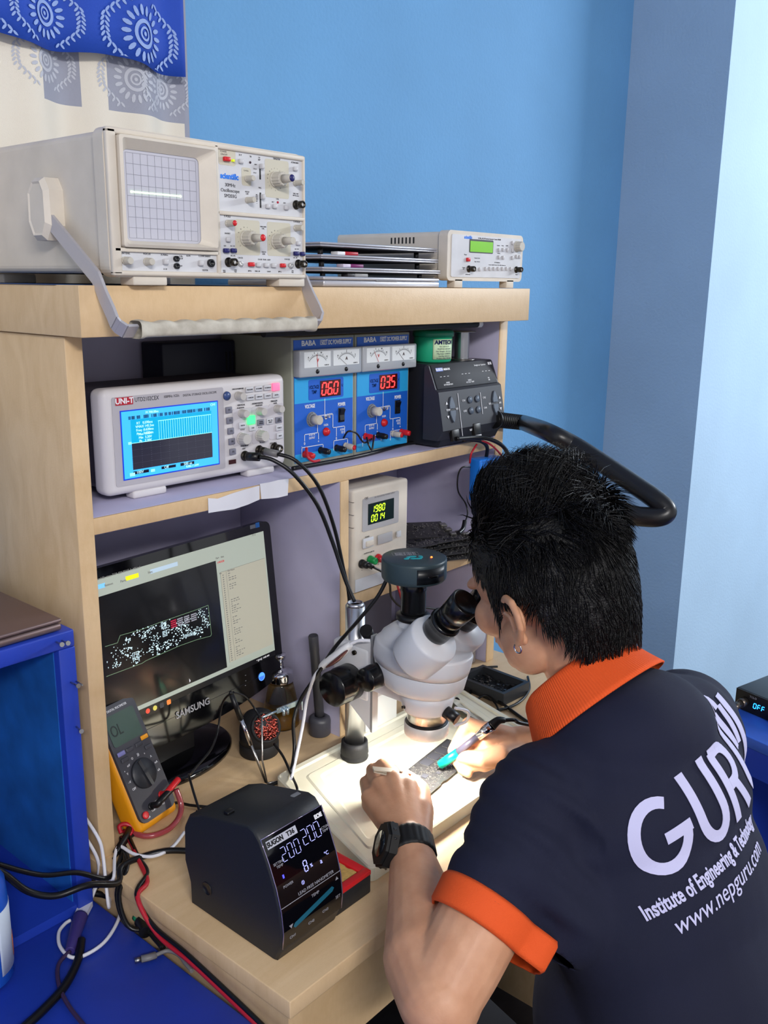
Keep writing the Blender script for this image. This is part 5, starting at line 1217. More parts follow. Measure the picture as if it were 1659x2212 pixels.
m.build('loose_chips', mat('mixed_chips', (90,88,88), .3, .5, noise_amt=.7, noise_scale=300, rgb2=(24,24,26)), pbx)['kind'] = 'stuff'
# grey device in the lower right bay, flat grey case beside it
gd = thing('grey_device', 'dark grey flat device with rounded top standing in the lower right bay behind the microscope', 'device', (.56,.12,.7505), R_(6))
MB().box((0,0,0),(.16,.09,.165),.018,4).build('case', mat('device_grey', (92,88,100), .5), gd)
gd = thing('flat_case', 'flat brownish grey case lying on the bench right of the microscope', 'case', (.70,.02,.7505), R_(-4))
MB().box((0,0,0),(.12,.19,.050),.006,3).build('case_body', mat('case_taupe', (120,110,106), .45), gd)
# ===== wire stand with probe behind the soldering station
ps = thing('probe_stand', 'steel wire stand with bracket clip rising behind the soldering station', 'stand', (.222,-.060,.7505))
def mks(): m = MB(); m.T = Matrix.Translation(-Vector(ps.location)); return m
b0 = Z_(577,1692,.7525); 
top = Y_(566,1550,.000)
m = mks(); m.tube([b0, Y_(566,1640,-.006), top], .0014, 8, spline=False); m.build('rod', steel, ps)
m = mks(); m.tube([b0, b0+Vector((.022,-.012,.0)), Z_(605,1683,.7525), Z_(620,1705,.7525)], .0014, 8, res=4); m.build('foot_wire', steel, ps)
m = mks(); cA = Y_(598,1536,0.0); cB = Y_(645,1520,0.0); m.tube([top, cA], .0018, 8, spline=False); 
x_,y_,z_,L_ = M_basis(cA,cB)
for t0,t1,hh_ in ((0,1,.0075),): 
    m.prism([(cA.x,cA.z-.004),(cB.x,cB.z-.002),(cB.x+.001,cB.z+.006),(cA.x,cA.z+.004)], -.001,.001,'y')
    m.prism([(cB.x-.001,cB.z-.008),(cB.x+.001,cB.z-.008),(cB.x+.001,cB.z+.006),(cB.x-.001,cB.z+.006)], -.008,.001,'y')
for k in (.25,.42): q = cA.lerp(cB,k); m.cyl(q+Vector((0,-.003,-.009)), q+Vector((0,-.003,.002)), .0024, seg=12)
m.build('bracket', mat('zinc_plate', (180,196,206), .25, .8), ps)
pr = thing('probe', 'slim steel probe with black grip leaning on the wire stand behind the soldering station', 'probe', (.222,-.050,.7505))
def mkp(): m = MB(); m.T = Matrix.Translation(-Vector(pr.location)); return m
q0 = Z_(574,1690,.758); q1 = Y_(497,1493,.010)
m = mkp(); m.cyl(q0, q0.lerp(q1,.42), .0018,.0022,seg=12); m.build('shaft', steel, pr)
m = mkp(); m.cyl(q0.lerp(q1,.42), q0.lerp(q1,.70), .0030,seg=14); m.build('sleeve', chrome, pr)
m = mkp(); m.cyl(q0.lerp(q1,.70), q0.lerp(q1,.97), .0042,.0038,seg=14); m.cyl(q0.lerp(q1,.97), q1, .0038,.0018,seg=14); m.build('grip', blk, pr)
# ---------------------------------------------------------------- the person at the bench
per = thing('person', 'person in navy polo shirt with orange collar bending over the microscope, soldering', 'person', (.43,-.80,0))
PO = Vector(per.location)
def capsule(mb, p0, r0, p1, r1, seg=20):
    p0 = Vector(p0); p1 = Vector(p1); L = (p1-p0).length; n = 6; prof = []
    for i in range(n+1): a = -PI/2+PI/2*i/n; prof.append((r0*math.cos(a) if i else 0, r0*math.sin(a)))
    for i in range(n+1): a = PI/2*i/n; prof.append((r1*math.cos(a) if i < n else 0, L+r1*math.sin(a)))
    mb.lathe(prof, p0, (p1-p0).normalized(), seg)
def chain(mb, pts, rs):
    for i in range(len(pts)-1): capsule(mb, pts[i], rs[i], pts[i+1], rs[i+1])
def ell(mb, c, r, M=None): mb.sph(c, 1, 28, r, M)
def remesh(mb, voxel, smooth=4, factor=.5):
    bmesh.ops.recalc_face_normals(mb.b, faces=mb.b.faces[:])
    me = bpy.data.meshes.new('t'); mb.b.to_mesh(me); mb.b.free(); o = bpy.data.objects.new('t', me); COL.objects.link(o)
    r = o.modifiers.new('r', 'REMESH'); r.mode = 'VOXEL'; r.voxel_size = voxel; r.use_smooth_shade = True
    if smooth: s = o.modifiers.new('s', 'SMOOTH'); s.iterations = smooth; s.factor = factor
    dg = bpy.context.evaluated_depsgraph_get(); dg.update(); out = bpy.data.meshes.new_from_object(o.evaluated_get(dg))
    bpy.data.objects.remove(o); bpy.data.meshes.remove(me)
    for p in out.polygons: p.use_smooth = True
    return out
def place(name, me, m, parent=per, off=PO):
    me.transform(Matrix.Translation(-off)); me.materials.clear()
    for q in (m if isinstance(m, (list,tuple)) else [m]): me.materials.append(q)
    me.name = name; o = bpy.data.objects.new(name, me); COL.objects.link(o); o.parent = parent; return o
skin = mat('skin', (210,158,124), .48, sss=.12, noise_amt=.08, noise_scale=40, rgb2=(196,142,108), bump=.09, bump_scale=420)
navy = mat('navy_cotton', (15,19,46), .85, bump=.25, bump_scale=1500, noise_amt=.12, noise_scale=10)
orange = mat('orange_rib_knit', (226,84,26), .8, bump=.3, bump_scale=900)
# torso frame
TR = Vector((math.cos(R_(-16)), math.sin(R_(-16)), 0)); _f = Vector((-TR.y, TR.x, 0)); TU = (_f*math.sin(R_(28))+Vector((0,0,math.cos(R_(28))))).normalized(); TF = TU.cross(TR)
TP = Vector((.344,-.516,.945))-TU*.475
TM = Matrix(((TR.x,TF.x,TU.x,TP.x),(TR.y,TF.y,TU.y,TP.y),(TR.z,TF.z,TU.z,TP.z),(0,0,0,1)))
def tt(r, f, u): return TM @ Vector((r, f+1.15*max(0,.36-u)**2, u))      # the lower back is more upright
# head frame
HS = 1.06; HC = Vector((.350,-.408,1.128)); HR = Matrix.Rotation(R_(-8), 3, 'Z') @ Matrix.Rotation(R_(-15), 3, 'X') @ Matrix.Rotation(R_(-7), 3, 'Y')
def hh(x, y, z): return HC + HR @ Vector((x,y,z))*HS
HM = Matrix.Translation(HC) @ HR.to_4x4()
L_sh = tt(-.120,.004,.452); R_sh = tt(.138,.015,.475)
L_el = Vector((.048,-.488,.784)); R_el = Vector((.640,-.43,.800))
L_wr = Z_(884,1822,.818); R_wr = Vector((.505,-.285,.808))
b = MB()
# torso core, neck
for c, r in (((0,0,.10),(.12,.08,.14)),((0,0,.33),(.12,.07,.16))): b.sph(tt(*c), 1, 20, r, TM.to_3x3())
chain(b, [tt(0,0,.40), tt(0,.0,.50), hh(0,-.035,-.105), hh(0,-.022,-.05)], [.058,.052,.055,.057])
chain(b, [tt(0,.0,.47), L_sh], [.05,.052]); chain(b, [tt(0,.0,.47), R_sh], [.05,.052])
# arms
def lerp(a, b_, t): return a+(b_-a)*t
chain(b, [L_sh, lerp(L_sh,L_el,.5), lerp(L_sh,L_el,.85), L_el], [.050,.046,.044,.041])
chain(b, [L_el, lerp(L_el,L_wr,.22)+Vector((-.004,.002,.0)), lerp(L_el,L_wr,.55), lerp(L_el,L_wr,.85), L_wr], [.043,.047,.038,.028,.0255])
chain(b, [R_sh, lerp(R_sh,R_el,.5), R_el], [.054,.048,.040])
chain(b, [R_el, lerp(R_el,R_wr,.25), lerp(R_el,R_wr,.6), R_wr], [.040,.041,.033,.025])
# left hand: loosely closed, holding tweezers
LW2 = L_wr+(L_wr-L_el).normalized()*.012
mcp = [Z_(882,1702,.836), Z_(852,1690,.838), Z_(822,1697,.833), Z_(799,1722,.824)]
pip = [Z_(850,1661,.828), Z_(826,1655,.832), Z_(806,1664,.824), Z_(790,1690,.812)]
dip = [Z_(866,1664,.812), Z_(838,1672,.808), Z_(815,1690,.804), Z_(806,1712,.798)]
tip = [Z_(874,1676,.803), Z_(856,1690,.798), Z_(838,1702,.794), Z_(826,1722,.792)]
for i in range(4):
    k = (1,1.04,1,.88)[i]
    capsule(b, LW2, .021, mcp[i], .0135*k); capsule(b, LW2+Vector((0,0,-.012)), .018, mcp[i]+Vector((0,0,-.010)), .0125*k)
    chain(b, [mcp[i], pip[i], dip[i], tip[i]], [.0118*k,.0102*k,.0088*k,.0078*k])
capsule(b, mcp[0], .0125, mcp[3], .011)
chain(b, [LW2+Vector((.012,-.004,-.006)), Z_(908,1752,.822), Z_(908,1706,.818), Z_(889,1686,.812), Z_(873,1673,.808)], [.019,.0175,.0125,.0105,.0085])
# right hand: pen grip
RW2 = R_wr
rm = [Z_(1056,1578,.832), Z_(1052,1604,.820), Z_(1048,1628,.806), Z_(1046,1650,.794)]
rp = [Z_(1012,1562,.842), Z_(1008,1596,.816), Z_(1006,1632,.796), Z_(1014,1656,.787)]
rd = [Z_(992,1592,.818), Z_(986,1620,.800), Z_(988,1646,.788), Z_(998,1664,.782)]
rt = [Z_(976,1622,.797), Z_(980,1642,.786), Z_(996,1660,.781), Z_(1012,1672,.780)]
for i in range(4):
    k = (1,1.02,.98,.88)[i]
    capsule(b, RW2, .021, rm[i], .0138*k)
    chain(b, [rm[i], rp[i], rd[i], rt[i]], [.0110*k,.0095*k,.0082*k,.0070*k])
capsule(b, rm[0], .0125, rm[3], .011)
chain(b, [RW2+Vector((-.012,-.014,-.004)), Z_(1085,1632,.812), Z_(1045,1640,.808), Z_(1012,1636,.803), Z_(988,1632,.797)], [.018,.0165,.0125,.0105,.0088])
# head
H3 = HR
def he(c, r, M=None): b.sph(hh(*c), HS, 28, r, H3 @ M if M else H3)
he((0,-.010,.022),(.0745,.092,.084)); he((0,.040,.015),(.060,.046,.062)); he((0,.036,-.050),(.051,.048,.054)); he((0,.066,-.094),(.021,.019,.017))
he((0,-.045,-.025),(.060,.050,.060)); he((0,.028,-.078),(.040,.045,.028))
for s in (-1,1):
    he((s*.040,.056,-.030),(.022,.024,.024)); he((s*.047,.012,-.062),(.018,.034,.034)); he((s*.026,.080,.008),(.021,.010,.0085)); he((s*.009,.098,-.040),(.006,.008,.006))
    ea = [(.018,.006),(.014,.020),(.002,.030),(-.012,.028),(-.021,.014),(-.021,-.004),(-.014,-.019),(-.005,-.030)]
    pts = [hh(s*(.073+max(0,.015-.85*(y))*.95), y*1.25-.015, z*.78-.016) for y,z in ea]
    chain(b, pts, [.0040,.0044,.0046,.0046,.0044,.0042,.0044,.0058])
    he((s*.079,-.017,-.018),(.0050,.019,.017), Matrix.Rotation(s*R_(32),3,'Z')); he((s*.081,-.018,-.040),(.0045,.007,.008))
    an = [(.004,-.002+.012),(-.008,.008),(-.011,-.006),(-.006,-.018)]
    chain(b, [hh(s*(.083+max(0,.009-.7*y)), y*1.2-.015, z*.8-.016) for y,z in an], [.003]*4)
capsule(b, hh(0,.088,.0), .008, hh(0,.104,-.036), .0115)
he((0,.088,-.063),(.020,.009,.0050)); he((0,.087,-.072),(.018,.009,.0055))
body = place('body', remesh(b, .0024, 4, .5), skin)
for s in (-1,1): m = MB(); m.T = Matrix.Translation(-PO); m.sph(hh(s*.029,.066,-.012), .0118, 16); m.build('eye', mat('eye_white', (226,222,216), .2), per)
# eyebrow and ear ring
m = MB(); m.T = Matrix.Translation(-PO); 
c = hh(-.0865,-.013,-.049); m.tube([c+HR @ Vector((.0*math.cos(a), .0050*math.cos(a), .0055*math.sin(a))) for a in [2*PI*i/12 for i in range(12)]], .0011, 8, closed=True, res=3)
o = m.build('earring', chrome, per); o['label'] = 'small silver ring in the earlobe'
# ---- shirt
s = MB()
def te(c, r): s.sph(tt(*c), 1, 32, r, TM.to_3x3())
te((0,.000,-.06),(.158,.130,.16)); te((0,.010,.14),(.150,.128,.20)); te((0,.0,.32),(.146,.114,.17)); te((0,-.020,.415),(.145,.095,.105)); te((0,-.02,.20),(.135,.120,.24))
chain(s, [tt(-.085,-.012,.445), L_sh], [.062,.062]); chain(s, [tt(.11,-.012,.46), R_sh], [.066,.066])
chain(s, [tt(-.040,-.012,.490), tt(-.10,-.01,.450)], [.048,.058]); chain(s, [tt(.045,-.012,.500), tt(.11,-.01,.475)], [.060,.062])
te((0,-.028,.49),(.104,.090,.074))
LC = lerp(L_sh, L_el, .57); RC = lerp(R_sh, R_el, .62)
chain(s, [L_sh, lerp(L_sh,L_el,.35), lerp(L_sh,L_el,.70)], [.062,.056,.050]); chain(s, [R_sh, lerp(R_sh,R_el,.35), lerp(R_sh,R_el,.72)], [.067,.064,.058])
chain(s, [tt(-.13,.0,.34), lerp(L_sh,L_el,.25)], [.06,.055])
sm = remesh(s, .0052, 8, .6)
t = bmesh.new(); t.from_mesh(sm)
armd = (L_el-L_sh).normalized()
bmesh.ops.subdivide_edges(t, edges=[], cuts=0)
def cut(center, nrm, rad):
    g = [v for v in t.verts if (v.co-center).length < rad]; gs = set(g)
    ed_ = [e for e in t.edges if e.verts[0] in gs and e.verts[1] in gs]; fc_ = [f for f in t.faces if all(v in gs for v in f.verts)]
    bmesh.ops.bisect_plane(t, geom=g+ed_+fc_, plane_co=center, plane_no=nrm, clear_outer=True)
cut(LC, armd, .112); cut(RC, (R_el-R_sh).normalized(), .10)
NB = lerp(tt(0,0,.53), hh(0,-.035,-.105), .35); NN = (hh(0,-.03,-.09)-tt(0,-.01,.50)).normalized()
t.verts.ensure_lookup_table()
cut(tt(0,0,-.10), -TU, .6)
# folds: sleeve creases, back drape
t.normal_update()
sd = {}
for v in t.verts:
    q = TM.inverted() @ v.co; a = (v.co-L_sh).dot(armd); rad = ((v.co-L_sh)-armd*a).length
    w1 = max(0, 1-abs(rad-.065)/.05) if -.03 < a < .2 and q.x < -.12 else 0
    n_ = noise.noise(Vector((a*34, q.z*6, q.y*10)))+.5*noise.noise(Vector((a*70, q.x*16, q.z*16)))
    d = .0105*w1*n_
    dn = noise.noise(Vector((q.x*9+q.z*3, q.y*5, q.z*2.2)))
    low = min(1, max(0, (.44-q.z)/.3)); d += .011*dn*low*(1-w1)+.0022*noise.noise(Vector((q.x*22,q.y*12,q.z*8)))*(1-w1)
    sd[v] = d
for v, d in sd.items(): v.co += v.normal*d
for f in t.faces: f.smooth = True
t.to_mesh(sm); 
bvh = BVHTree.FromBMesh(t); t.free()
shirt = place('shirt', sm, navy); q = shirt.modifiers.new('thickness', 'SOLIDIFY'); q.thickness = .0015; q.offset = -1
# sleeve bands follow the sleeve ends
def band(c, ax, w, name, lab, flare=.0032):
    ax = ax.normalized(); ex, ey, _, _ = M_basis(c, c+ax); n = 64; rr = []
    for i in range(n):
        a = 2*PI*i/n; d = ex*math.cos(a)+ey*math.sin(a); o = c-ax*.006
        h = bvh.ray_cast(o+d*.12, -d, .12); rr.append((h[0]-o).length if h[0] else .058)
    rr = [sum(rr[(i+k)%n] for k in range(-3,4))/7 for i in range(n)]
    m = MB(); m.T = Matrix.Translation(-PO)
    def f(u, v):
        i = int(round(u*n))%n; a = 2*PI*u; d = ex*math.cos(a)+ey*math.sin(a)
        return c+ax*(-.008+w*v)+d*(rr[i]+flare*(1 if .05 < v < .95 else .2)-.002*v)
    m.grid(f, n, 9, closeu=True); o = m.build(name, orange, per, solid=.002); o['label'] = lab; return o
band(LC, armd, .034, 'sleeve_band', 'orange ribbed sleeve band'); band(RC, R_el-R_sh, .034, 'sleeve_band', 'orange ribbed sleeve band')
# collar: stand and turned-down fall
m = MB(); m.T = Matrix.Translation(-PO)
CN = (NN+Vector((-.04,.42,0))).normalized(); cx_ = TR-CN*TR.dot(CN); cx_.normalize(); cy_ = CN.cross(cx_); CC = NB+CN*.006+Vector((-.008,.006,-.008))
prof_ = [(.0560,.006),(.0590,.026),(.0640,.034),(.0700,.031),(.0765,.016),(.0850,-.004),(.0925,-.020)]
def cf(u, v):
    a = PI/2+R_(14)+u*(2*PI-R_(28)); k = v*(len(prof_)-1); i = min(int(k), len(prof_)-2); e = k-i
    r = prof_[i][0]*(1-e)+prof_[i+1][0]*e; z = prof_[i][1]*(1-e)+prof_[i+1][1]*e
    r += .00035*math.sin(u*2*PI*150)*(1 if v > .35 else 0); fr = max(0, math.sin(a)); z -= .030*fr*fr*(.6+.6*v); r *= 1+.06*fr
    return CC + cx_*(r*math.cos(a))*1.02 + cy_*(r*math.sin(a)*1.0) + CN*z
m.grid(cf, 600, 17); o = m.build('collar', orange, per, solid=.0022); o['label'] = 'orange ribbed polo collar'
# ---- trousers (seated), shoes
s = MB()
hipL, hipR = tt(-.085,0,-.02), tt(.085,0,-.02); knL, knR = Vector((.27,-.36,.50)), Vector((.60,-.38,.50)); anL, anR = Vector((.27,-.40,.09)), Vector((.60,-.42,.09))
s.sph(tt(0,-.01,-.05), 1, 28, (.165,.12,.12), TM.to_3x3())
for h, k, a in ((hipL,knL,anL),(hipR,knR,anR)): chain(s, [h,k,a], [.088,.062,.045])
tr_ = place('trousers', remesh(s, .008, 5), mat('dark_trousers', (30,30,36), .85, bump=.2, bump_scale=900))
for a in (anL, anR):
    m = MB(); m.T = Matrix.Translation(-PO); m.sph(a+Vector((0,.06,-.045)), 1, 20, (.042,.125,.042)); m.box((a.x-.04,a.y-.06,.0),(a.x+.04,a.y+.18,.018),.008); m.build('shoe', blk, per)
# ---- wrist watch on the left wrist
wd = (L_wr-L_el).normalized(); wc = L_wr-wd*.012
wt = thing('wristwatch', 'chunky black resin digital watch strapped round the left wrist', 'watch', tuple(wc))
sx = Vector((0,0,1)); sx = (sx-wd*sx.dot(wd)).normalized(); sy = wd.cross(sx)         # sx up, sy to the side
m = MB(); hw = .0165
def wf(u, v):
    a = 2*PI*u; d = sx*math.cos(a)+sy*math.sin(a); r = .0295 if .06 < v < .94 else .0275
    r += .0006*(int(u*48)%2); return wd*((v-.5)*2*hw)+d*r
m.grid(wf, 96, 9, closeu=True); m.build('strap', mat('watch_resin', (10,10,11), .6), wt, solid=.003)
side = (Vector((-.62,.50,.30))); side = (side-wd*side.dot(wd)).normalized(); up2 = wd.cross(side)
WM = Matrix(((wd.x,up2.x,side.x,0),(wd.y,up2.y,side.y,0),(wd.z,up2.z,side.z,0),(0,0,0,1)))
m = MB(); m.T = WM; oc = [(.0255*math.cos(R_(22.5+45*i))*1.05, .0255*math.sin(R_(22.5+45*i))*1.1) for i in range(8)]
m.prism(oc, .026, .036); m.prism([(x*.9,y*.9) for x,y in oc], .036, .0395); wk = m.build('case', mat('watch_resin'), wt)
m = MB(); m.T = WM; m.lathe([(.0150,.0395),(.0150,.0402),(0,.0402)], seg=32); m.build('crystal', mat('watch_glass', (20,22,26), .06), wk)
for x,y in ((.0,.0245),(.012,.022),(-.012,.022),(.0,-.0245),(.012,-.022),(-.012,-.022)): m = MB(); m.T = WM; m.cyl((x,y*.9,.031),(x,y*1.08,.031),.0022,seg=10); m.build('push_button', blk, wk)
m = MB(); 
for i in range(3):
    for sgn in (-1,1): a = R_(-30-16*i); d = sx*math.cos(a)+sy*math.sin(a); m.sph(d*.0320+wd*(.004*sgn), .0010, 8)
m.build('strap_holes', mat('grey_hole', (150,150,152), .4), wt)['kind'] = 'stuff'
m = MB(); a = R_(-105); d = sx*math.cos(a)+sy*math.sin(a); e_ = wd.cross(d); m.T = Matrix(((wd.x,e_.x,d.x,d.x*.033),(wd.y,e_.y,d.y,d.y*.033),(wd.z,e_.z,d.z,d.z*.033),(0,0,0,1))); m.box((-.012,-.008,-.001),(.012,.008,.002),.001); m.build('buckle', steel, wt)
# ---- tweezers in the left hand
tz = thing('tweezers', 'pale steel tweezers held in the left hand over the board', 'tweezers', tuple(Z_(850,1668,.832)))
tO = Vector(tz.location); m = MB(); m.T = Matrix.Translation(-tO)
ta, tb_, tcx = Z_(806,1662,.853), Z_(862,1671,.843), Z_(908,1678,.800)
for k in (-1,1):
    off = Vector((.0,.0,.0012*k)); sp_ = Vector((.0012*k,.002*k,.0015*k))
    for (p,q,w0,w1) in ((ta,tb_,.0052,.0050),(tb_,tcx,.0050,.0007)):
        x_,y_,z_,L_ = M_basis(p,q); w_ = z_.cross(Vector((0,0,1))).normalized(); u_ = w_.cross(z_)
        p_, q2 = p+off+(sp_ if p is tb_ else Vector()), q+off+(sp_ if p is ta else Vector())
        A = [m.v(p_+w_*a*w0+u_*c*.0005) for a,c in ((-1,-1),(1,-1),(1,1),(-1,1))]; B = [m.v(q2+w_*a*w1+u_*c*.0005) for a,c in ((-1,-1),(1,-1),(1,1),(-1,1))]
        for i in range(4): m._f([A[i],A[(i+1)%4],B[(i+1)%4],B[i]])
        m._f(A[::-1]); m._f(B)
m.build('blades', mat('ivory_steel', (214,204,186), .35, .3), tz)
# ---- soldering pen in the right hand
sp = thing('soldering_pen', 'slim soldering pen with turquoise grip held in the right hand', 'soldering iron', tuple(Z_(985,1630,.80)))
sO = Vector(sp.location)
def mkpen(): m = MB(); m.T = Matrix.Translation(-sO); return m
pt_ = [Z_(944,1660,.776), Z_(951,1652,.782), Z_(990,1625,.806), Z_(1033,1590,.835), Z_(1043,1582,.841), Z_(1062,1568,.852), Z_(1090,1556,.858), Z_(1130,1563,.850)]
m = mkpen(); m.cyl(pt_[0], pt_[1], .0008, .0032, seg=14); m.build('tip', steel, sp)
m = mkpen(); m.tube([pt_[1], pt_[2]], lambda t: .0066, 20, spline=False); m.build('grip', mat('turquoise_grip', (0,170,140), .35), sp)
m = mkpen(); m.cyl(pt_[2], pt_[3], .0058, .0048, seg=20); m.build('handle', mat('dark_violet_grey', (70,66,80), .4), sp)
m = mkpen(); m.cyl(pt_[3], pt_[5], .0070, .0078, seg=20); m.build('ferrule', chrome, sp)
m = mkpen(); m.tube([pt_[5], lerp(pt_[5],pt_[6],.5)+Vector((0,0,.004)), pt_[6]], lambda t: .0075-.0035*t, 14); m.build('strain_relief', blk, sp)
m = mkpen(); m.tube([pt_[6], lerp(pt_[6],pt_[7],.5)+Vector((0,0,.003)), pt_[7], Vector((.60,-.31,.80)), Vector((.66,-.22,.755)), Vector((.70,-.12,.7555))], .0028, 8); m.build('cable', blk, sp)
# ---- hair
rnd = random.Random(12)
hairm = mat('black_hair', (12,10,11), .42, spec=.45, bump=.9, bump_scale=500)
hb = MB(); hb.T = Matrix.Translation(-PO)
def hair_ok(az, l):
    x, y, z = l
    if y > .058: return z > .064
    if y > .026: return z > .060-(.058-y)*1.3
    if y > .008: return z > -.022+max(0,y-.014)*5
    if y > -.034: return z > .004
    if y > -.050: return z > .0-(-y-.034)*2.6
    return z > -.068+max(0,(y+.070))*2.0
def scalp(az, v):
    s_, c_ = math.sin(az), math.cos(az)
    if v >= 0:
        ce = math.sqrt(max(0,1-v*v)); l = Vector((.0785*s_*ce, -.007+.0930*c_*ce, .010+.100*v)); n = Vector((s_*ce/.0785, c_*ce/.096, v/.1)).normalized()
    else:
        k = 1-.24*v*v; l = Vector((.0785*s_*k, -.007+.0930*c_*k, .010+.110*v)); n = Vector((s_/.0785, c_/.096, v*3)).normalized()
    return l, n
N_ = 0; tries = 0; strands = []
while N_ < 9500 and tries < 60000:
    tries += 1
    az = rnd.uniform(-PI,PI); l, n = scalp(az, rnd.uniform(-1,1))
    if not hair_ok(az, l): continue
    strands.append((l,n)); N_ += 1
def clump(l): return Vector((noise.noise(l*48)*1.3, noise.noise(l*48+Vector((7,3,1)))*1.3, noise.noise(l*48+Vector((2,9,4)))))
for l, n in strands:
    top = max(0, min(1, (l.z-.045)/.04)); front = max(0, min(1, (l.y+.01)/.07)); back = 1-front
    c = clump(l)
    up = Vector((0,0,1)); 
    flow_top = Vector((.3*c.x, -.22+.15*front-.35*max(0,-l.y/.08), .95)); flow_side = Vector((0, .18-.1*(l.y < -.05), -1.0))
    fl = flow_side*(1-top)+flow_top*top+Vector((.4*c.x,-1.6,-.2))*top*(1-top); fl += c*.55; fl += Vector((rnd.gauss(0,.10),rnd.gauss(0,.10),rnd.gauss(0,.06)))
    L = (.016+.012*rnd.random())*(1-top)+top*(.048+.022*rnd.random()+.004*front)
    if l.y > .012 and l.z < .075: L *= .62
    fl -= n*min(0, fl.dot(n))*1.0
    tang = fl-n*fl.dot(n); tang = tang.normalized() if tang.length > 1e-4 else Vector((0,0,-1))
    lift = .18*(1-top)+.95*top
    d1 = (tang*.75+n*(lift+.25)).normalized(); d2 = (tang+n*lift*.6+Vector((0,0,.10*top))).normalized(); d3 = (tang+n*lift*.1+Vector((.15*c.x,.15*c.y,.0))).normalized()
    p0 = l-n*.001; p1 = p0+d1*L*.33; p2 = p1+d2*L*.34; p3 = p2+d3*L*.33
    P4 = [HC+(HR @ p)*HS for p in (p0,p1,p2,p3)]
    r0 = .00075+.0004*rnd.random()
    rad = [r0, r0*.95, r0*.65, r0*.08]; z_ = (P4[3]-P4[0]).normalized(); x_ = z_.orthogonal().normalized(); y_ = z_.cross(x_)
    rings = [[hb.v(P4[i]+(x_*math.cos(a)+y_*math.sin(a))*rad[i]) for a in (0,2.094,4.189)] for i in range(4)]
    for A,B in zip(rings,rings[1:]):
        for k in range(3): hb._f([A[k],A[(k+1)%3],B[(k+1)%3],B[k]], True)
# hair cap under the strands
nA, nE = 110, 64; G = {}
for i in range(nA):
    for j in range(nE):
        az = -PI+2*PI*i/nA; v_ = -1+2*j/(nE-1); r = scalp(az, v_)
        if hair_ok(az, r[0]):
            l, n = r; k = .0035+.004*max(0,min(1,(l.z-.03)/.05))+.0012*noise.noise(l*90); d = (l-Vector((0,-.005,0))).normalized(); G[i,j] = hb.v(HC+HR @ (l+d*k)*HS)
for i in range(nA):
    for j in range(nE-1):
        q = [G.get(((i+a)%nA, j+b_)) for a,b_ in ((0,0),(1,0),(1,1),(0,1))]
        if all(q): hb._f(q, True)
hair = MB.build(hb, 'hair', hairm, per); hair['label'] = 'short spiky black hair'
# ---- print on the back of the shirt, laid onto the cloth
prm = mat('lilac_white_print', (196,194,228), .7)
PS = .132; PO_ = (-.062, .268)                  # size of the word and its lower left corner in the torso frame
def on_back(poly_fn, name):
    t = bmesh.new(); poly_fn(t); t.verts.ensure_lookup_table()
    me_ = bmesh.ops.triangulate(t, faces=t.faces[:])
    for _ in range(4):
        es = [e for e in t.edges if e.calc_length() > .007]
        if not es: break
        bmesh.ops.subdivide_edges(t, edges=es, cuts=1); bmesh.ops.triangulate(t, faces=t.faces[:])
    bad = []
    for v in t.verts:
        x, y = v.co.x-GX, v.co.y-GY; x, y = GX+x*math.cos(R_(13))-y*math.sin(R_(13)), GY+x*math.sin(R_(13))+y*math.cos(R_(13)); o_ = tt(x, -.35, y); h = bvh.ray_cast(o_, TF, .6)
        if h[0]: v.co = h[0]-TF*.0009+h[1]*.0004-PO
        else: bad.append(v)
    bmesh.ops.delete(t, geom=bad, context='VERTS')
    me = bpy.data.meshes.new(name); t.to_mesh(me); t.free(); me.materials.append(prm); o = bpy.data.objects.new(name, me); COL.objects.link(o); o.parent = per
    q = o.modifiers.new('thickness', 'SOLIDIFY'); q.thickness = .0006; q.offset = 0; return o
def stroke(t, pts, w, closed=False):
    P = [Vector((p[0],p[1],0)) for p in pts]; n = len(P); Lf = []; Rt = []
    for i in range(n):
        a = P[i-1] if i else P[0]; b_ = P[i+1] if i < n-1 else P[-1]; d = (b_-a).normalized(); nn = Vector((-d.y,d.x,0))*(w(i/(n-1)) if callable(w) else w)/2
        Lf.append(t.verts.new(P[i]+nn)); Rt.append(t.verts.new(P[i]-nn))
    for i in range(n-1): t.faces.new([Lf[i],Rt[i],Rt[i+1],Lf[i+1]])
def arc(cx, cy, rx, ry, a0, a1, n=16): return [(cx+rx*math.cos(R_(a0+(a1-a0)*i/n)), cy+ry*math.sin(R_(a0+(a1-a0)*i/n))) for i in range(n+1)]
def word(t):
    X, Y, S = GX, GY, GS
    def tr(p, ox): return [(X+S*.98*(ox+a), Y+S*b_) for a,b_ in p]
    w = .15*S
    stroke(t, tr(arc(.40,.50,.36,.42,55,360-25,26)+[(.76,.44)], 0), w); stroke(t, tr([(.42,.44),(.84,.44)], 0), w)
    stroke(t, tr([(1.02,1.02),(1.02,.44)]+arc(1.25,.36,.23,.32,180,360,14)+[(1.48,1.02)], 0), w)
    stroke(t, tr([(1.74,-.02),(1.74,.96)], 0), w); stroke(t, tr([(1.70,.94),(1.92,.94)]+arc(1.92,.70,.22,.24,90,-90,10)+[(1.82,.46)], 0), w); stroke(t, tr([(1.94,.48),(2.20,-.02)], 0), w)
    stroke(t, tr([(2.44,1.12),(2.44,.44)]+arc(2.72,.36,.28,.32,180,360,14)+[(3.0,1.30)], 0), w); stroke(t, tr(arc(2.60,1.18,.16,.22,180,0,8), 0), .10*S)
    stroke(t, tr([(2.62,1.15),(2.67,.60)], 0), .12*S); stroke(t, tr([(2.84,1.2),(2.80,.62)], 0), .10*S)
GX, GY, GS = -.088, .352, .080
on_back(word, 'shirt_lettering')
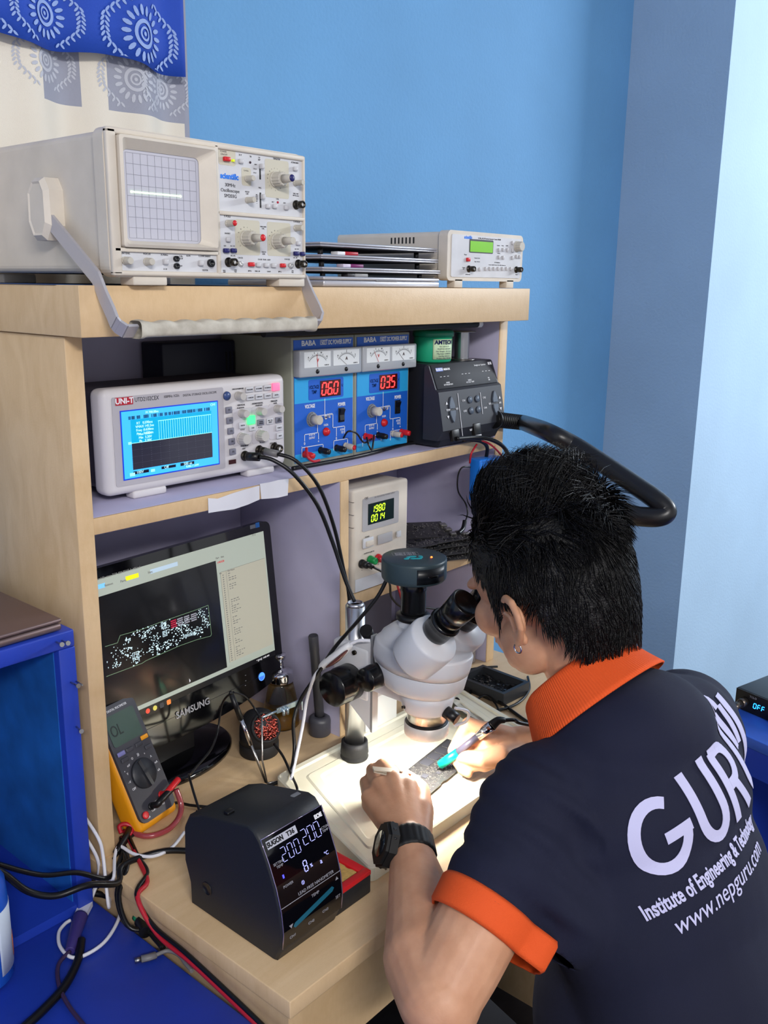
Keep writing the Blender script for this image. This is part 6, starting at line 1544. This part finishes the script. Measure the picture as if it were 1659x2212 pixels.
def textfn(s_, size, x, y, bold=0, wide=1, shear=0):
    def f(t):
        m = MB(); m.b = t; c = bpy.data.curves.new('t','FONT'); c.body = s_; c.size = size; c.align_x = 'LEFT'; c.offset = bold; c.extrude = 0; c.shear = shear; c.resolution_u = 3; c.fill_mode = 'FRONT'
        o = bpy.data.objects.new('t', c); COL.objects.link(o); me = bpy.data.meshes.new_from_object(o); t2 = bmesh.new(); t2.from_mesh(me)
        mp = {q: t.verts.new((x+q.co.x*wide, y+q.co.y, 0)) for q in t2.verts}
        for fa in t2.faces: t.faces.new([mp[q] for q in fa.verts])
        t2.free(); bpy.data.objects.remove(o); bpy.data.curves.remove(c); bpy.data.meshes.remove(me)
    return f
on_back(textfn('Institute of Engineering & Technology', .0215, GX-.018, GY-.026, .0006, .58), 'shirt_lettering')
on_back(textfn('www.nepguru.com', .0255, GX+.000, GY-.052, 0, .82, .2), 'shirt_lettering')
# ---------------------------------------------------------------- curtain at the upper left
CYv = D-.030
cu = thing('curtain', 'cream and grey patterned curtain hanging under a blue valance at the upper left', 'curtain', (.0,CYv,1.30))
def fold(x, z): return .011*math.sin(x*34+.6)+.005*math.sin(x*71+z*3)
xa, xb = -.42, Y_(411,250,CYv).x; xv = Y_(403,130,CYv-.022).x
zr = Y_(400,152,CYv).z; 
m = MB(); nx, nz = 110, 34
grey_f = mat('grey_curtain_cloth', (150,152,166), .8, bump=.2, bump_scale=800); cream_f = mat('cream_curtain_cloth', (222,214,200), .8, bump=.2, bump_scale=800)
xs1 = [Y_(u,200,CYv).x for u in (88,178,232,330,404)]; zpat = Y_(200,245,CYv).z-1.30
V = [[m.v((xa+(xb-xa)*i/nx, fold(xa+(xb-xa)*i/nx, 0), -.0+1.28*j/nz)) for j in range(nz+1)] for i in range(nx+1)]
for i in range(nx):
    x = xa+(xb-xa)*(i+.5)/nx
    for j in range(nz):
        z = 1.28*(j+.5)/nz; g_ = (xs1[0] < x < xs1[1] or x > xs1[2]) and z > zpat-.012*math.sin(x*18)
        if x < xs1[0]-.09 and int((x+2)*8)%2: g_ = z > zpat
        m.mi = 1 if g_ else 0; m._f([V[i][j],V[i+1][j],V[i+1][j+1],V[i][j+1]], True)
m.mi = 0; m.build('cloth', [cream_f, grey_f], cu, solid=.0012)
va_ = thing('valance', 'bright blue patterned valance across the top of the curtain', 'valance', (.0,CYv-.022,1.70))
zl = Y_(90,94,CYv-.022).z-1.70; zr_ = Y_(330,146,CYv-.022).z-1.70; xm = Y_(176,120,CYv-.02).x
def vz(x): return (zl if x < xm else zr_)+.004*math.sin(x*30)
m = MB(); m.grid(lambda u,v: ((lambda x: (x, fold(x+.02,0)*.9, vz(x)+( .95-vz(x))*v))(xa+(xv-xa)*u)), 130, 20)
m.build('cloth', mat('blue_valance_cloth', (26,70,176), .7, bump=.2, bump_scale=800), va_, solid=.0012)
def motif(m, cx, cz, R, surf):
    def ellp(x, z, a, la, lb, n=8):
        P = []
        for k in range(n):
            t = 2*PI*k/n; ex = la*math.cos(t); ez = lb*math.sin(t); X = x+ex*math.cos(a)-ez*math.sin(a); Z = z+ex*math.sin(a)+ez*math.cos(a)
            P.append(m.v(surf(X,Z)))
        m._f(P)
    def rg_(r0, r1, n=24):
        A = [m.v(surf(cx+r0*math.cos(2*PI*k/n), cz+r0*math.sin(2*PI*k/n))) for k in range(n)]; B = [m.v(surf(cx+r1*math.cos(2*PI*k/n), cz+r1*math.sin(2*PI*k/n))) for k in range(n)]
        for k in range(n): m._f([A[k],A[(k+1)%n],B[(k+1)%n],B[k]])
    for k in range(18): a = 2*PI*k/18; ellp(cx+R*.80*math.cos(a), cz+R*.80*math.sin(a), a, R*.19, R*.085)
    rg_(R*.36, R*.50); rg_(R*.17, R*.25); ellp(cx, cz, 0, R*.08, R*.08)
    for s in (-1,1):
        for k in range(14):
            t = k/13; X = cx+s*R*(1.25+.35*math.sin(t*PI)); Z = cz-R*1.1+2.2*R*t; X -= s*R*.9*max(0,abs(t-.5)*2-.4)
            for q in (-1,1): ellp(X+q*R*.10, Z, PI/2+q*.7, R*.13, R*.05)
m = MB()
for u,v,R in ((108,24,.033),(312,74,.040),(-60,80,.036)):
    p = Y_(u,v,CYv-.03); 
    motif(m, p.x, p.z-1.70, R, lambda X,Z: (min(X,xv), fold(min(X,xv)+.02,0)*.9-.0016, max(Z, vz(X)+.002)))
m.build('woven_motif', mat('pale_blue_weave', (140,164,216), .6), va_)['kind'] = 'stuff'
m = MB()
for u,v,R in ((105,128,.030),(292,172,.034),(365,190,.030)):
    p = Y_(u,v,CYv-.01); motif(m, p.x, p.z-1.30, R, lambda X,Z: (min(X,xb-.001), fold(min(X,xb-.001),0)-.0016, Z))
m.build('woven_motif', mat('pale_grey_weave', (182,184,194), .6), cu)['kind'] = 'stuff'
# ---------------------------------------------------------------- right desk and induction unit
bpy.data.objects.remove(t2)
A_ = Z_(1581,1576,.70); rz = math.atan2(-.247,.969)
cd_ = thing('corner_desk', 'blue desk at the right edge behind the person carrying a black unit', 'desk', (A_.x,A_.y,0), rz)
blt = mat('bright_blue_top', (52,100,210), .35, noise_amt=.12, noise_scale=20)
MB().box((0,-.55,.68),(.55,.045,.70),.001).build('desktop', blt, cd_); MB().box((.0,-.55,.63),(.018,.045,.68)).build('apron', blue_m, cd_)
MB().box((.02,-.54,0),(.04,-.50,.63)).build('leg', blue_m, cd_); MB().box((.0,.02,0),(.55,.04,.63)).build('side_panel', blue_m, cd_); MB().box((.45,-.50,.0),(.47,.02,.68)).build('back_panel', blue_m, cd_)
B_ = Z_(1588,1526,.7005)
ru = thing('controller_unit', 'black controller box with blue OFF display on the blue desk at the right edge', 'controller', (B_.x,B_.y,.7006), rz)
MB().box((0,-.14,0),(.18,0,.040),.0015).build('case', mat('grey_black_case', (46,50,54), .4), ru)
MB().box((-.002,-.14,.001),(.0,0,.039)).build('front_panel', blk, ru)
FX = Matrix(((0,0,-1,0),(-1,0,0,0),(0,1,0,0),(0,0,0,1)))        # text plane -> face looking to -x
m = MB(); 
for i,ch in enumerate('OFF'): 
    t_ = MB(); digit(t_, ch, 0, 0, .0095, .0052, .0013, 0, .1); m.merge(t_.b, M=Matrix.Translation((-.0022,-.038-.0085*i,.013)) @ Matrix(((0,1,0,0),(-1,0,0,0),(0,0,1,0),(0,0,0,1))))
m.build('display_digits', mat('blue_digits', (40,150,255), .4, emit=3.5), ru)
m = MB(); glyphs(m, 'T12-D', .0055, Matrix.Translation((-.0022,-.036,.032)) @ FX); m.build('lettering', mat('grey_print'), ru)
m = MB(); m.cyl((-.002,-.020,.019),(-.016,-.020,.018),.0085,seg=20); m.cyl((-.016,-.020,.018),(-.034,-.019,.012),.0070,.0062,seg=18); m.cyl((-.034,-.019,.012),(-.050,-.018,.007),.0050,.0035,seg=14); m.build('aviation_plug', mat('plug_bronze', (110,100,92), .3, .8), ru)
m = MB(); m.cyl((-.002,-.085,.014),(-.013,-.085,.014),.0075,seg=22); m.build('knob', mat('plug_bronze'), ru)
# ---------------------------------------------------------------- chair under the person
ch = thing('chair', 'chair with grey armrest and pinkish seat under the seated person', 'chair', (.34,-.72,0))
MB().box((-.21,-.16,.345),(.21,.22,.385),.02,3).build('seat', mat('dusty_pink_seat', (150,128,134), .7), ch)
MB().box((.15,-.06,.30),(.33,-.02,.335)).build('arm_bar', blk, ch)
for x,y in ((-.18,-.13),(.18,-.13),(-.18,.19),(.18,.19)): MB().cyl((x,y,0),(x*.95,y*.95,.346),.014,seg=14).build('leg', blk, ch)
MB().box((.30,-.22,.60),(.34,.08,.625),.008,3).build('armrest', mat('arm_grey', (74,74,80), .5), ch); MB().box((.31,-.06,.30),(.33,-.02,.602)).build('arm_post', blk, ch)
# ---------------------------------------------------------------- blue bottle at the left edge
bp = Z_(-42,2118,TZ); bo_ = thing('bottle', 'blue plastic bottle with white and orange label at the blue table left edge', 'bottle', (bp.x,bp.y,TZ+.0005))
MB().lathe([(0,0),(.030,0),(.036,.006),(.0365,.10),(.035,.125),(.024,.145),(.012,.155),(.012,.170),(0,.170)], seg=36).build('body', mat('bottle_blue', (30,90,200), .25), bo_)
m = MB(); m.grid(lambda u,v: (.0369*math.cos(R_(-75+80*u)), .0369*math.sin(R_(-75+80*u)), .018+.078*v), 16, 3); lb_ = m.build('label', mat('label_white', (200,212,228), .5), bo_, solid=.0003)
m = MB(); m.grid(lambda u,v: (.0374*math.cos(R_(-35+34*u)), .0374*math.sin(R_(-35+34*u)), .026+.026*v), 10, 3); m.build('label_patch', mat('label_orange', (206,110,70), .5), lb_, solid=.0002)
# ---------------------------------------------------------------- cables
ck = mat('black_cable', (12,11,13), .35); cw = mat('white_cable', (214,214,222), .4); cr_ = mat('red_cable', (176,28,44), .4); cg = mat('grey_cable', (112,110,112), .45)
def cable(pts, r, m, label, name='cable', cat='cable', seg=8, group=None):
    return tag(MB().tube(pts, r, seg).build(name, m), label, cat, group)
d0 = Vector((0,-1,0))
p_ = Y_(545,988,.03)
cable([Y_(535,986,.022), Y_(560,987,.006)], .0062, ck, 'thick black probe plug on the left socket of the storage oscilloscope', 'probe_plug', 'plug', 16)
cable([Y_(560,987,.005), Y_(590,994,-.01), Y_(635,1025,-.03), Y_(685,1090,-.045), Y_(718,1170,-.055), Y_(745,1250,-.07), X_(766,1300,.361)], .0030, ck, 'black probe cable dropping in a curve from left oscilloscope socket to the chrome post')
cable([Y_(572,975,.018), Y_(600,981,.0)], .0052, cg, 'grey probe plug on the middle socket of the storage oscilloscope', 'probe_plug', 'plug', 16)
cable([Y_(600,981,-.001), Y_(640,996,-.02), Y_(688,1050,-.035), Y_(722,1140,-.04), Y_(742,1230,-.045), Y_(754,1290,-.045), Y_(757,1400,-.04), Y_(757,1520,-.035), Z_(757,1585,.754)], .0028, ck, 'second black probe cable hanging behind the chrome post')
cable([X_(838,1246,.345), X_(815,1290,.335), X_(770,1345,.32), X_(722,1400,.31), X_(690,1450,.30), Y_(650,1510,-.02), Y_(634,1560,-.02), Y_(636,1620,-.03), Y_(626,1672,-.045), Z_(600,1690,.755), Z_(540,1712,.755), Z_(470,1752,.755)], .0028, ck, 'black cable from the microscope camera passing left of the chrome post to the bench')
w_ = [X_(800,1376,.33), X_(770,1380,.325), X_(756,1392,.32)]
sw = thing('inline_switch', 'white oval inline switch on a white cable in front of the post', 'switch', tuple(X_(727,1418,.31)))
m = MB(); m.T = Matrix.Translation(-Vector(sw.location)); m.tube([X_(692,1444,.305), X_(704,1433,.307), X_(727,1418,.31), X_(748,1400,.315), X_(758,1391,.318)], lambda t: .0035+.0075*math.sin(PI*min(1,max(0,t)))**.6, 16, flat=.7); m.build('body', white_m, sw)
m = MB(); m.T = Matrix.Translation(-Vector(sw.location)); m.tube([X_(705,1441,.296), X_(727,1426,.300), X_(750,1405,.306)], lambda t: .002+.0045*math.sin(PI*t), 12, flat=.5); m.build('button', mat('brown_switch', (84,40,40), .3), sw)
cable([X_(692,1445,.305), X_(678,1464,.30), Y_(663,1510,-.03), Y_(655,1560,-.03), Y_(643,1620,-.035), Y_(634,1660,-.045), Z_(629,1682,.778)], .0026, cw, 'white cable hanging from the inline switch down to the tray edge')
cable([X_(757,1391,.318), X_(775,1384,.325), X_(800,1384,.335)], .0026, cw, 'short white cable from inline switch to the microscope')
cable([Vector((.372,-.262,.905)), Vector((.392,-.270,.895)), Vector((.400,-.262,.875)), Vector((.388,-.250,.868))], .0022, cw, 'white wire looping into the ring light')
cable([Y_(785,1216,-.010), Y_(806,1225,-.024)], .0045, ck, 'black banana plug in the lab supply', 'banana_plug', 'plug', 14)
cable([Y_(806,1225,-.026), Y_(832,1240,-.03), Y_(842,1262,-.02), Y_(846,1290,.0), Y_(870,1312,.02), Y_(910,1312,.03), Y_(960,1318,.03)], .0020, ck, 'thin black lead from the lab supply running behind the camera tube')
cable([Y_(818,1205,-.02), Y_(848,1235,-.015), Y_(860,1270,-.005), Y_(872,1310,.01)], .0019, cr_, 'thin red lead from the lab supply')
z5 = .7540
cable([Z_(1005,1448,z5), Z_(1040,1442,z5), Z_(1075,1440,z5)], .0022, ck, 'black cable lying across the bench behind the parts box')
cable([Z_(1140,1462,z5), Z_(1143,1490,z5), Z_(1120,1518,z5), Z_(1075,1534,z5), Z_(1020,1532,z5)], .0024, ck, 'black cable looping in front of the parts box')
cable([Z_(1003,1465,z5), Z_(1018,1480,z5), Z_(1010,1512,z5), Z_(985,1535,z5)], .0022, ck, 'black cable loop right of the zoom housing')
cable([Z_(1018,1528,z5), Z_(1035,1508,z5+.004), Z_(1052,1503,z5+.006), Z_(1070,1520,z5+.002), Z_(1082,1545,z5)], .0018, ck, 'thin black cable arching beside the work tray')
cable([Z_(985,1512,.765), Z_(1012,1535,.760), Z_(1024,1552,.757)], .0055, ck, 'black plug lying at the back right corner of the tray', 'plug', 'plug', 14)
cable([Z_(975,1522,.776), Z_(1000,1545,.776), Z_(1032,1562,.776)], .0050, mat('olive_pen', (70,66,52), .4), 'grey pen shaped tool with a yellow band lying on the tray edge', 'marker_pen', 'pen', 14)
# hot-air station and meter cables at the right post
cable([Y_(985,948,-.025), Y_(1030,945,-.03), Y_(1062,950,-.04), Y_(1090,968,-.04), Y_(1100,1000,-.03), Y_(1101,1060,-.01), Y_(1098,1140,.02)], .0038, ck, 'thick black cable running from beneath the hot-air station down the right post')
cable([Y_(1010,952,-.02), Y_(1050,955,-.03), Y_(1080,980,-.03), Y_(1094,1010,-.03), Y_(1093,1070,-.01)], .0018, cr_, 'thin red cable beside the thick black cable at the right post')
cable([Y_(1000,950,-.018), Y_(1035,952,-.026), Y_(1052,965,-.024), Y_(1050,990,-.018)], .0035, ck, 'black cable entering the top of the blue meter')
cable([Y_(1030,960,-.02), Y_(1018,980,-.02), Y_(1015,1000,-.012)], .0018, cr_, 'short red wire curling above the blue meter')
cable([Y_(1016,1009,-.02), Y_(998,1010,-.02), Y_(989,1030,-.01), Y_(990,1062,.0), Y_(1006,1088,.01), Y_(1010,1110,.005), Y_(1003,1132,.0)], .0014, ck, 'thin black wire looping left of the blue meter')
cable([Y_(1004,1125,-.004), Y_(1000,1142,-.008), Y_(990,1152,-.012)], .0040, ck, 'black crocodile clip resting on the circuit board stack', 'clip', 'clip', 12)
# leads on the blue power supplies
cable([Y_(662,968,.035), Y_(664,985,.025), Y_(676,996,.02), Y_(690,994,.02)], .0022, cr_, 'red lead hanging from the left blue power supply')
cable([Y_(742,946,.035), Y_(752,932,.02), Y_(770,936,.02), Y_(786,956,.025), Y_(803,948,.03)], .0015, ck, 'thin black lead bridging the two blue power supplies')
cable([Y_(808,940,.03), Y_(806,958,.02), Y_(803,972,.018), Y_(796,960,.02), Y_(792,945,.03)], .0015, ck, 'small black wire loop under the right power supply')
cable([Z_(632,1012,1.2005), Z_(700,1000,1.2005), Z_(790,982,1.2005), Z_(880,958,1.2005), Z_(930,956,1.2005)], .0034, ck, 'black cable lying along the shelf in front of the blue supplies')
# soldering station cables
cable([Z_(425,1752,.757), Vector((.05,-.135,.78)), Y_(412,1690,-.06), Y_(415,1668,-.03), Y_(455,1620,.0), Y_(470,1580,.03), Y_(480,1520,.03), Y_(500,1496,.012)], .0016, ck, 'thin black wire arcing from behind the soldering station to the probe grip')
cable([Y_(504,1495,.012), Y_(530,1505,.02), Y_(550,1530,.015), Y_(562,1552,.002)], .0014, ck, 'thin wire drooping from probe grip to the wire stand')
cable([Y_(592,1607,.01), Y_(612,1635,-.02), Y_(630,1675,-.06), Y_(641,1700,-.10), Z_(645,1720,.774)], .0020, ck, 'black wire running from the tip cleaner over the tray edge')
cable([Z_(470,1745,z5), Z_(415,1740,z5), Z_(375,1735,z5), Z_(340,1760,z5), Z_(310,1790,z5), Z_(280,1810,z5), Z_(262,1835,z5), Z_(245,1855,z5)], .0020, ck, 'black wire passing the multimeter towards the cable knot')
z7 = TZ+.0045
cable([Z_(405,1838,.757), Z_(360,1838,.756), Z_(310,1850,.755), Z_(262,1872,.756), Vector((-.036,-.055,.750)), Y_(190,1912,-.060), Y_(120,1935,-.050), Y_(60,1925,-.040), Y_(5,1885,-.035), Y_(-50,1860,-.03)], .0040, ck, 'thick black mains cable leaving the soldering station to the left')
cable([Z_(262,1810,z5), Z_(262,1850,z5), Vector((-.037,-.035,.748)), Y_(165,1885,-.030), Y_(90,1890,-.026), Y_(0,1868,-.024), Y_(-50,1850,-.024)], .0032, ck, 'black cable crossing the foot of the blue box')
cable([Z_(240,1890,z7+.02), Z_(200,1925,z7+.004), Z_(230,1935,z7), Z_(270,1960,z7), Z_(300,1985,z7)], .0040, ck, 'black cable ending in a plug with a green band')
tag(MB().cyl(Z_(293,1980,z7), Z_(300,1986,z7),.0050,seg=16).build('cable_band', mat('green_band', (20,130,90), .4)), 'green band round the black plug on the blue table', 'band')
cable([Z_(303,1990,z7+.001), Z_(310,2002,z7+.001), Z_(314,2015,z7+.001)], .0075, ck, 'glossy black plug behind the green band', 'plug', 'plug', 14)
edge = lambda v: Vector((-.036, v, .752))
cable([Z_(268,1795,z5), Z_(285,1825,z5), Z_(303,1865,z5), Z_(318,1905,.7535), Vector((-.038,-.10,.752)), Vector((-.0405,-.14,.725)), Vector((-.041,-.20,.722)), Vector((-.042,-.26,.716)), Vector((-.046,-.33,.712)), Vector((-.048,-.40,.708))], .0030, cr_, 'red cable running down the left side of the bench')
cable([Z_(275,1800,z5+.002), Z_(298,1850,z5), Z_(318,1885,z5), Vector((-.036,-.095,.754)), Vector((-.0395,-.13,.732)), Vector((-.0405,-.19,.729)), Vector((-.041,-.25,.722)), Vector((-.044,-.32,.716)), Vector((-.050,-.40,.710))], .0028, ck, 'black cable paired with the red cable down the bench side')
for k, off in enumerate((0,.006)):
    cable([Z_(262+k*8,1830,z5), Z_(270+k*6,1868,z5), Vector((-.0385,-.055-off,.735)), Vector((-.046,-.085-off,.712)), Z_(315+k*7,2010,z7), Z_(335+k*5,2030,z7), Z_(350+k*4,2048,z7)], .0026, ck, ('outer','inner')[k]+' black cable of the pair hanging over the bench side onto the blue table')
# white charging cables
cable([Vector((-.034,.06,.84)), Vector((-.034,.02,.815)), Y_(212,1810,-.012), Y_(222,1845,-.02), Vector((-.040,-.035,.742)), Vector((-.044,-.045,.715)), Z_(238,1925,z7)], .0022, cw, 'white cable coming down between blue box and post')
cable([Z_(398,1798,.757), Z_(370,1832,.756), Z_(330,1850,.756), Z_(290,1845,.758), Z_(258,1828,.760), Z_(248,1850,.758), Vector((-.036,-.045,.750)), Z_(215,1905,z7+.02), Z_(198,1940,z7)], .0022, cw, 'white cable curving from the soldering station to the USB plug')
cable([Vector((-.036,.05,.80)), Vector((-.037,.01,.785)), Z_(212,1860,z7+.05), Z_(210,1900,z7+.02), Z_(196,1940,z7)], .0022, cw, 'short white cable dropping to the USB plug beside the blue box')
cable([Z_(232,1845,z7+.03), Z_(250,1880,z7+.01), Z_(262,1930,z7), Z_(258,1980,z7), Z_(230,2030,z7), Z_(190,2060,z7), Z_(155,2068,z7), Z_(130,2045,z7), Z_(127,2015,z7), Z_(140,1996,z7), Z_(152,1988,z7)], .0022, cw, 'white cable lying in a large loop on the blue table')
up_ = thing('usb_plug', 'white USB plug on the blue table', 'plug', tuple(Z_(182,1962,TZ+.001)))
m = MB(); m.T = Matrix.Translation(-Vector(up_.location)); a = Z_(192,1942,TZ+.005); b = Z_(172,1982,TZ+.005); x_,y_,z_,L_ = M_basis(a,b); s_ = z_.cross(Vector((0,0,1))).normalized()
P4 = [a+s_*.002, a+s_*.0078+z_*.008, b+s_*.0072, b-s_*.0072, a-s_*.0078+z_*.008, a-s_*.002]
A4 = [m.v(p+Vector((0,0,.0035))) for p in P4]; B4 = [m.v(p-Vector((0,0,.0035))) for p in P4]; m._f(A4); m._f(B4[::-1])
for i in range(6): m._f([A4[i],B4[i],B4[(i+1)%6],A4[(i+1)%6]])
m.build('shell', cw, up_)
cable([Z_(174,1980,TZ+.0085), Z_(166,2005,TZ+.0085), Z_(157,2035,TZ+.0075), Z_(151,2055,TZ+.006)], lambda t: .0090-.0035*t, mat('violet_adapter', (56,46,110), .4), 'dark violet USB socket end joined to the white plug', 'usb_socket', 'socket', 14)
cable([Z_(151,2055,TZ+.006), Z_(126,2085,z7), Z_(128,2130,z7), Z_(150,2175,z7), Z_(190,2225,z7)], .0024, mat('violet_cable', (52,36,70), .45), 'thin violet cable trailing toward the bottom of the blue table')
cable([Z_(176,2030,z7+.003), Z_(168,2075,z7), Z_(140,2130,z7), Z_(95,2180,z7), Z_(40,2230,z7)], .0050, ck, 'thick glossy black cable at the lower left of the blue table')
mu = thing('mini_usb_plug', 'grey mini USB plug lying on the blue table by the bench side', 'plug', tuple(Z_(320,2068,TZ+.001)))
m = MB(); m.T = Matrix.Translation(-Vector(mu.location)); m.tube([Z_(305,2072,TZ+.005), Z_(322,2068,TZ+.005), Z_(337,2063,TZ+.005)], .0048, 6, flat=.8, spline=False); m.build('shell', cg, mu)
m = MB(); m.T = Matrix.Translation(-Vector(mu.location)); m.cyl(Z_(291,2076,TZ+.005), Z_(305,2072,TZ+.005), .0030, seg=8); m.build('contact', steel, mu)
m = MB(); m.T = Matrix.Translation(-Vector(mu.location)); m.tube([Z_(337,2063,TZ+.005), Z_(362,2054,TZ+.005), Z_(385,2062,TZ+.005), Z_(400,2080,TZ+.005), Z_(415,2098,TZ+.005)], .0024, 8); m.build('cable', cg, mu)
# knot of red and black leads by the multimeter
cable([Z_(262,1800,.757), Z_(258,1785,.764), Z_(272,1780,.766), Z_(286,1790,.760), Z_(276,1806,.756), Z_(262,1812,.756)], .0030, cr_, 'red lead coiled by the foot of the left post')
cable([Z_(285,1775,.757), Z_(275,1800,.762), Z_(262,1822,.760), Z_(250,1842,.757)], .0042, ck, 'black lead bundle by the foot of the left post')
# wall smudges
sm_ = mat('wall_smudge', (88,112,150), .8)
